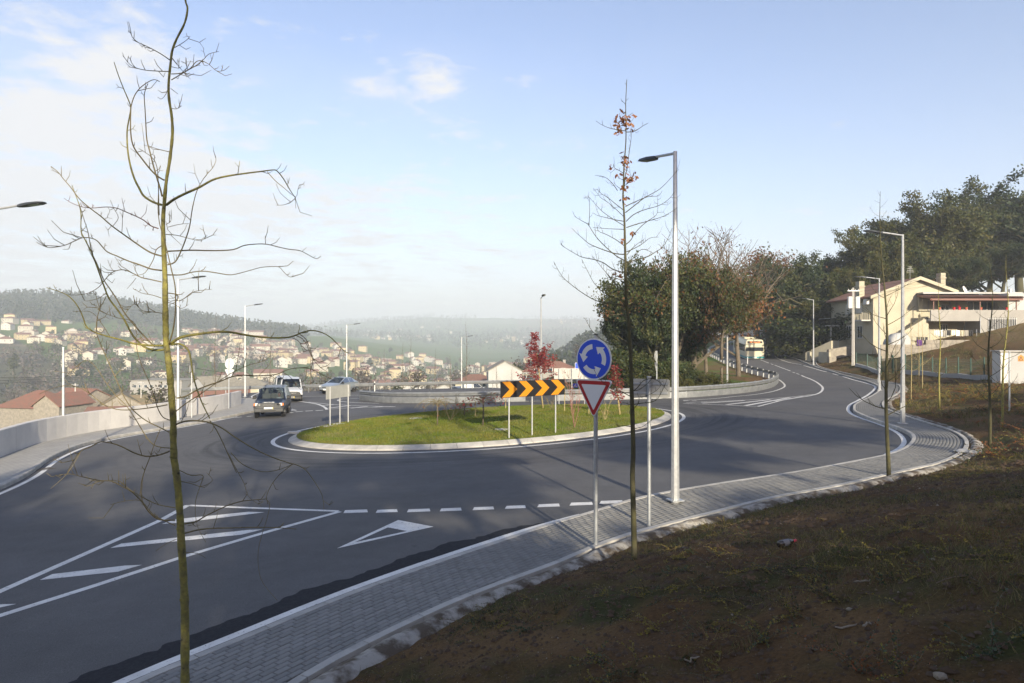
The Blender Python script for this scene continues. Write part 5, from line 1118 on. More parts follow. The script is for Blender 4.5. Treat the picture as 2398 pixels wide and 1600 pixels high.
def wire(a, b_, sag, label, r=.012, group='overhead wires'):
    a, b_ = Vector(a), Vector(b_); t = thing('overhead_wire', label, 'wire', a, 0, group); pts = [Vector((0, 0, 0)).lerp(b_-a, k/14)-Vector((0, 0, sag*4*(k/14)*(1-k/14))) for k in range(15)]
    MB().tube(pts, r, 4).obj('cable', M['blk'], t)
far_r = Vector((92, 96, 17))
for k, (dz, lab) in enumerate(((0, 'topmost'), (-.35, 'second'), (-.7, 'third'))): wire(up1+Vector((0, 0, dz)), far_r+Vector((0, 0, dz*2.2)), 1.2, '%s overhead wire crossing in front of the cream house gable' % lab)
wire(up1+Vector((0, 0, -.2)), up2, 1.0, 'overhead wire from the concrete pole to the wooden pole uphill')
# valley wires at left
for k, (y0, y1, lab) in enumerate(((885, 866, 'upper'), (892, 869, 'middle'), (899, 872, 'lower'))): wire(atY(-60, y0, 120), atY(330, y1, 190), .6, '%s of the three valley wires above the farm roofs' % lab, .03)
wire(atY(300, 830, 120), atY(830, 892, 150), 1.5, 'single wire sagging across the valley behind the round sign back', .03)
utility_pole('thin concrete pole behind the red-roofed farmhouse', 176, 950, 898, 128., False, 'concrete', .14); utility_pole('thin concrete pole in front of the stone farmhouse', 330, 955, 893, 140., False, 'concrete', .13)
# --- green mesh fence on a low kerb, gate, white cabinet with warning triangle
def fence():
    P = lambda x, y, Y: atY(*spx('h', x, y), Y)
    line = [P(240, 1085, 75), P(380, 1110, 72), P(510, 1175, 67.5), P(545, 1190, 66.), P(860, 1200, 63), P(1050, 1240, 60.), P(1200, 1265, 58), P(1370, 1285, 55.5), P(1525, 1300, 53.8), P(1680, 1310, 52), P(1850, 1318, 50.3), P(2040, 1322, 48.6)]
    for p in line: p.z = tz(p.x, p.y)+.15
    t = thing('mesh_fence', 'dark green mesh fence on a low white kerb wall right of the footway', 'fence', line[0]); b = line[0].copy()
    for i in range(len(line)-1):
        if i == 3: continue
        A, B = line[i]-b, line[i+1]-b; mb = MB(); d = (B-A); d.z = 0; d.normalize(); n = Vector((-d.y, d.x, 0))*.1
        mb.v = [tuple(q) for q in (A-n+Vector((0, 0, -.5)), B-n+Vector((0, 0, -.5)), B-n+Vector((0, 0, .18)), A-n+Vector((0, 0, .18)), A+n+Vector((0, 0, -.5)), B+n+Vector((0, 0, -.5)), B+n+Vector((0, 0, .18)), A+n+Vector((0, 0, .18)))]
        mb.f = [(0, 1, 2, 3), (7, 6, 5, 4), (0, 4, 5, 1), (1, 5, 6, 2), (2, 6, 7, 3), (3, 7, 4, 0)]; mb.m = [0]*6; mb.obj('kerb_wall', M['white_wall'], t)
        L = (B-A).length; mb = MB(); nn = int(L/.14)
        for k in range(nn): q = A.lerp(B, k/nn); mb.tube([q+Vector((0, 0, .2)), q+Vector((0, 0, 1.35))], .006, 3, 0, False)
        for k in range(7): z = Vector((0, 0, .22+k*.185)); mb.tube([A+z, B+z], .006, 3, 0, False)
        mb.obj('mesh_panel', M['greenm'], t)
    for i, p in enumerate(line): q = p-b; MB().box((q.x, q.y, .72+q.z), (.07, .07, 1.5)).obj('post', M['greenm'], t)
    A, B = line[3], line[4]; g = thing('garden_gate', 'dark green barred double gate in the mesh fence', 'gate', A, math.atan2(B.y-A.y, B.x-A.x)); L = math.hypot(B.x-A.x, B.y-A.y); s = (B.z-A.z)/L
    for x in (.05, L-.05, L/2): MB().box((x, 0, .8+s*x), (.11, .11, 1.7)).obj('gate_post', M['greenm'], g)
    for z in (.15, 1.35): MB().box((L/2, 0, z+s*L/2), (L, .05, .06), 0, 0, 0, -math.atan(s)).obj('gate_rail', M['greenm'], g)
    for k in range(1, 26): MB().box((L*k/26, 0, .75+s*L*k/26), (.025, .025, 1.2)).obj('bar', M['greenm'], g)
    c0 = P(2050, 1395, 46.5); zc = tz(c0.x, c0.y); cab = thing('white_cabinet', 'large white panelled cabinet with yellow warning triangle at the right edge', 'cabinet', (c0.x, c0.y, zc), rad(-12))
    top = zat(spx('h', 0, 1040)[1], 46.5)-zc; wd = 4.2
    MB().box((.32, .55, top/2-.1), (.62, 1.2, top+.2)).obj('end_panel', M['white'], cab)
    MB().box((.64+wd/2, .5, top/2-.1), (wd, 1.1, top+.2)).obj('front_panel', M['white_wall'], cab); MB().box((wd/2+.3, .5, top+.04), (wd+.8, 1.4, .08)).obj('cap', M['concrete'], cab)
    tz0 = top*.80; MB().prism([(1.05, tz0-.22), (1.40, tz0-.22), (1.40, tz0+.1), (1.225, tz0+.24), (1.05, tz0+.1)], lambda u, v, d: (u, -d, v), .055, .062).obj('warning_plate', M['syellow'], cab)
    MB().prism([(1.10, tz0-.16), (1.35, tz0-.16), (1.225, tz0+.14)], lambda u, v, d: (u, -d, v), .0625, .066).obj('black_triangle', M['sblack'], cab); MB().prism([(1.16, tz0-.125), (1.29, tz0-.125), (1.225, tz0+.04)], lambda u, v, d: (u, -d, v), .0665, .069).obj('yellow_core', M['syellow'], cab)
    p = gnd3(2364, 962); st = thing('steel_post', 'slim galvanised post on the bank in front of the white cabinet', 'post', p); MB().tube([(0, 0, -.2), (0, 0, 2.6)], .035, 8).obj('pole', M['galv'], st); MB().tube([(0, 0, 2.6), (0, 0, 2.63)], .042, 8).obj('cap', M['galv'], st)
fence()
# --- generic small houses
def box_house(name, label, loc, rz, w, d, h, roof='gable', rh=1.6, wall='white_wall', tile='tile', wins=(), over=.35, group=None, chim=True, base=2.5, sides=True):
    t = thing(name, label, 'house', loc, rz, group)
    mb = MB(); mb.box((0, 0, h/2-base/2), (w, d, h+base))
    if roof == 'gable': mb.add([(-w/2, -d/2, h), (w/2, -d/2, h), (0, -d/2, h+rh*.97), (-w/2, d/2, h), (w/2, d/2, h), (0, d/2, h+rh*.97)], [(0, 1, 2), (4, 3, 5)])
    if roof == 'side': mb.add([(-w/2, -d/2, h), (-w/2, d/2, h), (-w/2, 0, h+rh*.97), (w/2, -d/2, h), (w/2, d/2, h), (w/2, 0, h+rh*.97)], [(1, 0, 2), (3, 4, 5)])
    mb.obj('wall', M[wall], t)
    mb = MB(); o = over; th = .16
    if roof == 'gable':
        s = rh/(w/2)
        for q in (-1, 1): mb.prism([(q*(w/2+o), h-o*s), (0, h+rh), (0, h+rh+th), (q*(w/2+o), h-o*s+th)], lambda u, v, dd: (u, dd, v), -d/2-o, d/2+o)
    elif roof == 'side':
        s = rh/(d/2)
        for q in (-1, 1): mb.prism([(q*(d/2+o), h-o*s), (0, h+rh), (0, h+rh+th), (q*(d/2+o), h-o*s+th)], lambda u, v, dd: (dd, u, v), -w/2-o, w/2+o)
    elif roof == 'hip':
        a, b_ = w/2+o, d/2+o; r_ = max(0, a-b_); z = h-.1; mb.add([(-a, -b_, z), (a, -b_, z), (a, b_, z), (-a, b_, z), (-r_, 0, h+rh), (r_, 0, h+rh)], [(0, 1, 5, 4), (2, 3, 4, 5), (1, 2, 5), (3, 0, 4), (3, 2, 1, 0)])
    else: mb.box((0, 0, h+.12), (w+.3, d+.3, .3))
    r = mb.obj('roof', M[tile], t)
    if chim and roof != 'flat': MB().box((w*.22, d*.12, h+rh*.8), (.6, .6, 1.5)).obj('chimney', M[wall], r)
    for (u, v, ww, hh) in wins:
        f = MB().box((u, -d/2-.02, v), (ww, .08, hh)).obj('window', M['frame_w'], t); MB().box((u, -d/2-.065, v), (ww*.8, .02, hh*.86)).obj('pane', M['glass'], f)
    return t
# white gabled house behind the maple
def near_houses():
    K = lambda px, py, Y: atY(px, py, Y)
    p = K(1180, 922, 150.); z = tz(p.x, p.y); zt = zat(845, 150)-z; ze = zat(866, 150)-z; w = (1217-1141)/FPX*150
    t = box_house('gabled_house', 'white gabled house with grey roof behind the red maple', (p.x, p.y, z), rad(4), w, 10, ze, 'gable', zt-ze, 'white_wall', 'fibre', over=.25, chim=False)
    a = box_house('red_roof_house', 'low house with red tiled roof right of the white gabled house', tuple(K(1292, 915, 158)[:2])+(tz(*K(1292, 915, 158)[:2]),), rad(-8), 13, 9, zat(868, 158)-tz(*K(1292, 915, 158)[:2]), 'hip', 2.2, 'grey_wall', 'tile', [(-3, 3, 1.2, 1.2), (0, 3, 1.2, 1.2), (3, 3, 1.2, 1.2)])
    b_ = box_house('dark_annex', 'dark open-fronted annex beside the white gabled house', tuple(K(1240, 915, 149)[:2])+(tz(*K(1240, 915, 149)[:2]),), rad(4), 5.2, 4, zat(878, 149)-tz(*K(1240, 915, 149)[:2]), 'flat', 1, 'dark_in', 'fibre', [(-1.2, 2.4, .8, 1.2), (.9, 2.4, .9, 1.2)], chim=False)
    c = box_house('yellow_house', 'long pale yellow house with red roof left of the white gabled house', tuple(K(1114, 918, 172)[:2])+(tz(*K(1114, 918, 172)[:2]),), rad(10), 11, 8, zat(893, 172)-tz(*K(1114, 918, 172)[:2]), 'hip', 1.8, 'cream_wall', 'tile', [(-3.6, 2.6, 1, 1.1), (-1, 2.6, 1, 1.1), (1.6, 2.6, 1, 1.1), (4, 2.6, 1, 1.1)])
    d = box_house('red_roof_cottage', 'cottage with pyramid red roof beyond the far guard rail', tuple(K(950, 925, 230)[:2])+(tz(*K(950, 925, 230)[:2]),), rad(12), 6.4, 6.4, zat(897, 230)-tz(*K(950, 925, 230)[:2]), 'hip', 2.0, 'cream_wall', 'tile', [(-1.5, 3, .9, 1), (1.2, 3, .9, 1)])
    e = box_house('white_outbuilding', 'low white wall-like outbuilding in front of the pyramid-roofed cottage', tuple(K(962, 922, 200)[:2])+(tz(*K(962, 922, 200)[:2]),), rad(6), 9, 4, zat(903, 200)-tz(*K(962, 922, 200)[:2]), 'flat', 1, 'white_wall', 'fibre', chim=False)
    f = box_house('small_white_house', 'small white gabled house just above the far guard rail, left of the far lamp', tuple(K(1047, 920, 170)[:2])+(tz(*K(1047, 920, 170)[:2]),), rad(-5), 5.4, 6, zat(908, 170)-tz(*K(1047, 920, 170)[:2]), 'gable', 1.0, 'white_wall', 'fibre', chim=False)
    g = box_house('grey_roof_house', 'pale house with dark grey roof left of the white vans', tuple(K(585, 920, 150)[:2])+(tz(*K(585, 920, 150)[:2]),), rad(15), 8.5, 7, zat(900, 150)-tz(*K(585, 920, 150)[:2]), 'hip', 1.4, 'cream_wall', 'fibre', [(-2.6, zat(912, 150)-tz(*K(585, 920, 150)[:2]), 1, 1), (0, zat(912, 150)-tz(*K(585, 920, 150)[:2]), 1, 1), (2.6, zat(912, 150)-tz(*K(585, 920, 150)[:2]), 1, 1)])
    h = box_house('white_house', 'white gabled house behind the grey round sign back', tuple(K(505, 920, 165)[:2])+(tz(*K(505, 920, 165)[:2]),), rad(-35), 7, 9, zat(903, 165)-tz(*K(505, 920, 165)[:2]), 'gable', 2.2, 'white_wall', 'fibre', [(-1.4, 3.6, 1, 1.2), (1.4, 3.6, 1, 1.2)])
    p = K(520, 932, 125); box_house('red_roof_shed', 'long low red roof just above the end of the parapet', (p.x, p.y, tz(p.x, p.y)), rad(22), 9, 5, zat(931, 125)-tz(p.x, p.y), 'side', 1.5, 'stone', 'tile', chim=True)
    # farm at left
    p = K(70, 985, 128); z = tz(p.x, p.y)
    box_house('farmhouse', 'old farmhouse with large red tiled roof behind the parapet at left', (p.x, p.y+3, z), rad(-14), 11.0, 9, zat(953, 128)-z, 'hip', 2.9, 'stone', 'oldtile', [(-3, 1.5, 1, 1.2), (2.4, 1.5, 1, 1.2)], chim=False)
    p = K(150, 985, 124); z = tz(p.x, p.y); box_house('farm_gable', 'stone gable wing of the red-roofed farmhouse', (p.x, p.y, z), rad(-8), 5.0, 8, zat(945, 124)-z, 'gable', 1.8, 'stone', 'oldtile', chim=False)
    p = K(190, 975, 140); z = tz(p.x, p.y); box_house('red_roof_barn', 'barn with red tiled roof behind the farmhouse gable wing', (p.x, p.y, z), rad(-20), 8, 9, zat(937, 140)-z, 'side', 2.3, 'stone', 'oldtile', chim=False)
    p = K(285, 985, 140); z = tz(p.x, p.y); box_house('stone_farmhouse', 'stone farmhouse with mossy brown roof right of the red farm', (p.x, p.y, z), rad(28), 7.5, 9.5, zat(945, 140)-z, 'gable', 2.3, 'stone', 'mosstile', [(-1.6, zat(958, 140)-z, .8, 1), (1.6, zat(958, 140)-z, .8, 1)], chim=False)
    p = K(332, 975, 141); z = tz(p.x, p.y); box_house('stone_wing', 'low stone wing with three red-shuttered windows and mossy roof', (p.x, p.y, z), rad(8), 6.5, 8, zat(949, 141)-z, 'side', 2.0, 'stone', 'mosstile', [(u, zat(956, 141)-z, .8, 1.1) for u in (-2, 0, 2)], chim=False)
    p = K(255, 985, 118); z = tz(p.x, p.y); box_house('lean_to', 'low lean-to with bright red tiles in front of the stone farmhouse', (p.x, p.y, z), rad(12), 6, 4, zat(966, 118)-z, 'side', .9, 'stone', 'tile', chim=False)
    p = K(390, 925, 260); z = tz(p.x, p.y); t = box_house('industrial_building', 'long grey flat-roofed industrial building in the valley', (p.x, p.y, z), rad(-4), 20, 14, zat(890, 260)-z, 'flat', 1, 'grey_wall', 'fibre', [(-8+2.1*k, zat(902, 260)-z, 1.5, 1.1) for k in range(4)]+[(2+1.8*k, zat(902, 260)-z, 1.4, 1.1) for k in range(3)], chim=False)
    p = K(45, 985, 116); van_at('farm_van', 'dark van parked against the farmhouse wall', (p.x, p.y, tz(p.x, p.y)), (-.98, -.2), M['maroon'])
    p = K(1735, 812, 175); box_house('apartment_block', 'pale apartment block glimpsed through the autumn trees above the bus', (p.x, p.y, tz(p.x, p.y)), rad(10), 20, 10, zat(735, 175)-tz(p.x, p.y), 'flat', 1, 'white_wall', 'fibre', [(-8+3.2*k, zat(745+14*j, 175)-tz(p.x, p.y), 1.4, .9) for k in range(6) for j in range(4)], chim=False)
    p = K(1862, 800, 180); box_house('far_pink_house', 'pinkish house glimpsed under the trees at the road bend', (p.x, p.y, tz(p.x, p.y)), rad(-10), 9, 8, zat(782, 180)-tz(p.x, p.y), 'hip', 1.5, 'white_wall', 'tile', [(-2, 3, 1, 1), (2, 3, 1, 1)])
near_houses()
# --- the village across the valley
ORD = 'leftmost second third fourth fifth sixth seventh eighth ninth tenth eleventh twelfth thirteenth fourteenth fifteenth sixteenth'.split()
def rank_labels(group):
    by = {}
    for o in COL.objects:
        if o.get('group') == group and o.parent is None: by.setdefault(o['label'], []).append(o)
    for lab, os_ in by.items():
        if len(os_) < 2: continue
        for k, o in enumerate(sorted(os_, key=lambda q: q.location.x/q.location.y)): o['label'] = lab+(', leftmost' if k == 0 else ', %s from left' % ORD[min(k, 15)])
def village():
    rs = random.Random(21); tints = ['vw1', 'vw2', 'vw3', 'vw4']
    for n_, c in zip(tints, ((.42, .39, .32), (.41, .34, .20), (.44, .42, .375), (.32, .27, .22))): M[n_] = mat('village_wall_'+n_[-1], c, .9, rnd=.1)
    protos = []
    def proto(w, d, h, roof, wall, tile, nw):
        rows = max(1, int(h//3)); wins = [(-w/2+w*(k+.5)/nw, 1.6+3*r, .9, 1.1) for k in range(nw) for r in range(rows)]
        return box_house('village_house', 'x', (0, 0, 0), 0, w, d, h, roof, {'hip': 2.0, 'gable': 2.2, 'side': 2.0, 'flat': 1}[roof], wall, tile, wins, .5, 'houses of the hillside village', rs.random() < .7, 4.0)
    for spec in ((12, 10, 6.4, 'hip', 'vw1', 'tile', 4), (10, 11, 6.2, 'gable', 'vw3', 'oldtile', 3), (14, 9, 6, 'side', 'vw2', 'tile', 4), (11, 10, 3.4, 'hip', 'vw3', 'tile', 3), (18, 10, 6.5, 'side', 'vw1', 'oldtile', 5), (22, 12, 5.5, 'flat', 'vw4', 'fibre', 5), (12, 10, 8.6, 'hip', 'vw2', 'tile', 4), (9, 9, 5.8, 'gable', 'vw1', 'tile', 2)): protos.append(proto(*spec))
    looks = ['pale hipped-roof house', 'white gabled house', 'ochre long-roofed house', 'low white red-roofed house', 'long pale house', 'flat-roofed dun block', 'three-storey ochre house', 'narrow pale gabled house']
    used = set(); placed = []
    # clusters: (px, r, spread px, spread r, n)
    cl = [(60, 770, 90, 60, 9), (40, 630, 80, 50, 9), (150, 640, 70, 40, 6), (230, 690, 90, 50, 6), (190, 490, 90, 40, 8), (330, 560, 60, 50, 6), (330, 450, 60, 40, 4), (430, 620, 60, 60, 6), (470, 540, 70, 70, 7), (560, 620, 60, 80, 18), (650, 660, 70, 100, 20), (720, 640, 60, 100, 18), (790, 720, 60, 110, 14), (600, 380, 60, 50, 5),
          (860, 560, 50, 100, 9), (930, 620, 60, 150, 14), (1000, 800, 50, 200, 12), (880, 420, 40, 50, 5), (990, 420, 40, 60, 6), (1060, 560, 40, 100, 6), (1130, 640, 50, 120, 7), (1180, 700, 50, 150, 6), (560, 850, 60, 90, 8), (480, 760, 50, 60, 6), (900, 1800, 60, 160, 20), (970, 1900, 70, 180, 10), (1180, 1850, 50, 150, 16), (1240, 1650, 40, 120, 8), (920, 2350, 120, 150, 6), (1320, 2600, 60, 150, 6)]
    cnt = {}
    for px, r, sp, sr, n in cl:
        k = tries = 0
        while k < n and tries < 400:
            tries += 1; q = rs.gauss(px, sp*.55); rr = rs.gauss(r, sr*.6)
            if rr < 230 or not -60 < q < 1420: continue
            c = (q-CXP)/FPX; y = rr/math.sqrt(1+c*c); x = c*y
            if any((x-a)**2+(y-b_)**2 < (12.5 if rr < 1500 else 22)**2 for a, b_ in placed): continue
            z = float(terrain(np.array([x]), np.array([y]), False)[0])
            vis_y = HOR-z/y*FPX
            placed.append((x, y)); k += 1; i = rs.randrange(8)
            if i == 5 and rs.random() < .6: i = 1
            face = math.atan2(x, y); rz = -face+rs.uniform(-.6, .6)
            side = 'far left of the picture' if q < 250 else 'left of the mossy tree' if q < 400 else 'right of the mossy tree' if q < 600 else 'above the dark car' if q < 780 else 'above the far guard rail' if q < 1050 else 'above the chevron sign'
            hgt = 'low in valley' if rr < 480 else 'mid slope' if rr < 720 else 'high up' if rr < 1500 else 'on distant hillside'
            lab = '%s %s, %s' % (looks[i], hgt, side)
            o = protos[i] if i not in used else dup(protos[i])
            used.add(i); o.location = (x, y, z); o.rotation_euler = (0, 0, rz); s = rs.uniform(.56, .86); o.scale = (s, s, s); o['label'] = lab
    rank_labels('houses of the hillside village')
    for i, p in enumerate(protos):
        if i not in used: bpy.data.objects.remove(p)
    print('village houses', len(placed))
village()
# ------------------------------------------------------------------ vegetation
M['moss_bark'] = mat('mossy_bark', (.28, .255, .062), .9, c2=(.155, .14, .058), scale=14, bump=1, bscale=45, speck=((.05, .045, .025), 14, .66))
M['moss_twig'] = mat('olive_twig', (.20, .165, .085), .85, c2=(.14, .115, .055), scale=8); M['red_twig'] = mat('reddish_twig', (.16, .085, .06), .8)
M['bark'] = mat('grey_brown_bark', (.15, .12, .085), .9, c2=(.09, .075, .055), scale=7, bump=.8, bscale=40); M['dark_bark'] = mat('dark_bark', (.055, .05, .03), .9, c2=(.085, .08, .03), scale=8, bump=.7, bscale=50); M['stake'] = mat('pale_stake', (.36, .29, .13), .85, c2=(.25, .2, .1), scale=8); M['pinktwig'] = mat('pink_twig', (.22, .10, .08), .8)
M['lf_brown'] = leafmat('withered_leaf', (.34, .15, .06), (.22, .09, .04), .3, 4); M['lf_red'] = leafmat('crimson_leaf', (.27, .045, .04), (.17, .025, .03), .3, 1.5)
def px_branch(mb, key, pts, w0, w1, Yb, dy, mi=0, spurs=None, rs=None, n=5):
    """a branch traced in the photograph, leaning dy metres towards or away from the viewer"""
    P = [spx(key, x, y) for x, y in pts]; s = [0]
    for a, b_ in zip(P[:-1], P[1:]): s.append(s[-1]+math.hypot(b_[0]-a[0], b_[1]-a[1]))
    Q = cat_rom(np.c_[np.array(P), np.array(s)], 3); L = s[-1]
    pts3 = []; rr = []
    for px, py, d in Q:
        f = d/max(L, 1); Y = Yb+dy*f**.8; pts3.append(atY(px, py, Y)); rr.append(max(.0018, .82*(w0+(w1-w0)*f)/2/FPX*Y))
    mb.tube(pts3, rr, n, mi)
    if spurs:
        k = 0
        for i in range(2, len(pts3)-1):
            if rs.random() > spurs: continue
            a = pts3[i]; t = (pts3[i+1]-pts3[i-1]).normalized(); side = Vector((rs.uniform(-1, 1), rs.uniform(-1, 1), rs.uniform(-.4, 1))); side = (side-t*side.dot(t)).normalized(); ln = rs.uniform(.03, .13)*(1 if rs.random() < .8 else 2)
            b1 = a+(side*.8+t*.6).normalized()*ln*.6; b2 = b1+(side*.5+t*.5+Vector((0, 0, .6))).normalized()*ln*.5; mb.tube([a, b1, b2], [.0032, .0026, .0016], 4, mi)
            if rs.random() < .4: mb.tube([b1, b1+(side-t*.4).normalized()*ln*.4], [.0022, .0014], 3, mi)
    return pts3
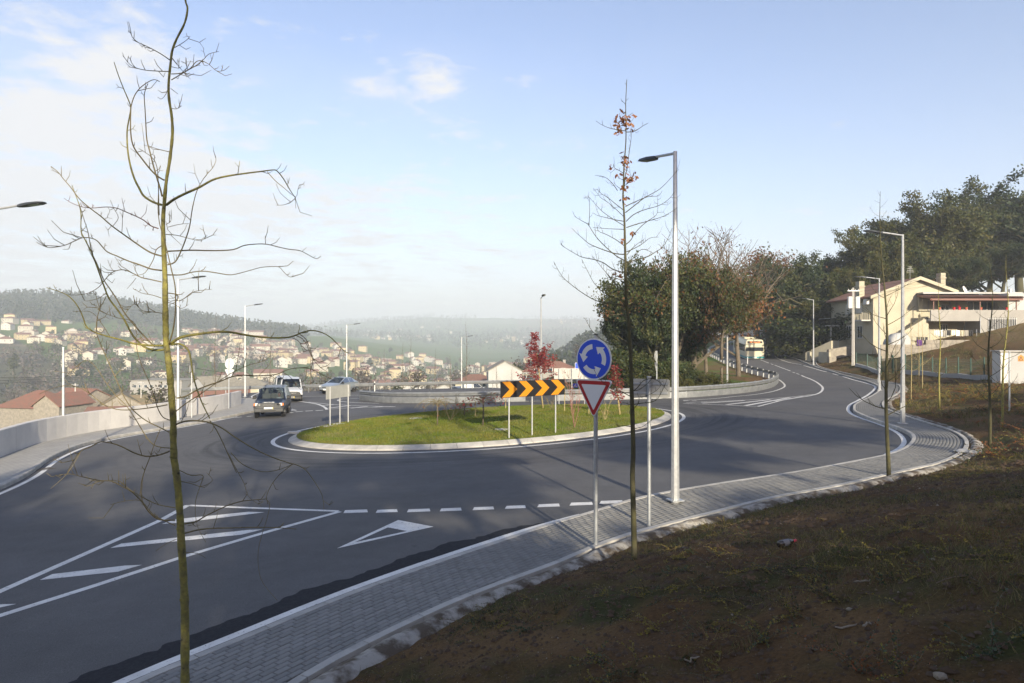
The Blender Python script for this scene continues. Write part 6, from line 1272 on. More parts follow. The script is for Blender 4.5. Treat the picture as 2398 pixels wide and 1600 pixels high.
def mossy_tree():
    Y = 6.1; rs = random.Random(4)
    bx = (spx('6', 1258, 1568)[0]-CXP)/FPX*Y; bz = tz(bx, Y); t = thing('bare_tree', 'young bare tree with mossy yellow-green trunk standing close at left', 'tree', (bx, Y, bz))
    off = Vector((bx, Y, bz))
    tr = [spx('T', *q) for q in ((1290, -330), (1262, -180), (1275, 0), (1290, 60), (1270, 160), (1215, 270), (1185, 350), (1172, 450), (1160, 580), (1163, 680), (1180, 790), (1187, 900), (1180, 1000), (1165, 1120), (1145, 1240), (1130, 1400), (1122, 1560))] + [spx('1', *q) for q in ((1297, 40), (1298, 150), (1300, 300), (1303, 450), (1308, 560), (1325, 700), (1340, 850), (1350, 1000), (1362, 1150), (1362, 1300), (1368, 1440))] + [spx('6', *q) for q in ((1182, 40), (1200, 150), (1215, 300), (1225, 450), (1232, 600), (1245, 800), (1255, 1000), (1258, 1200), (1258, 1400), (1258, 1568))]
    W = np.interp([q[1] for q in tr], [-120, 0, 120, 300, 440, 520, 660, 830, 1000, 1250, 1600], [3, 5, 6, 7.5, 9, 11, 14.5, 16.5, 17.5, 19.5, 23])
    P = np.c_[np.array(tr), W][::-1]; P = cat_rom(P, 4); mb = MB(); pts = [atY(a, b_, Y)-off for a, b_, w in P]; rr = [.84*w/2/FPX*Y*(1+.10*math.sin(i*1.7)*(rs.random() < .5)) for i, (a, b_, w) in enumerate(P)]
    pts.insert(0, Vector((0, 0, -.15))); rr.insert(0, rr[0]*1.25); mb.tube(pts, rr, 12); 
    for i in range(3, len(pts)-30, 5):    # knots
        a = rs.uniform(0, 6.28); d = Vector((math.cos(a), math.sin(a), .3)); mb.tube([pts[i]+d*rr[i]*.6, pts[i]+d*rr[i]*1.25], [rr[i]*.4, rr[i]*.2], 6)
    mb.obj('trunk', M['moss_bark'], t, smooth=True)
    br = [('T', [(1145, 1410), (1200, 1370), (1280, 1330), (1370, 1290), (1460, 1240), (1550, 1215), (1680, 1195), (1800, 1180), (1880, 1170), (1910, 1180), (1950, 1230), (1985, 1290), (2010, 1330), (2033, 1360)], 8, 2.2, -.7, .1),
          ('T', [(1840, 1183), (1890, 1240), (1950, 1290), (2033, 1355), (2050, 1300), (2062, 1268)], 2.5, 1.2, -.1, .2), ('T', [(2033, 1362), (2000, 1392), (1950, 1410), (1900, 1412)], 2, 1.2, .1, .3), ('T', [(2000, 1390), (1930, 1330), (1900, 1265)], 1.8, 1, .1, .2), ('T', [(2030, 1360), (2035, 1435)], 1.5, 1, 0, .2),
          ('T', [(1110, 1410), (1050, 1390), (990, 1350), (960, 1300), (925, 1230), (895, 1130), (878, 1020), (875, 900), (890, 810), (900, 740), (880, 680), (850, 610), (815, 520), (795, 460), (785, 428)], 7, 2, .4, .1), ('T', [(1130, 1240), (1080, 1210), (1030, 1160), (975, 1090), (930, 1030), (907, 970), (898, 880), (900, 760), (905, 720), (925, 660), (960, 610), (1010, 570), (1060, 548), (1098, 562)], 5, 2, -.4, .12), ('T', [(1115, 1350), (1100, 1290), (1075, 1210), (1050, 1120), (1030, 1040), (1010, 960), (1003, 850), (997, 740), (992, 660), (1003, 610), (1018, 575)], 5, 2, .3, .1),
          ('T', [(1180, 550), (1230, 520), (1290, 485), (1350, 450), (1400, 410), (1438, 372), (1505, 355)], 3, 1.4, .3, .3), ('T', [(1180, 510), (1250, 503), (1310, 470), (1350, 425), (1390, 420), (1440, 445), (1490, 488), (1540, 485), (1578, 455)], 3, 1.4, -.3, .3), ('T', [(1165, 492), (1090, 490), (1000, 483), (930, 465), (880, 430), (885, 385)], 3, 1.4, .3, .3), ('T', [(1170, 415), (1120, 380), (1060, 345), (1000, 315), (950, 292), (910, 255), (900, 215), (885, 150)], 3, 1.4, -.3, .3), ('T', [(1200, 328), (1250, 300), (1285, 275), (1308, 250)], 2.5, 1.2, .2, .4), ('T', [(1182, 460), (1230, 470), (1250, 455)], 2, 1.2, -.2, .4), ('T', [(1163, 1045), (1100, 1030), (1050, 1015), (990, 1000)], 2.5, 1.2, .3, .4), ('T', [(1095, 1480), (1090, 1300), (1085, 1180), (1060, 1100), (1000, 1050), (955, 1022)], 3, 1.6, -.4, .2), ('T', [(1180, 745), (1215, 750), (1250, 728)], 2, 1.2, .2, .3), ('T', [(1160, 600), (1140, 650), (1110, 682), (1085, 668)], 2, 1.2, -.2, .2), ('T', [(1175, 610), (1225, 648)], 1.8, 1.2, .1, .2), ('T', [(1185, 400), (1240, 470), (1285, 518)], 2, 1.2, .2, .3),
          ('U', [(1010, 825), (930, 800), (850, 750), (750, 680), (640, 600), (560, 530), (480, 470), (400, 400), (340, 320), (280, 250), (240, 200), (190, 160)], 5, 2, .6, .16), ('U', [(985, 620), (930, 600), (880, 560), (800, 520), (740, 495), (680, 470), (600, 460), (500, 468), (420, 460), (340, 430), (285, 395)], 3.5, 1.4, .5, .25), ('U', [(650, 600), (690, 540), (655, 470), (630, 410)], 1.8, 1.1, .2, .3), ('U', [(715, 660), (720, 540), (700, 500)], 1.8, 1.1, -.1, .3),
          ('U', [(1010, 932), (930, 920), (850, 890), (760, 860), (680, 825), (610, 795), (570, 755), (530, 710), (480, 690), (420, 690), (360, 715), (290, 745), (185, 763), (125, 745), (80, 722)], 4.5, 1.6, -.8, .16), ('U', [(1010, 1018), (930, 1000), (860, 985), (800, 955), (740, 930), (690, 930), (640, 950), (600, 990), (550, 1050), (500, 1085), (450, 1105), (380, 1115), (310, 1113)], 3.4, 1.3, .5, .3), ('U', [(1010, 1138), (940, 1115), (860, 1100), (815, 1072)], 2.5, 1.2, .3, .3), ('U', [(1015, 1250), (940, 1240), (870, 1232), (830, 1195), (800, 1185), (750, 1240)], 2.5, 1.2, -.4, .3), ('U', [(1010, 750), (970, 780), (950, 850), (910, 920), (870, 960), (790, 970)], 3, 1.3, -.4, .2), ('U', [(820, 990), (790, 1030), (755, 1068)], 1.8, 1, .1, .2),
          ('U', [(1055, 790), (1150, 785), (1250, 782), (1400, 785), (1540, 778), (1620, 748), (1700, 737), (1790, 737), (1880, 758), (1960, 775), (2040, 785), (2100, 815), (2160, 845), (2195, 825)], 4.5, 1.6, .7, .12), ('U', [(1785, 737), (1780, 675)], 2, 1.2, 0, .3), ('U', [(1055, 965), (1160, 965), (1240, 945), (1330, 938), (1430, 952), (1530, 965), (1640, 940), (1750, 910), (1850, 903), (1890, 910), (1930, 955), (1970, 982), (1990, 968)], 3.8, 1.4, -.6, .1), ('U', [(1055, 890), (1110, 870), (1150, 800), (1190, 700), (1220, 600), (1240, 470), (1270, 350), (1310, 270), (1350, 215), (1390, 170), (1415, 115), (1408, 70)], 4.2, 1.4, .3, .2), ('U', [(1045, 665), (1120, 670), (1200, 690), (1260, 705), (1310, 710), (1350, 670)], 2.5, 1.2, -.4, .3), ('U', [(1045, 590), (1080, 565), (1078, 520)], 2, 1.2, .2, .3), ('U', [(1060, 610), (1140, 590), (1215, 582)], 2, 1.1, .2, .2), ('U', [(1080, 670), (1160, 745)], 1.6, 1, -.2, .2),
          ('U', [(1060, 1100), (1130, 1115), (1130, 1160), (1180, 1140), (1240, 1095), (1310, 1080), (1385, 1072)], 3.2, 1.2, -.3, .25), ('U', [(1060, 1170), (1110, 1185), (1160, 1215), (1210, 1185)], 2, 1.1, .3, .3),
          ('U', [(1035, 1520), (960, 1525), (880, 1500), (800, 1420), (740, 1310), (680, 1220), (620, 1140), (580, 1040), (540, 930), (490, 800), (440, 700), (413, 640), (412, 520), (400, 450), (375, 380), (345, 300)], 6.5, 2, .5, .14), ('U', [(960, 1500), (890, 1430), (800, 1330), (730, 1240), (680, 1150), (620, 1060), (580, 1000), (530, 880), (490, 790), (465, 650), (430, 540), (400, 440)], 4.5, 1.6, .2, .16), ('U', [(1030, 1490), (920, 1490), (800, 1475), (700, 1445), (600, 1420), (500, 1385), (450, 1345), (430, 1290), (400, 1220), (350, 1150), (280, 1100), (155, 1060)], 6.5, 2, -.6, .16), ('U', [(820, 1340), (780, 1300), (700, 1290), (600, 1255), (540, 1225), (510, 1180)], 2.2, 1.1, .2, .3), ('U', [(600, 1125), (540, 1250), (525, 1380), (560, 1500), (600, 1560)], 2, 1.2, -.2, .1), ('U', [(600, 1100), (540, 1140), (450, 1160), (430, 1140)], 2, 1.1, .2, .2), ('U', [(625, 1420), (560, 1320), (500, 1250), (440, 1235), (350, 1240)], 2, 1.1, .2, .25),
          ('R', [(0, 590), (100, 520), (220, 485), (350, 465), (500, 445), (650, 432), (800, 440), (950, 468), (1100, 492), (1250, 507), (1400, 512), (1520, 508), (1620, 485), (1700, 450), (1800, 420), (1900, 420), (2000, 450), (2100, 510), (2200, 610), (2280, 690), (2330, 712)], 9, 2, -.9, .12), ('R', [(1650, 485), (1720, 520), (1780, 600), (1830, 720), (1880, 810), (1960, 900), (2050, 955)], 2.6, 1.4, -.1, .1), ('R', [(1690, 465), (1760, 520), (1800, 600), (1850, 740), (1860, 850), (1830, 920), (1840, 1000), (1870, 1080), (1850, 1115)], 2.6, 1.4, .2, .1), ('R', [(1590, 510), (1680, 560), (1720, 640), (1740, 700)], 1.8, 1.1, .2, .2),
          ('R', [(0, 605), (100, 590), (180, 620), (240, 700), (270, 850), (290, 1000), (330, 1150), (390, 1320), (450, 1450), (510, 1567)], 6, 3.4, -.5, .1), ('1', [(1650, 1160), (1700, 1230), (1760, 1350), (1800, 1440), (1860, 1568)], 3.2, 2.4, -.1, .1), ('6', [(1550, 0), (1600, 100), (1660, 210), (1690, 300), (1780, 365)], 2.4, 1.2, -.2, .2),
          ('R', [(80, 1300), (200, 1275), (350, 1190), (500, 1130), (650, 1080), (800, 1020), (950, 1000), (1100, 1008), (1250, 1005), (1400, 985), (1500, 940), (1600, 912), (1720, 905), (1850, 925), (2000, 1000), (2150, 1075)], 4.6, 1.5, .6, .1), ('R', [(1470, 965), (1560, 1020), (1620, 1100), (1700, 1190)], 1.8, 1, .1, .1), ('R', [(1400, 1000), (1500, 1070), (1620, 1102), (1740, 1080), (1800, 1015)], 1.8, 1, -.1, .1), ('R', [(60, 1480), (200, 1370), (400, 1240), (600, 1100), (750, 1000), (900, 920), (1050, 860), (1200, 820), (1300, 750), (1310, 700)], 3.4, 1.3, .4, .1),
          ('1', [(1385, 1190), (1450, 1165), (1550, 1160), (1650, 1175), (1750, 1220), (1850, 1290), (2000, 1380), (2150, 1450), (2300, 1500)], 5.2, 3, -.6, .1), ('6', [(1960, 70), (2020, 85), (2080, 120), (2140, 200), (2190, 290), (2203, 385)], 3, 1.4, -.2, .1), ('6', [(1570, 0), (1650, 80), (1780, 130), (1900, 115), (2000, 75)], 2.6, 1.8, -.1, .1), ('6', [(1990, 80), (1900, 150), (1840, 230), (1810, 310), (1835, 350), (1815, 450), (1780, 560), (1755, 680), (1760, 800), (1790, 890), (1885, 1005)], 2.2, 1, -.2, .08),
          ('1', [(1330, 1400), (1250, 1430), (1150, 1440), (1050, 1410), (950, 1360), (850, 1330), (780, 1330), (700, 1370), (640, 1395), (580, 1470), (530, 1568)], 5, 2, -.5, .14), ('6', [(545, 0), (460, 140), (345, 245)], 2, 1.1, -.1, .2), ('1', [(1330, 1375), (1230, 1360), (1160, 1300), (1080, 1170), (1000, 1050), (900, 950), (820, 840), (770, 760), (700, 690), (640, 700), (610, 745)], 3.4, 1.4, .5, .2), ('1', [(1330, 1250), (1250, 1210), (1150, 1160), (1050, 1080), (980, 980), (920, 850), (870, 740), (830, 650), (790, 550), (760, 470), (770, 330), (800, 250), (830, 195)], 3.4, 1.6, .2, .15), ('1', [(1335, 1155), (1280, 1130), (1240, 1060), (1210, 960), (1170, 850), (1120, 740), (1080, 620), (1070, 500), (1100, 480), (1110, 540)], 3, 1.3, -.4, .15), ('1', [(1315, 1035), (1200, 1055), (1080, 1070), (950, 1075), (850, 1050), (770, 1000), (700, 940), (600, 895), (500, 885), (400, 910), (310, 950)], 3.4, 1.4, .4, .12),
          ('6', [(1190, 460), (1080, 455), (1010, 400), (970, 340), (900, 270), (830, 230), (760, 195), (680, 190), (560, 165), (470, 145), (370, 160)], 4.4, 1.8, -.6, .3), ('6', [(1190, 375), (1080, 355), (980, 310), (880, 250), (820, 200), (740, 190), (650, 205), (620, 245)], 3.2, 1.6, .3, .3), ('6', [(1190, 495), (1120, 465), (1040, 420), (960, 330), (850, 330), (750, 355)], 3, 1.4, .2, .3), ('6', [(1000, 390), (965, 320), (960, 220), (985, 120), (1020, 30), (1050, -60), (1090, -160)], 3, 1.8, -.2, .1), ('6', [(1255, 485), (1330, 470), (1400, 430), (1480, 390), (1560, 355), (1650, 330), (1750, 320), (1810, 315)], 4.4, 2, .4, .2), ('6', [(1260, 548), (1350, 525), (1450, 515), (1600, 512), (1750, 508), (1900, 512), (2015, 520)], 4.6, 2, -.5, .2), ('6', [(1220, 120), (1300, 155), (1380, 155), (1360, 230), (1330, 330), (1330, 430), (1350, 520), (1400, 610)], 2.6, 1.2, -.3, .15), ('6', [(1225, 195), (1300, 210), (1370, 230), (1445, 190), (1405, 138)], 2.6, 1.2, .3, .2), ('6', [(1200, 590), (1130, 620), (1060, 670)], 1.8, 1, -.2, .1), ('6', [(1265, 680), (1340, 685), (1400, 718)], 1.8, 1, .2, .1),
          ('U', [(1060, 1490), (1090, 1400), (1110, 1280), (1115, 1150), (1110, 1040), (1085, 930), (1060, 820), (1035, 720), (1000, 600), (985, 500), (985, 420), (990, 300)], 4.4, 1.8, -.35, .15)]
    for i, (k, p, w0, w1, dy, sp) in enumerate(br):
        mb = MB(); px_branch(mb, k, p, w0, w1, Y+(0 if w0 > 3.2 else rs.uniform(-.25, .25)), dy, 0, sp*1.5, rs); mb.v = [(a-off.x, b_-off.y, c-off.z) for a, b_, c in mb.v]
        mb.obj('branch', M['moss_bark'] if w0 > 5.5 else M['red_twig'] if i in (21, 50) else M['moss_twig'], t, smooth=True)
mossy_tree()
LEAF = [(0, 0), (.12, .16), (.35, .10), (.45, .30), (.62, .16), (.8, .2), (1, 0), (.8, -.2), (.62, -.16), (.45, -.30), (.35, -.10), (.12, -.16)]
def leaves_mesh(pts, size, rs, droop=.6):
    mb = MB()
    for p in pts:
        a = rs.uniform(0, 6.28); d = Vector((math.cos(a), math.sin(a), -droop+rs.uniform(-.5, .5))).normalized(); s = d.cross(Vector((rs.uniform(-1, 1), rs.uniform(-1, 1), rs.uniform(-1, 1)))).normalized(); L = size*rs.uniform(.7, 1.2)
        mb.poly([Vector(p)+d*u*L+s*v*L for u, v in LEAF])
    return mb
def thin_tree():
    Y = 10.7; rs = random.Random(9); bx = (1486-CXP)/FPX*Y; bz = tz(bx, Y); t = thing('bare_sapling', 'slender bare sapling with a few withered orange leaves in front of the tall lamp', 'tree', (bx, Y, bz)); off = Vector((bx, Y, bz))
    tr = [spx('J', *q) for q in ((1103, 40), (1095, 200), (1088, 400), (1092, 700), (1090, 900), (1075, 1100), (1062, 1300), (1057, 1500))] + [spx('K', *q) for q in ((1050, 200), (1060, 330), (1070, 500), (1075, 700), (1080, 900), (1085, 1100), (1085, 1300), (1090, 1540))] + [spx('3', *q) for q in ((1240, 300), (1262, 600), (1272, 900), (1280, 1150), (1285, 1400))] + [spx('7', *q) for q in ((2268, 150), (2272, 300), (2278, 550), (2282, 775))]
    W = np.interp([q[1] for q in tr], [185, 300, 430, 600, 800, 1000, 1330], [1.5, 2.4, 3.6, 5.8, 8.5, 10.5, 14]); P = cat_rom(np.c_[np.array(tr), W][::-1], 4)
    mb = MB(); pts = [atY(a, b_, Y)-off for a, b_, w in P]; rr = [w/2/FPX*Y for a, b_, w in P]; pts.insert(0, Vector((0, 0, -.15))); rr.insert(0, rr[0]*1.2); mb.tube(pts, rr, 8); mb.obj('trunk', M['dark_bark'], t, smooth=True)
    br = [('K', [(1065, 370), (960, 290), (850, 200), (740, 130), (690, 70)]), ('K', [(1065, 460), (950, 350), (830, 250), (740, 190), (650, 70)]), ('K', [(1065, 580), (900, 480), (750, 370), (650, 260), (560, 165)]), ('K', [(1065, 520), (950, 500), (800, 465), (700, 440), (635, 400)]), ('K', [(1065, 630), (850, 622), (635, 605)]), ('K', [(1065, 855), (950, 770), (820, 700), (710, 650), (690, 540)]), ('K', [(1075, 1060), (950, 990), (800, 860), (680, 730), (590, 590), (585, 560), (588, 250), (520, 190)]), ('K', [(585, 565), (480, 510), (380, 450)]), ('K', [(1075, 975), (950, 965), (820, 925), (700, 880), (580, 825), (480, 740), (400, 670), (345, 610)]), ('K', [(1075, 1230), (950, 1195), (880, 1160), (780, 1090), (650, 1045), (480, 1010), (350, 940), (220, 860), (195, 825)]), ('K', [(1085, 1370), (980, 1310), (880, 1290), (780, 1320)]), ('K', [(1085, 1640), (1000, 1566), (985, 1440), (900, 1320), (780, 1180), (700, 1080), (635, 1005)]),
          ('3', [(1235, 285), (1190, 220), (1130, 190), (1050, 150), (980, 80), (935, 0), (880, -110)]), ('3', [(1235, 290), (1180, 250), (1060, 235), (960, 200), (850, 130), (750, 50), (710, 0), (660, -90)]), ('3', [(1235, 270), (1190, 200), (1160, 110), (1110, 50), (1060, -20)]), ('3', [(1245, 605), (1150, 570), (1050, 530), (960, 450), (920, 380), (905, 350)]),
          ('K', [(1085, 400), (1200, 310), (1340, 200), (1450, 140), (1550, 80), (1640, 0), (1740, -110), (1825, -200)]), ('K', [(1085, 315), (1200, 260), (1350, 195), (1450, 175), (1540, 170), (1590, 100)]), ('K', [(1095, 520), (1180, 440), (1280, 385), (1400, 345), (1540, 305), (1650, 240), (1720, 170), (1780, 90)]), ('K', [(1100, 605), (1250, 555), (1400, 515), (1580, 460), (1700, 400), (1800, 330)]), ('K', [(1095, 835), (1160, 775), (1210, 690), (1300, 590), (1400, 510), (1510, 430), (1530, 330), (1525, 190)]), ('K', [(1100, 940), (1230, 880), (1330, 820), (1420, 750), (1540, 735)]), ('K', [(1105, 980), (1180, 890), (1250, 830), (1320, 780)]), ('K', [(1105, 1110), (1180, 1040), (1270, 930), (1330, 905), (1400, 925), (1470, 960)]), ('K', [(1105, 1080), (1250, 1045), (1400, 1000), (1500, 940), (1600, 870), (1680, 730), (1725, 610)]), ('3', [(1240, 270), (1290, 230), (1350, 170), (1400, 90), (1460, 10), (1540, -110), (1590, -210), (1610, -280)]), ('3', [(1240, 260), (1310, 240), (1390, 210), (1450, 170), (1520, 90)]),
          ('q', [(1455, 255), (1500, 220), (1560, 150), (1620, 125), (1690, 130), (1760, 180), (1830, 255)]), ('q', [(1455, 250), (1520, 240), (1590, 190), (1650, 130)]), ('q', [(1460, 395), (1550, 380), (1650, 370), (1720, 330), (1790, 200), (1815, 130)]), ('q', [(1480, 650), (1560, 630), (1610, 590), (1640, 565)]), ('q', [(1435, 630), (1350, 620), (1300, 625), (1270, 600)]), ('q', [(1430, 400), (1350, 375), (1310, 430)]), ('q', [(1465, 440), (1500, 400), (1520, 340), (1500, 270)]), ('q', [(1430, 310), (1330, 260), (1230, 230), (1130, 150), (1080, 90), (1040, 20)]), ('q', [(1460, 320), (1580, 310), (1700, 250), (1760, 180)]), ('q', [(1445, 520), (1420, 480), (1440, 430)]),
          ('J', [(1090, 745), (980, 730), (850, 700), (740, 650), (680, 605)]), ('J', [(1095, 760), (1180, 755), (1260, 720), (1340, 665), (1400, 635)]), ('J', [(1065, 1560), (1080, 1380), (1110, 1250), (1130, 1080), (1150, 950), (1165, 820), (1160, 780), (1220, 710)]), ('J', [(1060, 1330), (1000, 1290), (930, 1250), (920, 1200)]), ('J', [(1060, 1420), (980, 1390)]), ('J', [(1070, 1500), (1150, 1440), (1210, 1390)]), ('J', [(1085, 380), (1040, 330), (1020, 300)]), ('J', [(1090, 330), (1130, 295)]), ('J', [(1100, 110), (1078, 85)]), ('J', [(1090, 560), (1150, 520), (1190, 495)]), ('J', [(1090, 660), (1150, 620), (1170, 640)]), ('J', [(1085, 600), (1020, 560), (1000, 500)]), ('J', [(1050, 1560), (960, 1500), (920, 1450)]), ('J', [(975, 1566), (900, 1460), (800, 1380), (665, 1355)])]
    for i, (k, p) in enumerate(br):
        mb = MB(); w0 = 1.5+min(1.9, len(p)*.22); px_branch(mb, k, p, w0, 1.0, Y, rs.uniform(-.45, .45), 0, .45, rs, 4); mb.v = [(a-off.x, b_-off.y, c-off.z) for a, b_, c in mb.v]; mb.obj('branch', M['dark_bark'], t)
    L = []
    for k, cx, cy, sx, sy, n in (('J', 1020, 560, 45, 60, 26), ('J', 975, 640, 30, 70, 14), ('J', 1070, 610, 30, 40, 12), ('J', 1000, 730, 30, 30, 10), ('J', 1160, 690, 15, 25, 6), ('J', 1180, 530, 20, 15, 6), ('J', 1070, 1180, 35, 60, 22), ('J', 905, 1240, 20, 25, 5), ('J', 1145, 1390, 25, 40, 12), ('J', 1205, 1350, 15, 40, 9), ('J', 970, 1350, 15, 20, 5), ('J', 1070, 1530, 25, 30, 8), ('K', 1075, 200, 25, 25, 10), ('K', 1025, 770, 18, 25, 7), ('K', 1190, 670, 20, 10, 5), ('K', 945, 1215, 14, 15, 3), ('K', 1030, 1250, 40, 40, 3)):
        for _ in range(n): px, py = spx(k, rs.gauss(cx, sx), rs.gauss(cy, sy)); L.append(atY(px, py, Y+rs.uniform(-.15, .15))-off)
    leaves_mesh(L, .085, rs).obj('leaves', M['lf_brown'], t)
thin_tree()
# --- procedural saplings
def sapling(name, label, base, H, seed, r0=.05, bm_='dark_bark', tm='dark_bark', nb=26, spread=.16, lean=0, group=None, leaves=None, lo=.22, rise=.9):
    rs = random.Random(seed); t = thing(name, label, 'tree', base, 0, group); mb = MB(); n = 12; tp = [Vector((lean*k/n+.02*H*math.sin(seed+k*.7)*(k/n)*.5, .012*H*math.sin(seed*2+k*.9)*(k/n), H*k/n-.1)) for k in range(n+1)]
    mb.tube(tp, [max(.004, r0*(1-.93*k/n)) for k in range(n+1)], 7); mb.obj('trunk', M[bm_], t, smooth=True)
    mb = MB(); tips = []
    for i in range(nb):
        f = lo+(1-lo)*(i+rs.random())/nb; k = f*n; a = tp[int(k)].lerp(tp[min(n, int(k)+1)], k-int(k)); L = H*spread*(1-f)**.65*rs.uniform(.7, 1.2)+.12; az = i*2.4+rs.uniform(-.4, .4); d = Vector((math.cos(az), math.sin(az), rise*rs.uniform(.3, .9)))
        pts = [a]; d.normalize()
        for s in range(4): pts.append(pts[-1]+d*L/4); d = (d+Vector((rs.uniform(-.2, .2), rs.uniform(-.2, .2), rs.uniform(.0, .35)*rise))).normalized()
        rb = max(.004, r0*.30*(1-f)+.003); mb.tube(pts, [rb, rb*.8, rb*.62, rb*.45, rb*.3], 4); tips.append(pts[-1])
        for s in range(int(2+L*3)):
            q = pts[rs.randint(1, 3)].lerp(pts[rs.randint(2, 4)], rs.random()); dd = (d+Vector((rs.uniform(-1, 1), rs.uniform(-1, 1), rs.uniform(-.3, .8)))).normalized(); l2 = L*rs.uniform(.12, .35); m_ = q+dd*l2*.5; mb.tube([q, m_, m_+(dd+Vector((0, 0, .3)))*l2*.4], [rb*.4, rb*.32, rb*.2], 3); tips.append(m_)
    mb.obj('branches', M[tm], t)
    if leaves:
        mt, cnt, size, sd = leaves; L = []
        for _ in range(cnt): q = rs.choice(tips); L.append(q+Vector((rs.gauss(0, sd), rs.gauss(0, sd), rs.gauss(0, sd))))
        leaves_mesh(L, size, rs).obj('leaves', M[mt], t)
    return t
b = gnd3(2082, 1118); sapling('bare_sapling', 'tall bare sapling rising from the bank in front of the curved footway', b, zat(440, b.y)-b.z, 3, .055, 'dark_bark', 'dark_bark', 34, .17, -.2)
for i, (px, py, H, st, lab) in enumerate(((2318, 1061, 6.4, 'dark_bark', 'bare sapling on the bank beside the cabinet, its trunk mossy and straight'), (2346, 1003, 6.6, 'moss_bark', 'leaning bare sapling in front of the white cabinet'), (2200, 957, 6.2, 'moss_bark', 'bare sapling in the middle of the brown bank below the porch'), (2134, 936, 5.0, 'stake', 'thin yellow-stemmed sapling right of the lamp on the bank'), (2160, 911, 4.8, 'stake', 'second thin yellow sapling farther up the brown bank'), (2152, 898, 4.5, 'stake', 'farthest thin sapling on the bank near the gate'), (2098, 872, 4.5, 'moss_twig', 'bare sapling close to the garden gate, left on the bank'))):
    b = gnd3(px, py); H = zat((600, 590, 640, 690, 690, 705, 760)[i], b.y)-b.z; sapling('bare_sapling', lab, b, H, 20+i, .05 if i < 3 else .03, st, 'dark_bark' if i < 3 else st, 24 if i < 3 else 12, .15, .25 if i == 1 else 0, leaves=('lf_red', 7, .1, .1) if i == 2 else None)
for i, (px, py, Y, top, lab) in enumerate(((504, 935, 78, 728, 'tall bare poplar left of the white vans'), (633, 925, 84, 770, 'bare tree above the roof of the white van'), (727, 925, 82, 790, 'bare tree above the silver hatchback'), (831, 925, 80, 808, 'bare sapling beyond the far guard rail, near its left end'), (901, 920, 86, 815, 'bare sapling left of the twin poplars'), (943, 922, 80, 800, 'left one of the twin bare poplars beyond the rail'), (961, 922, 80, 792, 'right one of the twin bare poplars beyond the rail'), (1019, 915, 84, 815, 'bare sapling right of the twin poplars'), (1054, 920, 82, 832, 'thin bare sapling in front of the small white house'), (1092, 918, 82, 752, 'tallest bare poplar beside the far lamp'), (1163, 930, 75, 850, 'bare sapling in front of the white gable wall, left'), (1199, 930, 76, 858, 'bare sapling in front of the white gable wall, right'))):
    p = atY(px, py, Y); z = tz(p.x, p.y); sapling('bare_poplar', lab, (p.x, p.y, z), zat(top, Y)-z, 50+i, .07, 'bark', 'bark', 30, .13, 0, None, None, .3, 1.8)
# --- island planting
def weeping(label, px, py, top, seed, leaf=('lf_red', 60, .05, .06)):
    p = isl_at(px, py); rs = random.Random(seed); H = zat(top, p.y)-p.z; t = thing('weeping_shrub', label, 'shrub', p); mb = MB()
    mb.tube([(0, 0, -.05), (.02, 0, H*.45), (0, .02, H*.8)], [.035, .028, .022], 7); mb.obj('stem', M['bark'], t, smooth=True); mb = MB(); L = []
    for i in range(22):
        a = i*2.4; d = Vector((math.cos(a), math.sin(a), .9)); pts = [Vector((0, .02, H*rs.uniform(.62, .8)))]; r_ = H*rs.uniform(.45, .8)
        for s in range(5): d.z -= .38; pts.append(pts[-1]+d.normalized()*r_/4)
        mb.tube(pts, [.011, .009, .007, .005, .004, .003], 4); L += [q+Vector((rs.gauss(0, .05), rs.gauss(0, .05), rs.gauss(0, .05))) for q in pts[2:]]
        for s in range(3): q = pts[rs.randint(1, 4)]; mb.tube([q, q+Vector((rs.uniform(-.2, .2), rs.uniform(-.2, .2), -rs.uniform(.05, .2)))], [.004, .002], 3)
    mb.obj('branches', M['moss_twig'], t); rs.shuffle(L); leaves_mesh(L[:leaf[1]], leaf[2]*2, rs).obj('leaves', M[leaf[0]], t)
weeping('small weeping shrub with few leaves at the left of the island', 1024, 996, 925, 1, ('lf_brown', 30, .05, .05)); weeping('weeping dark-red shrub nearest the chevron sign', 1131, 996, 915, 2, ('lf_red', 110, .06, .05)); weeping('tiny weeping shrub at the back of the island', 1087, 973, 940, 3, ('lf_red', 25, .05, .05))
def multi(label, px, py, top, seed, m_, nst, leaf=None, spread=.5, name='bare_shrub'):
    p = isl_at(px, py); rs = random.Random(seed); H = zat(top, p.y)-p.z; t = thing(name, label, 'shrub', p); L = []
    for i in range(nst):
        mb = MB(); a = i*6.28/nst+rs.uniform(-.3, .3); pts = [Vector((0, 0, -.03))]; d = Vector((math.cos(a)*spread, math.sin(a)*spread, 1)).normalized(); h = H*rs.uniform(.75, 1.05)
        for s in range(6): pts.append(pts[-1]+d*h/6); d = (d+Vector((rs.uniform(-.15, .15), rs.uniform(-.15, .15), .05))).normalized()
        mb.tube(pts, [.015-.0018*k for k in range(7)], 5)
        for s in range(9): q = pts[rs.randint(2, 6)]; e = (d+Vector((rs.uniform(-1, 1), rs.uniform(-1, 1), .2))).normalized(); q2 = q+e*h*.14; mb.tube([q, q2, q2+(e+Vector((0, 0, .4)))*h*.08], [.006, .005, .003], 3); L += [q2, q2+e*h*.06]
        mb.obj('stem', M[m_], t)
    if leaf: LL = [rs.choice(L)+Vector((rs.gauss(0, leaf[3]), rs.gauss(0, leaf[3]), rs.gauss(0, leaf[3]))) for _ in range(leaf[1])]; leaves_mesh(LL, leaf[2], rs).obj('leaves', M[leaf[0]], t)
multi('leafless multi-stemmed shrub between the two weeping shrubs', 1055, 985, 922, 5, 'moss_twig', 5, None, .7)
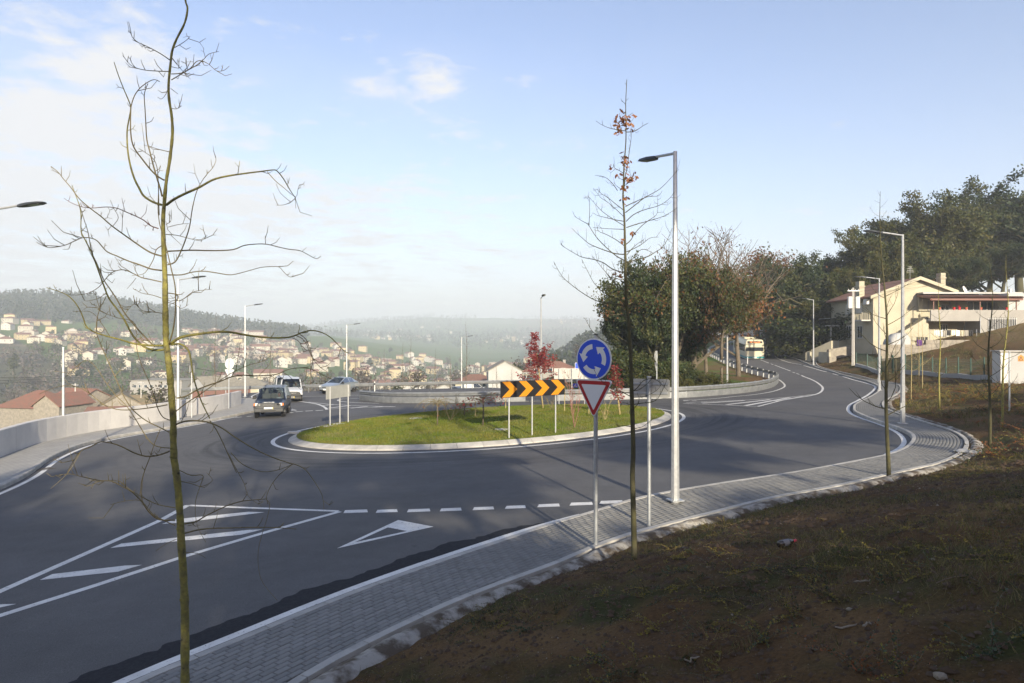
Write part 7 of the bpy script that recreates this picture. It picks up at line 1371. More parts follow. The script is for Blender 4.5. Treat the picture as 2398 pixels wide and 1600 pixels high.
multi('pink-stemmed shrub right of the chevron sign', 1345, 1001, 880, 6, 'pinktwig', 3, ('lf_red', 40, .06, .1), .25); multi('slim pink-stemmed shrub behind the give way triangle', 1342, 972, 868, 7, 'pinktwig', 3, ('lf_red', 24, .06, .1), .25); multi('small yellowish shrub right of the give way post', 1417, 984, 935, 8, 'stake', 4, ('lf_brown', 10, .05, .05), .4)
multi('bare dark shrub behind the chevron posts', 1290, 955, 925, 9, 'moss_twig', 5, None, .6)
def maple(label, px, py, top, seed, w, n, name='red_maple'):
    p = isl_at(px, py); rs = random.Random(seed); H = zat(top, p.y)-p.z; t = thing(name, label, 'tree', p); mb = MB(); L = []
    mb.tube([(0, 0, -.05), (-.03*H, 0, H*.25), (-.05*H, .02, H*.45), (-.08*H, 0, H*.7), (-.11*H, 0, H*.95)], [.05, .042, .034, .022, .008], 7)
    mb.obj('trunk', M['stake'], t, smooth=True); mb = MB()
    for i in range(24):
        f = rs.uniform(.28, .98); a = Vector((-.11*H*f, 0, H*f)); az = rs.uniform(0, 6.28); ln = w*(1.15-f)*rs.uniform(.5, 1); d = Vector((math.cos(az), math.sin(az)*.8, rs.uniform(.3, .9))).normalized(); pts = [a, a+d*ln*.5, a+d*ln+Vector((0, 0, .1))]; mb.tube(pts, [.014, .010, .005], 4)
        for k in range(int(n/24)): q = pts[1].lerp(pts[2], rs.uniform(-.5, 1.1)); L.append(q+Vector((rs.gauss(0, .10), rs.gauss(0, .10), rs.gauss(0, .09))))
    mb.obj('branches', M['bark'], t); leaves_mesh(L, .13, rs, .3).obj('crown', M['lf_red'], t)
maple('crimson-leaved maple on the island behind the chevron sign', 1272, 957, 790, 3, 2.3, 2000); maple('small red-leaved maple on the island right of the give way sign', 1452, 972, 858, 5, .7, 420)
for px, py, top, lab in ((1322, 963, 905, 'pale wooden tree stake just right of the chevron sign'), (1184, 958, 925, 'pale wooden tree stake left of the chevron posts'), (1113, 975, 940, 'thin pale stake beside the dark-red weeping shrub'), (1379, 971, 940, 'thin pale stake behind the give way post')):
    p = isl_at(px, py); t = thing('tree_stake', lab, 'stake', p); MB().tube([(0, 0, -.1), (.01, 0, zat(top, p.y)-p.z)], [.028, .022], 6).obj('pole', M['stake'], t); MB().tube([(.01, 0, (zat(top, p.y)-p.z)*.8), (.01, 0, (zat(top, p.y)-p.z)*.83)], .032, 6).obj('tie', M['blk'], t)
# --- big trees: limbs and leaf-sized faces
def grow(rs, p, d, L, r, lev, maxlev, segs, tips, up, kids, wob):
    n = 4; pts = [p]; 
    for s in range(n): p = p+d*L/n; pts.append(p); d = (d+Vector((rs.uniform(-wob, wob), rs.uniform(-wob, wob), rs.uniform(-wob, wob)*.6+up*.1))).normalized()
    segs.append((lev, pts, [r*(1-.13*k) for k in range(n+1)]))
    if lev == maxlev: tips.extend(pts[2:]); return
    if lev >= maxlev-1: tips.append(pts[-1])
    for i in range(kids[lev]):
        k = rs.uniform(.20 if lev == 0 else .2, 1.0)*n; q = pts[int(min(k, n-1))].lerp(pts[int(min(k, n-1))+1], k-int(min(k, n-1))); az = rs.uniform(0, 6.28); e = Vector((math.cos(az), math.sin(az), rs.uniform(-.35, .6)+up*.35)); dd = (d*.45+e).normalized()
        grow(rs, q, dd, L*(rs.uniform(.75, 1.05)*(1.12-.45*k/n) if lev == 0 else rs.uniform(.5, .72)), r*(.42 if lev == 0 else .5), lev+1, maxlev, segs, tips, up, kids, wob)
def proto_tree(name, seed, H, trunk, r0, kids, up, wob, leafs, nleaf, size, sd, bark_, flat=.8, lev=3, forked=False):
    """leafs: list of materials; returns a thing with trunk, limbs and crown"""
    rs = random.Random(seed); nr = np.random.RandomState(seed); segs, tips = [], []; t = thing(name, 'x', 'tree')
    if forked:
        mbx = MB().tube([(0, 0, -.3), (0, 0, 1.2), (.05, 0, 1.6)], [r0*1.3, r0*1.05, r0], 9).obj('trunk', M[bark_], t, smooth=True)
        for s in (-1, 1): grow(rs, Vector((.0, 0, 1.5)), Vector((s*.35, .1*s, 1)).normalized(), trunk, r0*.75, 0, lev, segs, tips, up, kids, wob)
    else: grow(rs, Vector((0, 0, -.3)), Vector((rs.uniform(-.08, .08), rs.uniform(-.08, .08), 1)), trunk, r0, 0, lev, segs, tips, up, kids, wob)
    mt, ml = MB(), MB()
    for l, pts, rr in segs: (mt if l == 0 else ml).tube(pts, rr, (8, 6, 4, 3, 3)[l], 0, l < 2)
    sc = H/max(q.z for q in tips); 
    for mb in (mt, ml): mb.v = [(x*sc, y*sc, z*sc) for x, y, z in mb.v]
    mt.obj('trunk' if not forked else 'fork', M[bark_], t, smooth=True); ml.obj('limbs', M[bark_], t)
    if nleaf:
        T = np.array([tuple(q) for q in tips])*sc; T = T[T[:, 2] > .1*H]
        idx = nr.randint(0, len(T), nleaf); C = T[idx]+nr.normal(0, sd, (nleaf, 3))*[1, 1, flat]
        clump = (idx*2654435761 % 97)/97.; mi = np.minimum(len(leafs)-1, (clump*len(leafs)+nr.normal(0, .25, nleaf)).clip(0, len(leafs)-.01)).astype(int)
        u = nr.normal(0, 1, (nleaf, 3)); u /= np.linalg.norm(u, axis=1)[:, None]; v = np.cross(u, nr.normal(0, 1, (nleaf, 3))); v /= np.linalg.norm(v, axis=1)[:, None]; s = size*nr.uniform(.6, 1.3, nleaf)[:, None]
        V = np.stack([C-u*s, C+v*s*.55, C+u*s, C-v*s*.55], 1).reshape(-1, 3); me = npmesh('crown', V, np.arange(4*nleaf).reshape(-1, 4), [M[m_] for m_ in leafs], mi); ob('crown', me, t)
    return t
M['lf_dark'] = leafmat('evergreen_leaf', (.019, .034, .010), (.028, .043, .011), .15, .5); M['lf_dark2'] = leafmat('evergreen_leaf_light', (.038, .053, .012), (.058, .061, .012), .2, .5); M['lf_deep'] = leafmat('deep_green_leaf', (.016, .030, .016), (.025, .039, .018), .12, .5)
M['lf_olive'] = leafmat('olive_leaf', (.050, .059, .012), (.068, .068, .014), .25, .5); M['lf_yel'] = leafmat('yellowing_leaf', (.096, .083, .015), (.07, .068, .015), .3, .5); M['lf_rust'] = leafmat('rusty_leaf', (.15, .066, .024), (.105, .058, .023), .3, .5); M['lf_rust2'] = leafmat('orange_leaf', (.20, .082, .023), (.15, .06, .023), .3, .5); M['lf_grey'] = leafmat('grey_green_leaf', (.043, .053, .027), (.058, .062, .031), .15, .5)
PT = {}
PT['ever'] = proto_tree('evergreen_oak', 31, 11, 3.6, .19, (9, 6, 5), .25, .22, ['lf_dark', 'lf_dark', 'lf_dark', 'lf_dark2', 'lf_olive'], 44000, .135, .28, 'dark_bark'); PT['ever2'] = proto_tree('evergreen_oak', 37, 11, 3.2, .18, (9, 6, 5), .5, .25, ['lf_deep', 'lf_dark', 'lf_dark', 'lf_dark2'], 44000, .135, .28, 'dark_bark')
PT['yel'] = proto_tree('yellowing_oak', 41, 11, 3.4, .19, (9, 6, 5), .35, .22, ['lf_dark2', 'lf_olive', 'lf_olive', 'lf_yel'], 40000, .135, .28, 'dark_bark'); PT['aut'] = proto_tree('rusty_oak', 43, 10, 3.2, .16, (9, 6, 6), .15, .25, ['lf_olive', 'lf_rust', 'lf_rust', 'lf_rust2'], 11000, .13, .45, 'bark')
PT['mix'] = proto_tree('turning_oak', 47, 10, 3.2, .17, (7, 6, 6), .1, .28, ['lf_dark', 'lf_dark2', 'lf_olive', 'lf_olive', 'lf_rust'], 24000, .12, .34, 'bark', forked=True); PT['bare'] = proto_tree('bare_oak', 53, 11, 3.4, .12, (8, 6, 6), .6, .22, ['lf_rust'], 260, .12, .4, 'bark', lev=4 if False else 3)
PT['bush'] = proto_tree('evergreen_shrub', 59, 3.2, .8, .06, (7, 6, 5), .25, .3, ['lf_dark', 'lf_dark2', 'lf_olive'], 9000, .11, .24, 'dark_bark'); PT['gbush'] = proto_tree('green_bush', 61, 1.6, .4, .03, (7, 5, 4), .3, .3, ['lf_dark2', 'lf_olive', 'lf_yel'], 3500, .08, .16, 'dark_bark')
used_p = set()
def plant(kind, px, top, Y, lab, base=None, wide=1.0, rz=None, group='trees of the right hillside', xy=None, h=None):
    if xy is None: x = (px-CXP)/FPX*Y; y = Y
    else: x, y = xy
    z = tz(x, y) if base is None else base; H0 = {'ever': 11, 'ever2': 11, 'yel': 11, 'aut': 10, 'mix': 10, 'bare': 11, 'bush': 3.2, 'gbush': 1.6}[kind]; H = (zat(top, Y)-z) if h is None else h; s = max(.2, H/H0)
    o = PT[kind] if kind not in used_p else dup(PT[kind]); used_p.add(kind); o.location = (x, y, z-.1); o.rotation_euler = (0, 0, rz if rz is not None else (px*.37+Y) % 6.28); o.scale = (s*wide, s*wide, s); o['label'] = lab; o['group'] = group; return o
for k, px, top, Y, lab, w in (('ever', 2392, 412, 118, 'tallest evergreen oak at the right edge of the skyline', 1.0), ('ever2', 2318, 452, 126, 'evergreen oak on the ridge left of the tallest one', 1.0), ('ever', 2245, 482, 124, 'evergreen oak on the ridge above the porch roof', 1.0), ('yel', 2168, 468, 112, 'olive-yellow oak with domed crown above the house chimney', .95), ('yel', 2085, 532, 104, 'olive oak behind the house gable and lamp', .95), ('ever2', 1992, 540, 108, 'dark conical evergreen rising behind the wooden lamp post', .7), ('ever2', 1925, 590, 104, 'dark evergreen oak right of the rusty trees', .95), ('ever', 1868, 606, 100, 'dark evergreen oak over the uphill bend', .9), ('yel', 2040, 600, 97, 'small olive oak close behind the cream house', .9), ('ever', 2210, 590, 102, 'evergreen oak in front of the ridge, right of the chimney', .9), ('ever', 2345, 560, 108, 'evergreen oak half-way down the ridge at the right edge', 1.0), ('ever2', 2130, 600, 100, 'dark evergreen oak just above the house ridge', .9), ('yel', 1915, 690, 94, 'low yellowing oak on the bank beside the uphill lamp', 1.0), ('ever2', 1960, 655, 97, 'dark evergreen between the yellowing oak and the house', 1.0), ('yel', 2010, 640, 95, 'olive oak overhanging the left flank of the house', .8)):
    plant(k, px, top, Y, lab, None, w)
for k, px, top, Y, lab, w in (('ever', 1535, 600, 58, 'evergreen oak at the left end of the roadside clump', .66), ('mix', 1585, 588, 60, 'turning oak behind the tall lamp pole', .9), ('mix', 1690, 620, 57, 'forked oak with turning leaves beside the uphill guard rail', .62), ('bare', 1655, 520, 68, 'left one of the two bare oak crowns above the clump', .62), ('bare', 1730, 508, 70, 'right one of the two bare oak crowns above the clump', .75), ('aut', 1772, 585, 112, 'rusty oak arching over the bus', 1.0), ('aut', 1826, 590, 118, 'rusty oak behind the bus by the bend', .95), ('aut', 1625, 588, 66, 'rusty oak in the middle of the clump', .8), ('ever2', 1560, 640, 66, 'dark evergreen filling the back of the clump', .9), ('ever', 1500, 700, 60, 'low evergreen with grey-green leaves at the clump edge', .6), ('yel', 1800, 650, 112, 'yellowing oak far behind the bus', 1.0)):
    plant(k, px, top, Y, lab, None, w, None, 'oaks of the roadside clump')
for i, (px, top, Y, k) in enumerate(((1450, 820, 55, 'bush'), (1490, 835, 56, 'bush'), (1530, 845, 55, 'bush'), (1575, 850, 55, 'bush'), (1620, 862, 58, 'bush'), (1655, 868, 58, 'gbush'), (1600, 885, 52, 'gbush'), (1560, 878, 51, 'gbush'), (1520, 880, 51, 'gbush'), (1480, 885, 51, 'gbush'), (1650, 892, 53, 'gbush'), (1722, 890, 57, 'gbush'))):
    plant(k, px, top, Y, ['dark shrub at the left foot of the clump', 'dark shrub behind the edge-on round sign', 'dark shrub right of the edge-on round sign', 'dark shrub left of the tall lamp pole', 'dark shrub right of the tall lamp pole', 'green bush near the forked oak', 'green bush behind the guard rail right of the lamp pole', 'green bush behind the guard rail at the lamp pole', 'green bush behind the small sign back', 'green bush left of the small sign back', 'bright bush left of the forked trunk', 'bright bush right of the forked trunk'][i], None, 1.2, None, 'undergrowth of the clump')
for i, (px, top, Y) in enumerate(((1862, 770, 104), (1885, 755, 101), (1905, 748, 98), (1925, 742, 95), (1945, 735, 92), (1880, 785, 100), (1905, 780, 96), (1930, 772, 93), (1955, 760, 90), (1850, 790, 108))):
    x = (px-CXP)/FPX*Y; plant('bush', px, top, Y, '%s shrub of the dark hedge bank beside the uphill footway' % ['first', 'second', 'third', 'fourth', 'fifth', 'sixth', 'seventh', 'eighth', 'ninth', 'lowest'][i], tz(x, Y)-.4, 1.5, None, 'hedge bank shrubs', None, max(1.6, zat(top, Y)-tz(x, Y)+.4))
# --- unseen trees and shrubs added behind the viewer to shade bank and road
ca, sa = math.cos(SUN_AZ), math.sin(SUN_AZ)
def uv(u, s): return (u*ca-s*sa, u*sa+s*ca)
def shade_tree(kind, u, s_top, s0, zg, w, hz, lab):
    x, y = uv(u, s0); top = zg+(s_top-s0)*math.tan(SUN_EL); z = tz(x, y); o = plant(kind, 1000+u*31, 0, 1, lab, None, 1, None, 'unseen shade casters added behind the viewer', (x, y), top-z); H = top-z; H0 = {'ever': 11, 'ever2': 11, 'bush': 3.2, 'yel': 11}[kind]; o.scale = (w/8.5 if kind != 'bush' else w/3.2, w/8.5 if kind != 'bush' else w/3.2, H/H0*hz); o.location.z = top-H*hz-.1 if hz < 1 else z-.1
    return o
for i, (k, u, st, s0, w, hz) in enumerate((('ever2', 3.6, 25, -24, 6.2, .36), ('ever2', 12.3, 26, -25, 4.6, .40), ('ever', 19.6, 29, -26, 4.6, .42), ('ever2', -7.2, 23.5, -24, 8.5, .7), ('ever', 28, 27, -25, 6, .6), ('ever', -17, 22, -24, 8, .8), ('ever2', 36, 30, -25, 8, .9), ('yel', 7, 44, -34, 4, .3), ('yel', -1, 36, -36, 3, .3))):
    shade_tree(k, u, st, s0, -4.0, w, hz, 'unseen oak number %s, added behind the viewer to cast shade' % ('one', 'two', 'three', 'four', 'five', 'six', 'seven', 'eight', 'nine')[i])
for i in range(18):
    u = -14+i*3.1; st = 15.2 if u < 4.5 else 11.2; shade_tree('bush', u, st+((i*7) % 5-2)*.35, -16, -3.8, 4.6, 1.0, 'unseen dense shrub %s, added behind the viewer to cast shade' % ('a b c d e f g h i j k l m n o p q r'.split()[i]))
# --- valley trees, one by one, and the woods as masses
def vt(name, seed, H, R_, n, size, mats, top=1.0, trunk=True):
    nr = np.random.RandomState(seed); t = thing(name, 'x', 'tree'); MB().tube([(0, 0, -1), (0, 0, H*.5), (.1, 0, H*.8)], [R_*.07, R_*.05, R_*.02], 5).obj('trunk', M['bark'], t)
    c = nr.normal(0, 1, (14, 3)); c /= np.linalg.norm(c, axis=1)[:, None]; c = c*[R_*.62, R_*.62, H*.27]*nr.uniform(.3, 1, (14, 1))+[0, 0, H*.62]
    P = c[nr.randint(0, 14, n)]+nr.normal(0, .22, (n, 3))*[R_, R_, H*.42]; P[:, 2] = np.clip(P[:, 2], H*.12, H)
    u = nr.normal(0, 1, (n, 3)); u /= np.linalg.norm(u, axis=1)[:, None]; v = np.cross(u, nr.normal(0, 1, (n, 3))); v /= np.linalg.norm(v, axis=1)[:, None]; s = size*nr.uniform(.6, 1.3, n)[:, None]
    V = np.stack([P-u*s, P+v*s*.6, P+u*s, P-v*s*.6], 1).reshape(-1, 3); ob('crown', npmesh('crown', V, np.arange(4*n).reshape(-1, 4), [M[m_] for m_ in mats], nr.randint(0, len(mats), n)), t); return t
M['tw_haze'] = leafmat('bare_twig_mass', (.12, .10, .085), (.09, .08, .07), .2, .3)
VT = [vt('valley_tree', 1, 7, 3.2, 520, .5, ['lf_dark', 'lf_grey']), vt('valley_tree', 2, 9, 3.0, 520, .5, ['lf_grey', 'lf_dark2']), vt('bare_valley_tree', 3, 9, 3.6, 420, .32, ['tw_haze']), vt('bare_valley_tree', 4, 11, 3.0, 420, .32, ['tw_haze', 'tw_haze', 'lf_olive']), vt('valley_tree', 5, 5, 3.4, 460, .45, ['lf_olive', 'lf_grey'])]
def valley_trees():
    rs = random.Random(77); used = set(); kinds = ['dark round tree', 'tall grey-green tree', 'bare brown tree', 'tall bare tree', 'low olive bush']; pl = []
    n = 0
    while n < 290:
        q = rs.uniform(-80, 1430); rr = math.exp(rs.uniform(math.log(110), math.log(900)))
        c = (q-CXP)/FPX; y = rr/math.sqrt(1+c*c); x = c*y
        if y < 150 and q > 560: continue
        z = float(terrain(np.array([x]), np.array([y]), False)[0]); sy = HOR-z/y*FPX
        if sy < 700 or z > 30: continue
        if any((x-a)**2+(y-b_)**2 < 30 for a, b_ in pl): continue
        if rr < 170 and (q < 360 or 1040 < q < 1330) and (sy+0) > 935: continue
        pl.append((x, y)); i = rs.choice((0, 1, 2, 2, 3, 3, 4, 0)); o = VT[i] if i not in used else dup(VT[i]); used.add(i); s = rs.uniform(.65, 1.25)*(.75 if rr < 190 else 1); o.location = (x, y, z-.2); o.rotation_euler = (0, 0, rs.uniform(0, 6.28)); o.scale = (s, s, s*rs.uniform(.8, 1.2))
        side = 'at the far left' if q < 250 else 'left of the mossy trunk' if q < 400 else 'right of the mossy trunk' if q < 600 else 'above the dark car' if q < 780 else 'above the far guard rail' if q < 1050 else 'around the white gabled house'
        o['label'] = '%s %s, %s' % (kinds[i], 'near in valley' if rr < 220 else 'in mid valley' if rr < 450 else 'far off', side); o['group'] = 'trees scattered through the valley'; n += 1
valley_trees(); rank_labels('trees scattered through the valley')
def forest(name, label, gen, n, size, seed, mats, H, per=26):
    nr = np.random.RandomState(seed); XY = gen(nr, n); x, y = XY.T; z = terrain(x, y, False); k = len(x); h = H*nr.uniform(.6, 1.25, k); w = h*nr.uniform(.22, .38, k)
    # each tree: a spire or dome of leaf tufts
    f = nr.rand(k, per); a = nr.rand(k, per)*2*math.pi; taper = np.where(nr.rand(k, 1) < .55, (1-f)**.7, np.sin(np.pi*np.clip(f*.85+.12, 0, 1))); rr = w[:, None]*taper*np.sqrt(nr.rand(k, per))
    P = np.stack([x[:, None]+rr*np.cos(a), y[:, None]+rr*np.sin(a), z[:, None]+h[:, None]*(.12+.88*f)], -1).reshape(-1, 3); m = len(P)
    u = nr.normal(0, 1, (m, 3)); u /= np.linalg.norm(u, axis=1)[:, None]; v = np.cross(u, nr.normal(0, 1, (m, 3))); v /= np.linalg.norm(v, axis=1)[:, None]; s = (np.repeat(h, per)*size)[:, None]*nr.uniform(.6, 1.3, (m, 1))
    V = np.stack([P-u*s, P+v*s*.7, P+u*s, P-v*s*.7], 1).reshape(-1, 3)
    tag(ob(name, npmesh(name, V, np.arange(4*m).reshape(-1, 4), [M[q] for q in mats], np.repeat(nr.randint(0, len(mats), k), per))), label, 'woods', None, 'stuff')
def polar(c0, c1, r0, r1, dens=None):
    def g(nr, n):
        c = nr.uniform(c0, c1, n*3); r = nr.uniform(r0, r1, n*3); y = r/np.sqrt(1+c*c); x = c*y
        k = np.ones(len(x), bool) if dens is None else dens(c, r, x, y, nr.rand(len(x)))
        return np.c_[x[k], y[k]][:n]
    return g
forest('hill_forest', 'hazy wood along the left hill crest above the village', polar(-.85, -.30, 780, 1180, lambda c, r, x, y, q: (r > 800+fbm(c*9, r*0)*120-60*(c < -.6))), 3000, .085, 5, ['lf_dark', 'lf_grey', 'lf_deep'], 15)
forest('wooded_rise', 'hazy evergreen wood on the rise behind the round sign', polar(.035, .26, 330, 620), 900, .085, 6, ['lf_dark', 'lf_grey', 'lf_deep'], 13)
forest('valley_wood', 'bare and evergreen wood filling the valley floor', polar(-.75, .06, 300, 760, lambda c, r, x, y, q: (fbm(x/55+2, y/55) > .50)), 1500, .075, 7, ['tw_haze', 'tw_haze', 'lf_grey'], 8, 20)
forest('far_wood', 'faint woods on the distant ridge', polar(-.45, .3, 1400, 3300, lambda c, r, x, y, q: fbm(x/300, y/300) > .44), 4200, .11, 8, ['lf_grey', 'lf_dark'], 17, 12)
# ------------------------------------------------------------------ bank cover, litter, haze
def bank_points(n, seed, rmin, rmax, c0, c1, dmin=.6):
    nr = np.random.RandomState(seed); out = []
    r = rmin+(rmax-rmin)*nr.rand(n*3)**.85; th = nr.uniform(c0, c1, n*3); x = r*np.sin(th); y = r*np.cos(th)
    d = dchain(x, y, core[:iB]); k = (~inpoly(x, y, core)) & (d > dmin); x, y = x[k][:n], y[k][:n]; return x, y, terrain(x, y)
M['wl_g'] = leafmat('weed_leaf_blue_green', (.055, .085, .050), (.085, .11, .055), .2, 6); M['wl_y'] = leafmat('weed_leaf_yellow', (.30, .24, .05), (.20, .17, .04), .3, 6); M['wl_o'] = leafmat('weed_leaf_orange', (.30, .11, .035), (.22, .08, .03), .3, 6); M['wl_d'] = leafmat('weed_leaf_dark', (.04, .055, .02), (.06, .065, .025), .15, 6); M['wtwig'] = mat('weed_stem', (.19, .13, .08), .85, c2=(.11, .075, .05), scale=10)
def weed_arrays(nr, n_st, ln, leaf, arch=1.0):
    """one low shrub: arching stems with pairs of small leaves -> quads (stems), quads (leaves)"""
    S, L = [], []
    for i in range(n_st):
        a = nr.rand()*6.28; l = ln*nr.uniform(.5, 1.15); e = nr.uniform(.25, 1.0); p = np.array([nr.normal(0, .03), nr.normal(0, .03), 0.]); d = np.array([math.cos(a)*math.cos(e), math.sin(a)*math.cos(e), math.sin(e)]); n = 9; sd = np.array([-math.sin(a), math.cos(a), 0.])
        for k in range(n):
            q = p+d*l/n; w = .0035*(1-.6*k/n); S.append([p-sd*w, p+sd*w, q+sd*w, q-sd*w]); S.append([p-[0, 0, w], p+[0, 0, w], q+[0, 0, w], q-[0, 0, w]])
            for m in range(4):
                t = nr.rand(); b = p+(q-p)*t; u = nr.normal(0, 1, 3); u[2] = abs(u[2])*.6; u /= np.linalg.norm(u); v = np.cross(u, nr.normal(0, 1, 3)); v /= np.linalg.norm(v); s = leaf*nr.uniform(.6, 1.2); L.append([b, b+u*s*.5+v*s*.3, b+u*s, b+u*s*.5-v*s*.3])
            p = q; d = d+np.array([nr.normal(0, .12), nr.normal(0, .12), -.10*arch]); d /= np.linalg.norm(d)
            if p[2] < .02: p[2] = .02; d[2] = abs(d[2])*.3
    return np.array(S), np.array(L)
def ground_cover(name, label, n, seed, rmin, rmax, c0, c1, ln, leaf, nst, mats, dens):
    nr = np.random.RandomState(seed); x, y, z = bank_points(n, seed, rmin, rmax, c0, c1, .75); protos = [weed_arrays(nr, nst, ln, leaf) for _ in range(6)]; Q, MI = [], []
    for i in range(len(x)):
        f = fbm(np.array([x[i]*.45+3]), np.array([y[i]*.45]))[0]
        if nr.rand() > dens(x[i], y[i], f): continue
        S, L = protos[nr.randint(6)]; a = nr.rand()*6.28; c, s = math.cos(a), math.sin(a); R_ = np.array([[c, s, 0], [-s, c, 0], [0, 0, 1]]); sc = nr.uniform(.5, 1.15); o = np.array([x[i], y[i], z[i]-.01]); Q.append(S@R_*sc+o); MI.append(np.zeros(len(S), int)); Q.append(L@R_*sc+o)
        mm = 1+(nr.randint(len(mats)-1) if nr.rand() < .5 else int(f*997) % (len(mats)-1)); MI.append(np.where(nr.rand(len(L)) < .8, mm, 1+nr.randint(0, len(mats)-1, len(L))))
    V = np.concatenate(Q).reshape(-1, 3); tag(ob(name, npmesh(name, V, np.arange(len(V)).reshape(-1, 4), [M[m_] for m_ in mats], np.concatenate(MI))), label, 'ground cover', None, 'stuff'); print(name, len(V)//4)
ground_cover('ground_cover', 'sprawling small-leaved ground cover on the near brown bank', 2000, 3, 3.2, 22, -.35, .74, .36, .02, 4, ['wtwig', 'wl_g', 'wl_y', 'wl_d', 'wl_d', 'wl_y'], lambda x, y, f: np.clip((f-.38)*4, .08, 1)*(1. if y > 8 else .6))
ground_cover('bank_scrub', 'low rusty and olive scrub on the bank by the curved footway', 900, 5, 21, 58, .48, .73, .75, .05, 6, ['wtwig', 'wl_y', 'wl_d', 'wl_o', 'wl_d'], lambda x, y, f: np.clip((f-.38)*4, .05, 1))
M['straw'] = leafmat('dry_grass', (.24, .19, .08), (.15, .13, .05), .3, 3); M['gblade'] = leafmat('olive_grass', (.07, .085, .02), (.10, .10, .025), .3, 3)
def dry_grass(name, label, n, seed, rmin, rmax, c0, c1, hmin, hmax, w, thr):
    x, y, z = bank_points(n, seed, rmin, rmax, c0, c1, .5); nr = np.random.RandomState(seed); f = fbm(x*.7+5, y*.7); k = nr.rand(len(x)) < np.clip((f-thr)*7, .03, 1); x, y, z = x[k], y[k], z[k]; m = 5
    x, y = np.repeat(x, m)+nr.normal(0, .035, len(x)*m), np.repeat(y, m)+nr.normal(0, .035, len(y)*m); z = np.repeat(z, m)-.01; n = len(x); h = nr.uniform(hmin, hmax, n); a = nr.rand(n)*6.28; l = nr.normal(0, .55, (n, 2))*h[:, None]
    V = np.stack([np.c_[x-np.cos(a)*w, y-np.sin(a)*w, z], np.c_[x+np.cos(a)*w, y+np.sin(a)*w, z], np.c_[x+l[:, 0], y+l[:, 1], z+h]], 1).reshape(-1, 3)
    tag(ob(name, npmesh(name, V, np.arange(3*n).reshape(-1, 3), [M['straw'], M['gblade']], (nr.rand(n) < .5).astype(int))), label, 'grass', None, 'stuff')
dry_grass('dry_grass', 'short dry and olive grass tufts on the near bank', 16000, 31, 2.8, 23, -.4, .75, .03, .13, .003, .44)
dry_grass('hill_grass', 'dry grass on the slope below the cream house', 20000, 33, 32, 95, .42, .76, .06, .26, .010, .45)
def grit():
    nr = np.random.RandomState(12); x, y, z = bank_points(26000, 14, 2.6, 24, -.5, .75, .35); n = len(x); s = np.where(nr.rand(n) < .03, .012, .0045)*nr.uniform(.6, 1.6, n)*np.clip(np.hypot(x, y)/7, .8, 2.2)
    o = np.array([[1, 0, 0], [-.5, .87, 0], [-.5, -.87, 0], [0, 0, .9]]); o = o[None]*nr.uniform(.6, 1.3, (n, 4, 1))*s[:, None, None]; a = nr.rand(n)*6.28; c, s_ = np.cos(a), np.sin(a); ox = o[..., 0]*c[:, None]-o[..., 1]*s_[:, None]; oy = o[..., 0]*s_[:, None]+o[..., 1]*c[:, None]
    V = np.stack([x[:, None]+ox, y[:, None]+oy, z[:, None]+o[..., 2]+.001], -1).reshape(-1, 3); F = (np.arange(n)[:, None, None]*4+np.array([[0, 1, 3], [1, 2, 3], [2, 0, 3]])[None]).reshape(-1, 3)
    M['gr1'] = mat('grit_pale', (.24, .20, .145), .9); M['gr2'] = mat('clod', (.066, .039, .019), .95); M['gr3'] = mat('grit_brown', (.17, .12, .075), .9)
    tag(ob('soil_grit', npmesh('soil_grit', V, F, [M['gr1'], M['gr2'], M['gr3']], np.repeat(nr.choice([0, 1, 1, 2, 2], n), 3))), 'pale grit and small clods strewn over the brown bank', 'grit', None, 'stuff')
    # coarser clods
    x, y, z = bank_points(15000, 15, 2.6, 26, -.5, .75, .5); n = len(x); nr = np.random.RandomState(4); s = .010+.045*nr.rand(n)**2.5*np.clip(np.hypot(x, y)/10, .7, 1.5)
    I = np.array([[1, 0, 0], [-1, 0, 0], [0, 1, 0], [0, -1, 0], [0, 0, .7], [0, 0, -.5]]); V = I[None]*nr.uniform(.6, 1.4, (n, 6, 1))*s[:, None, None]; a = nr.rand(n)*6.28; c, s_ = np.cos(a), np.sin(a); vx = V[..., 0]*c[:, None]-V[..., 1]*s_[:, None]; vy = V[..., 0]*s_[:, None]+V[..., 1]*c[:, None]
    V = np.stack([x[:, None]+vx, y[:, None]+vy, z[:, None]+V[..., 2]], -1).reshape(-1, 3); F = (np.arange(n)[:, None, None]*6+np.array([[0, 2, 4], [2, 1, 4], [1, 3, 4], [3, 0, 4]])[None]).reshape(-1, 3)
    tag(ob('soil_clods', npmesh('soil_clods', V, F, [M['gr2'], M['soil_c']], np.repeat(nr.choice([0, 1], n), 4), smooth=True)), 'dark crumbly soil clods covering the near bank', 'soil', None, 'stuff')
M['soil_c'] = mat('soil_crumb', (.095, .058, .03), .95, c2=(.055, .033, .018), scale=30)
grit()
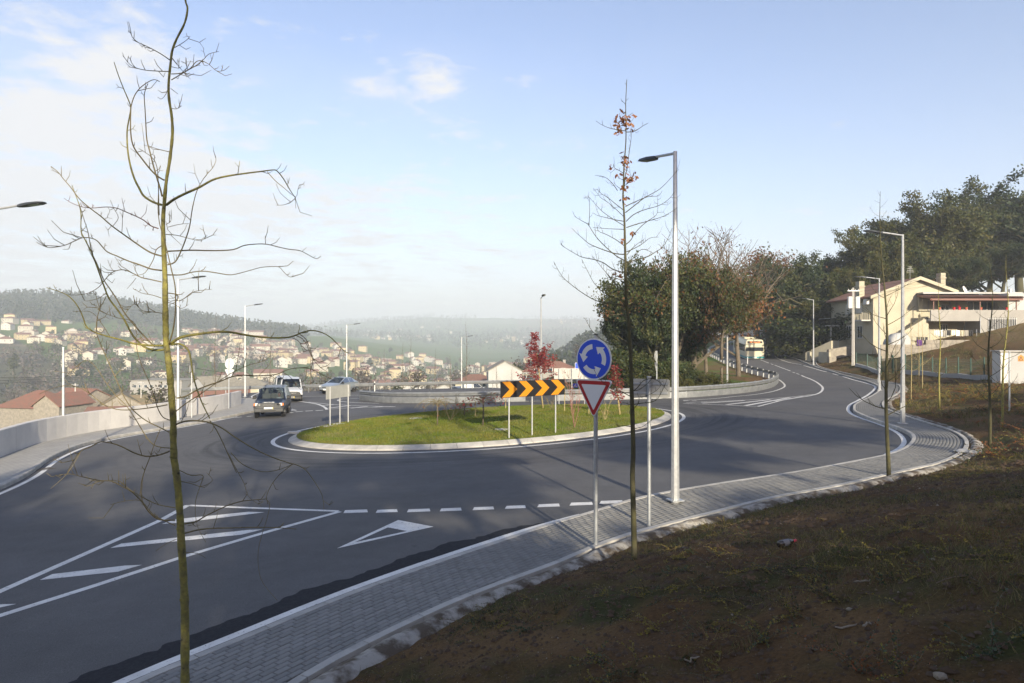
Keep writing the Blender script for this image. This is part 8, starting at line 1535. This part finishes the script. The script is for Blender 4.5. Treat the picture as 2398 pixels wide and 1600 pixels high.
# larger weeds, one by one
for i, (px, py, ln, ms, lab) in enumerate(((1395, 1560, .34, ('wl_y', 'wl_g'), 'yellow-green weed sprig at the bottom edge right of the mossy tree'), (1530, 1470, .40, ('wl_y', 'wl_y'), 'yellow weed with arching stems in the middle of the bank'), (1860, 1440, .45, ('wl_y', 'wl_d'), 'tall yellow weed spike right of centre on the bank'), (1780, 1495, .40, ('wl_y', 'wl_g'), 'yellow weed lying flat below the bottle'), (2010, 1575, .55, ('wl_g', 'wl_o'), 'blue-green bush with orange leaf tips at the bottom right'), (2110, 1580, .50, ('wl_g', 'wl_y'), 'blue-green bush next to the orange-tipped one'), (2330, 1530, .45, ('wl_g', 'wl_g'), 'grey-green trailing shrub near the bottom right corner'), (1230, 1480, .38, ('wl_g', 'wl_d'), 'dark green trailing shrub near the kerb'), (2330, 1075, .6, ('wl_o', 'wl_o'), 'orange-leaved shrub at the far end of the near bank'), (1840, 1155, .5, ('wl_y', 'wl_o'), 'yellow and orange weed leaning over the kerb'), (2080, 1350, .5, ('wl_d', 'wl_y'), 'dry weed clump in the middle right of the bank'), (1750, 1265, .45, ('wl_g', 'wl_d'), 'blue-green weed clump left of the bottle'))):
    p = gnd3(px, py); nr = np.random.RandomState(200+i); S, L = weed_arrays(nr, 9, ln, .024); t = thing('weed', lab, 'weed', p)
    ob('stems', npmesh('stems', S.reshape(-1, 3), np.arange(len(S)*4).reshape(-1, 4), M['wtwig']), t); ob('leaves', npmesh('leaves', L.reshape(-1, 3), np.arange(len(L)*4).reshape(-1, 4), [M[m_] for m_ in ms], nr.randint(0, 2, len(L))), t)
# bottle, sticks, stones
M['btl'] = mat('brown_bottle_glass', (.020, .016, .014), .12, spec=.7); M['btl_label'] = mat('bottle_label', (.10, .10, .12), .6); M['redcap'] = mat('red_foil', (.45, .02, .04), .4)
def bottle():
    p = gnd3(1846, 1282); t = thing('bottle', 'dark glass bottle with red neck lying on the brown bank', 'bottle', p+Vector((0, 0, .055)), rad(32)); n = 16
    def lathe(pr):
        mb = MB()
        for x, r in pr:
            for k in range(n): a = 2*math.pi*k/n; mb.v.append((x, r*math.cos(a), r*math.sin(a)))
        for i in range(len(pr)-1):
            for k in range(n): mb.f.append((i*n+k, i*n+(k+1) % n, (i+1)*n+(k+1) % n, (i+1)*n+k)); mb.m.append(0)
        return mb
    lathe([(-.19, .005), (-.19, .04), (-.18, .045), (.0, .045), (.05, .036), (.09, .018), (.12, .016)]).obj('body', M['btl'], t, smooth=True); lathe([(-.13, .0456), (-.02, .0456)]).obj('label', M['btl_label'], t, smooth=True); lathe([(.10, .0185), (.16, .018), (.165, .005)]).obj('neck_foil', M['redcap'], t, smooth=True)
bottle()
for i, (px, py, L_, rz, lab) in enumerate(((1985, 1462, .22, .3, 'pale broken stick in the middle of the bank'), (2030, 1455, .14, .7, 'short pale stick beside the broken one'), (1625, 1535, .18, .5, 'pale stick near the bottom of the bank'), (2020, 1365, .2, .2, 'thin pale stick right of the bottle'), (1905, 1320, .5, 1.1, 'long thin twig below the bottle'), (2250, 1370, .7, .5, 'long curved twig at the right of the bank'))):
    p = gnd3(px, py); rs = random.Random(i); t = thing('stick', lab, 'stick', p+Vector((0, 0, .012)), rz); pts = [Vector((-L_/2+L_*k/5, rs.uniform(-.02, .02), rs.uniform(0, .02))) for k in range(6)]; MB().tube(pts, [.006, .009, .008, .009, .006, .003] if L_ < .4 else [.004]*5+[.002], 6).obj('shaft', M['gr1'] if L_ < .4 else M['wtwig'], t)
for i, (px, py, s, lab) in enumerate(((2202, 1590, .04, 'pale rounded stone at the bottom edge of the bank'), (1990, 1420, .03, 'flat pale stone near the middle of the bank'), (2185, 1312, .02, 'small white pebble at the right of the bank'), (2262, 1062, .32, 'white stone slab lying at the kerb end of the bank'))):
    p = gnd3(px, py); nr = np.random.RandomState(i); bm = bmesh.new(); bmesh.ops.create_icosphere(bm, subdivisions=2, radius=s)
    for v in bm.verts: v.co *= nr.uniform(.85, 1.15); v.co.z *= .55 if i < 3 else .25
    me = bpy.data.meshes.new('stone'); bm.to_mesh(me); bm.free(); me.materials.append(M['gr1'] if i < 3 else M['concrete']); tag(ob('stone', me, None, p+Vector((0, 0, s*.2))), lab, 'stone')
# air: pale valley haze
def haze():
    m = bpy.data.materials.new('haze'); m.use_nodes = True; nt = m.node_tree; nt.nodes.remove(nt.nodes['Principled BSDF']); v = _n(nt, 'ShaderNodeVolumePrincipled'); v.inputs['Color'].default_value = (.74, .81, .90, 1); v.inputs['Density'].default_value = HAZE; v.inputs['Anisotropy'].default_value = .0
    nt.links.new(v.outputs[0], nt.nodes['Material Output'].inputs['Volume'])
    mb = MB(); mb.box((0, 0, 25), (19000, 19000, 240)); tag(mb.obj('haze', m), kind='stuff')
HAZE = .00060
haze()
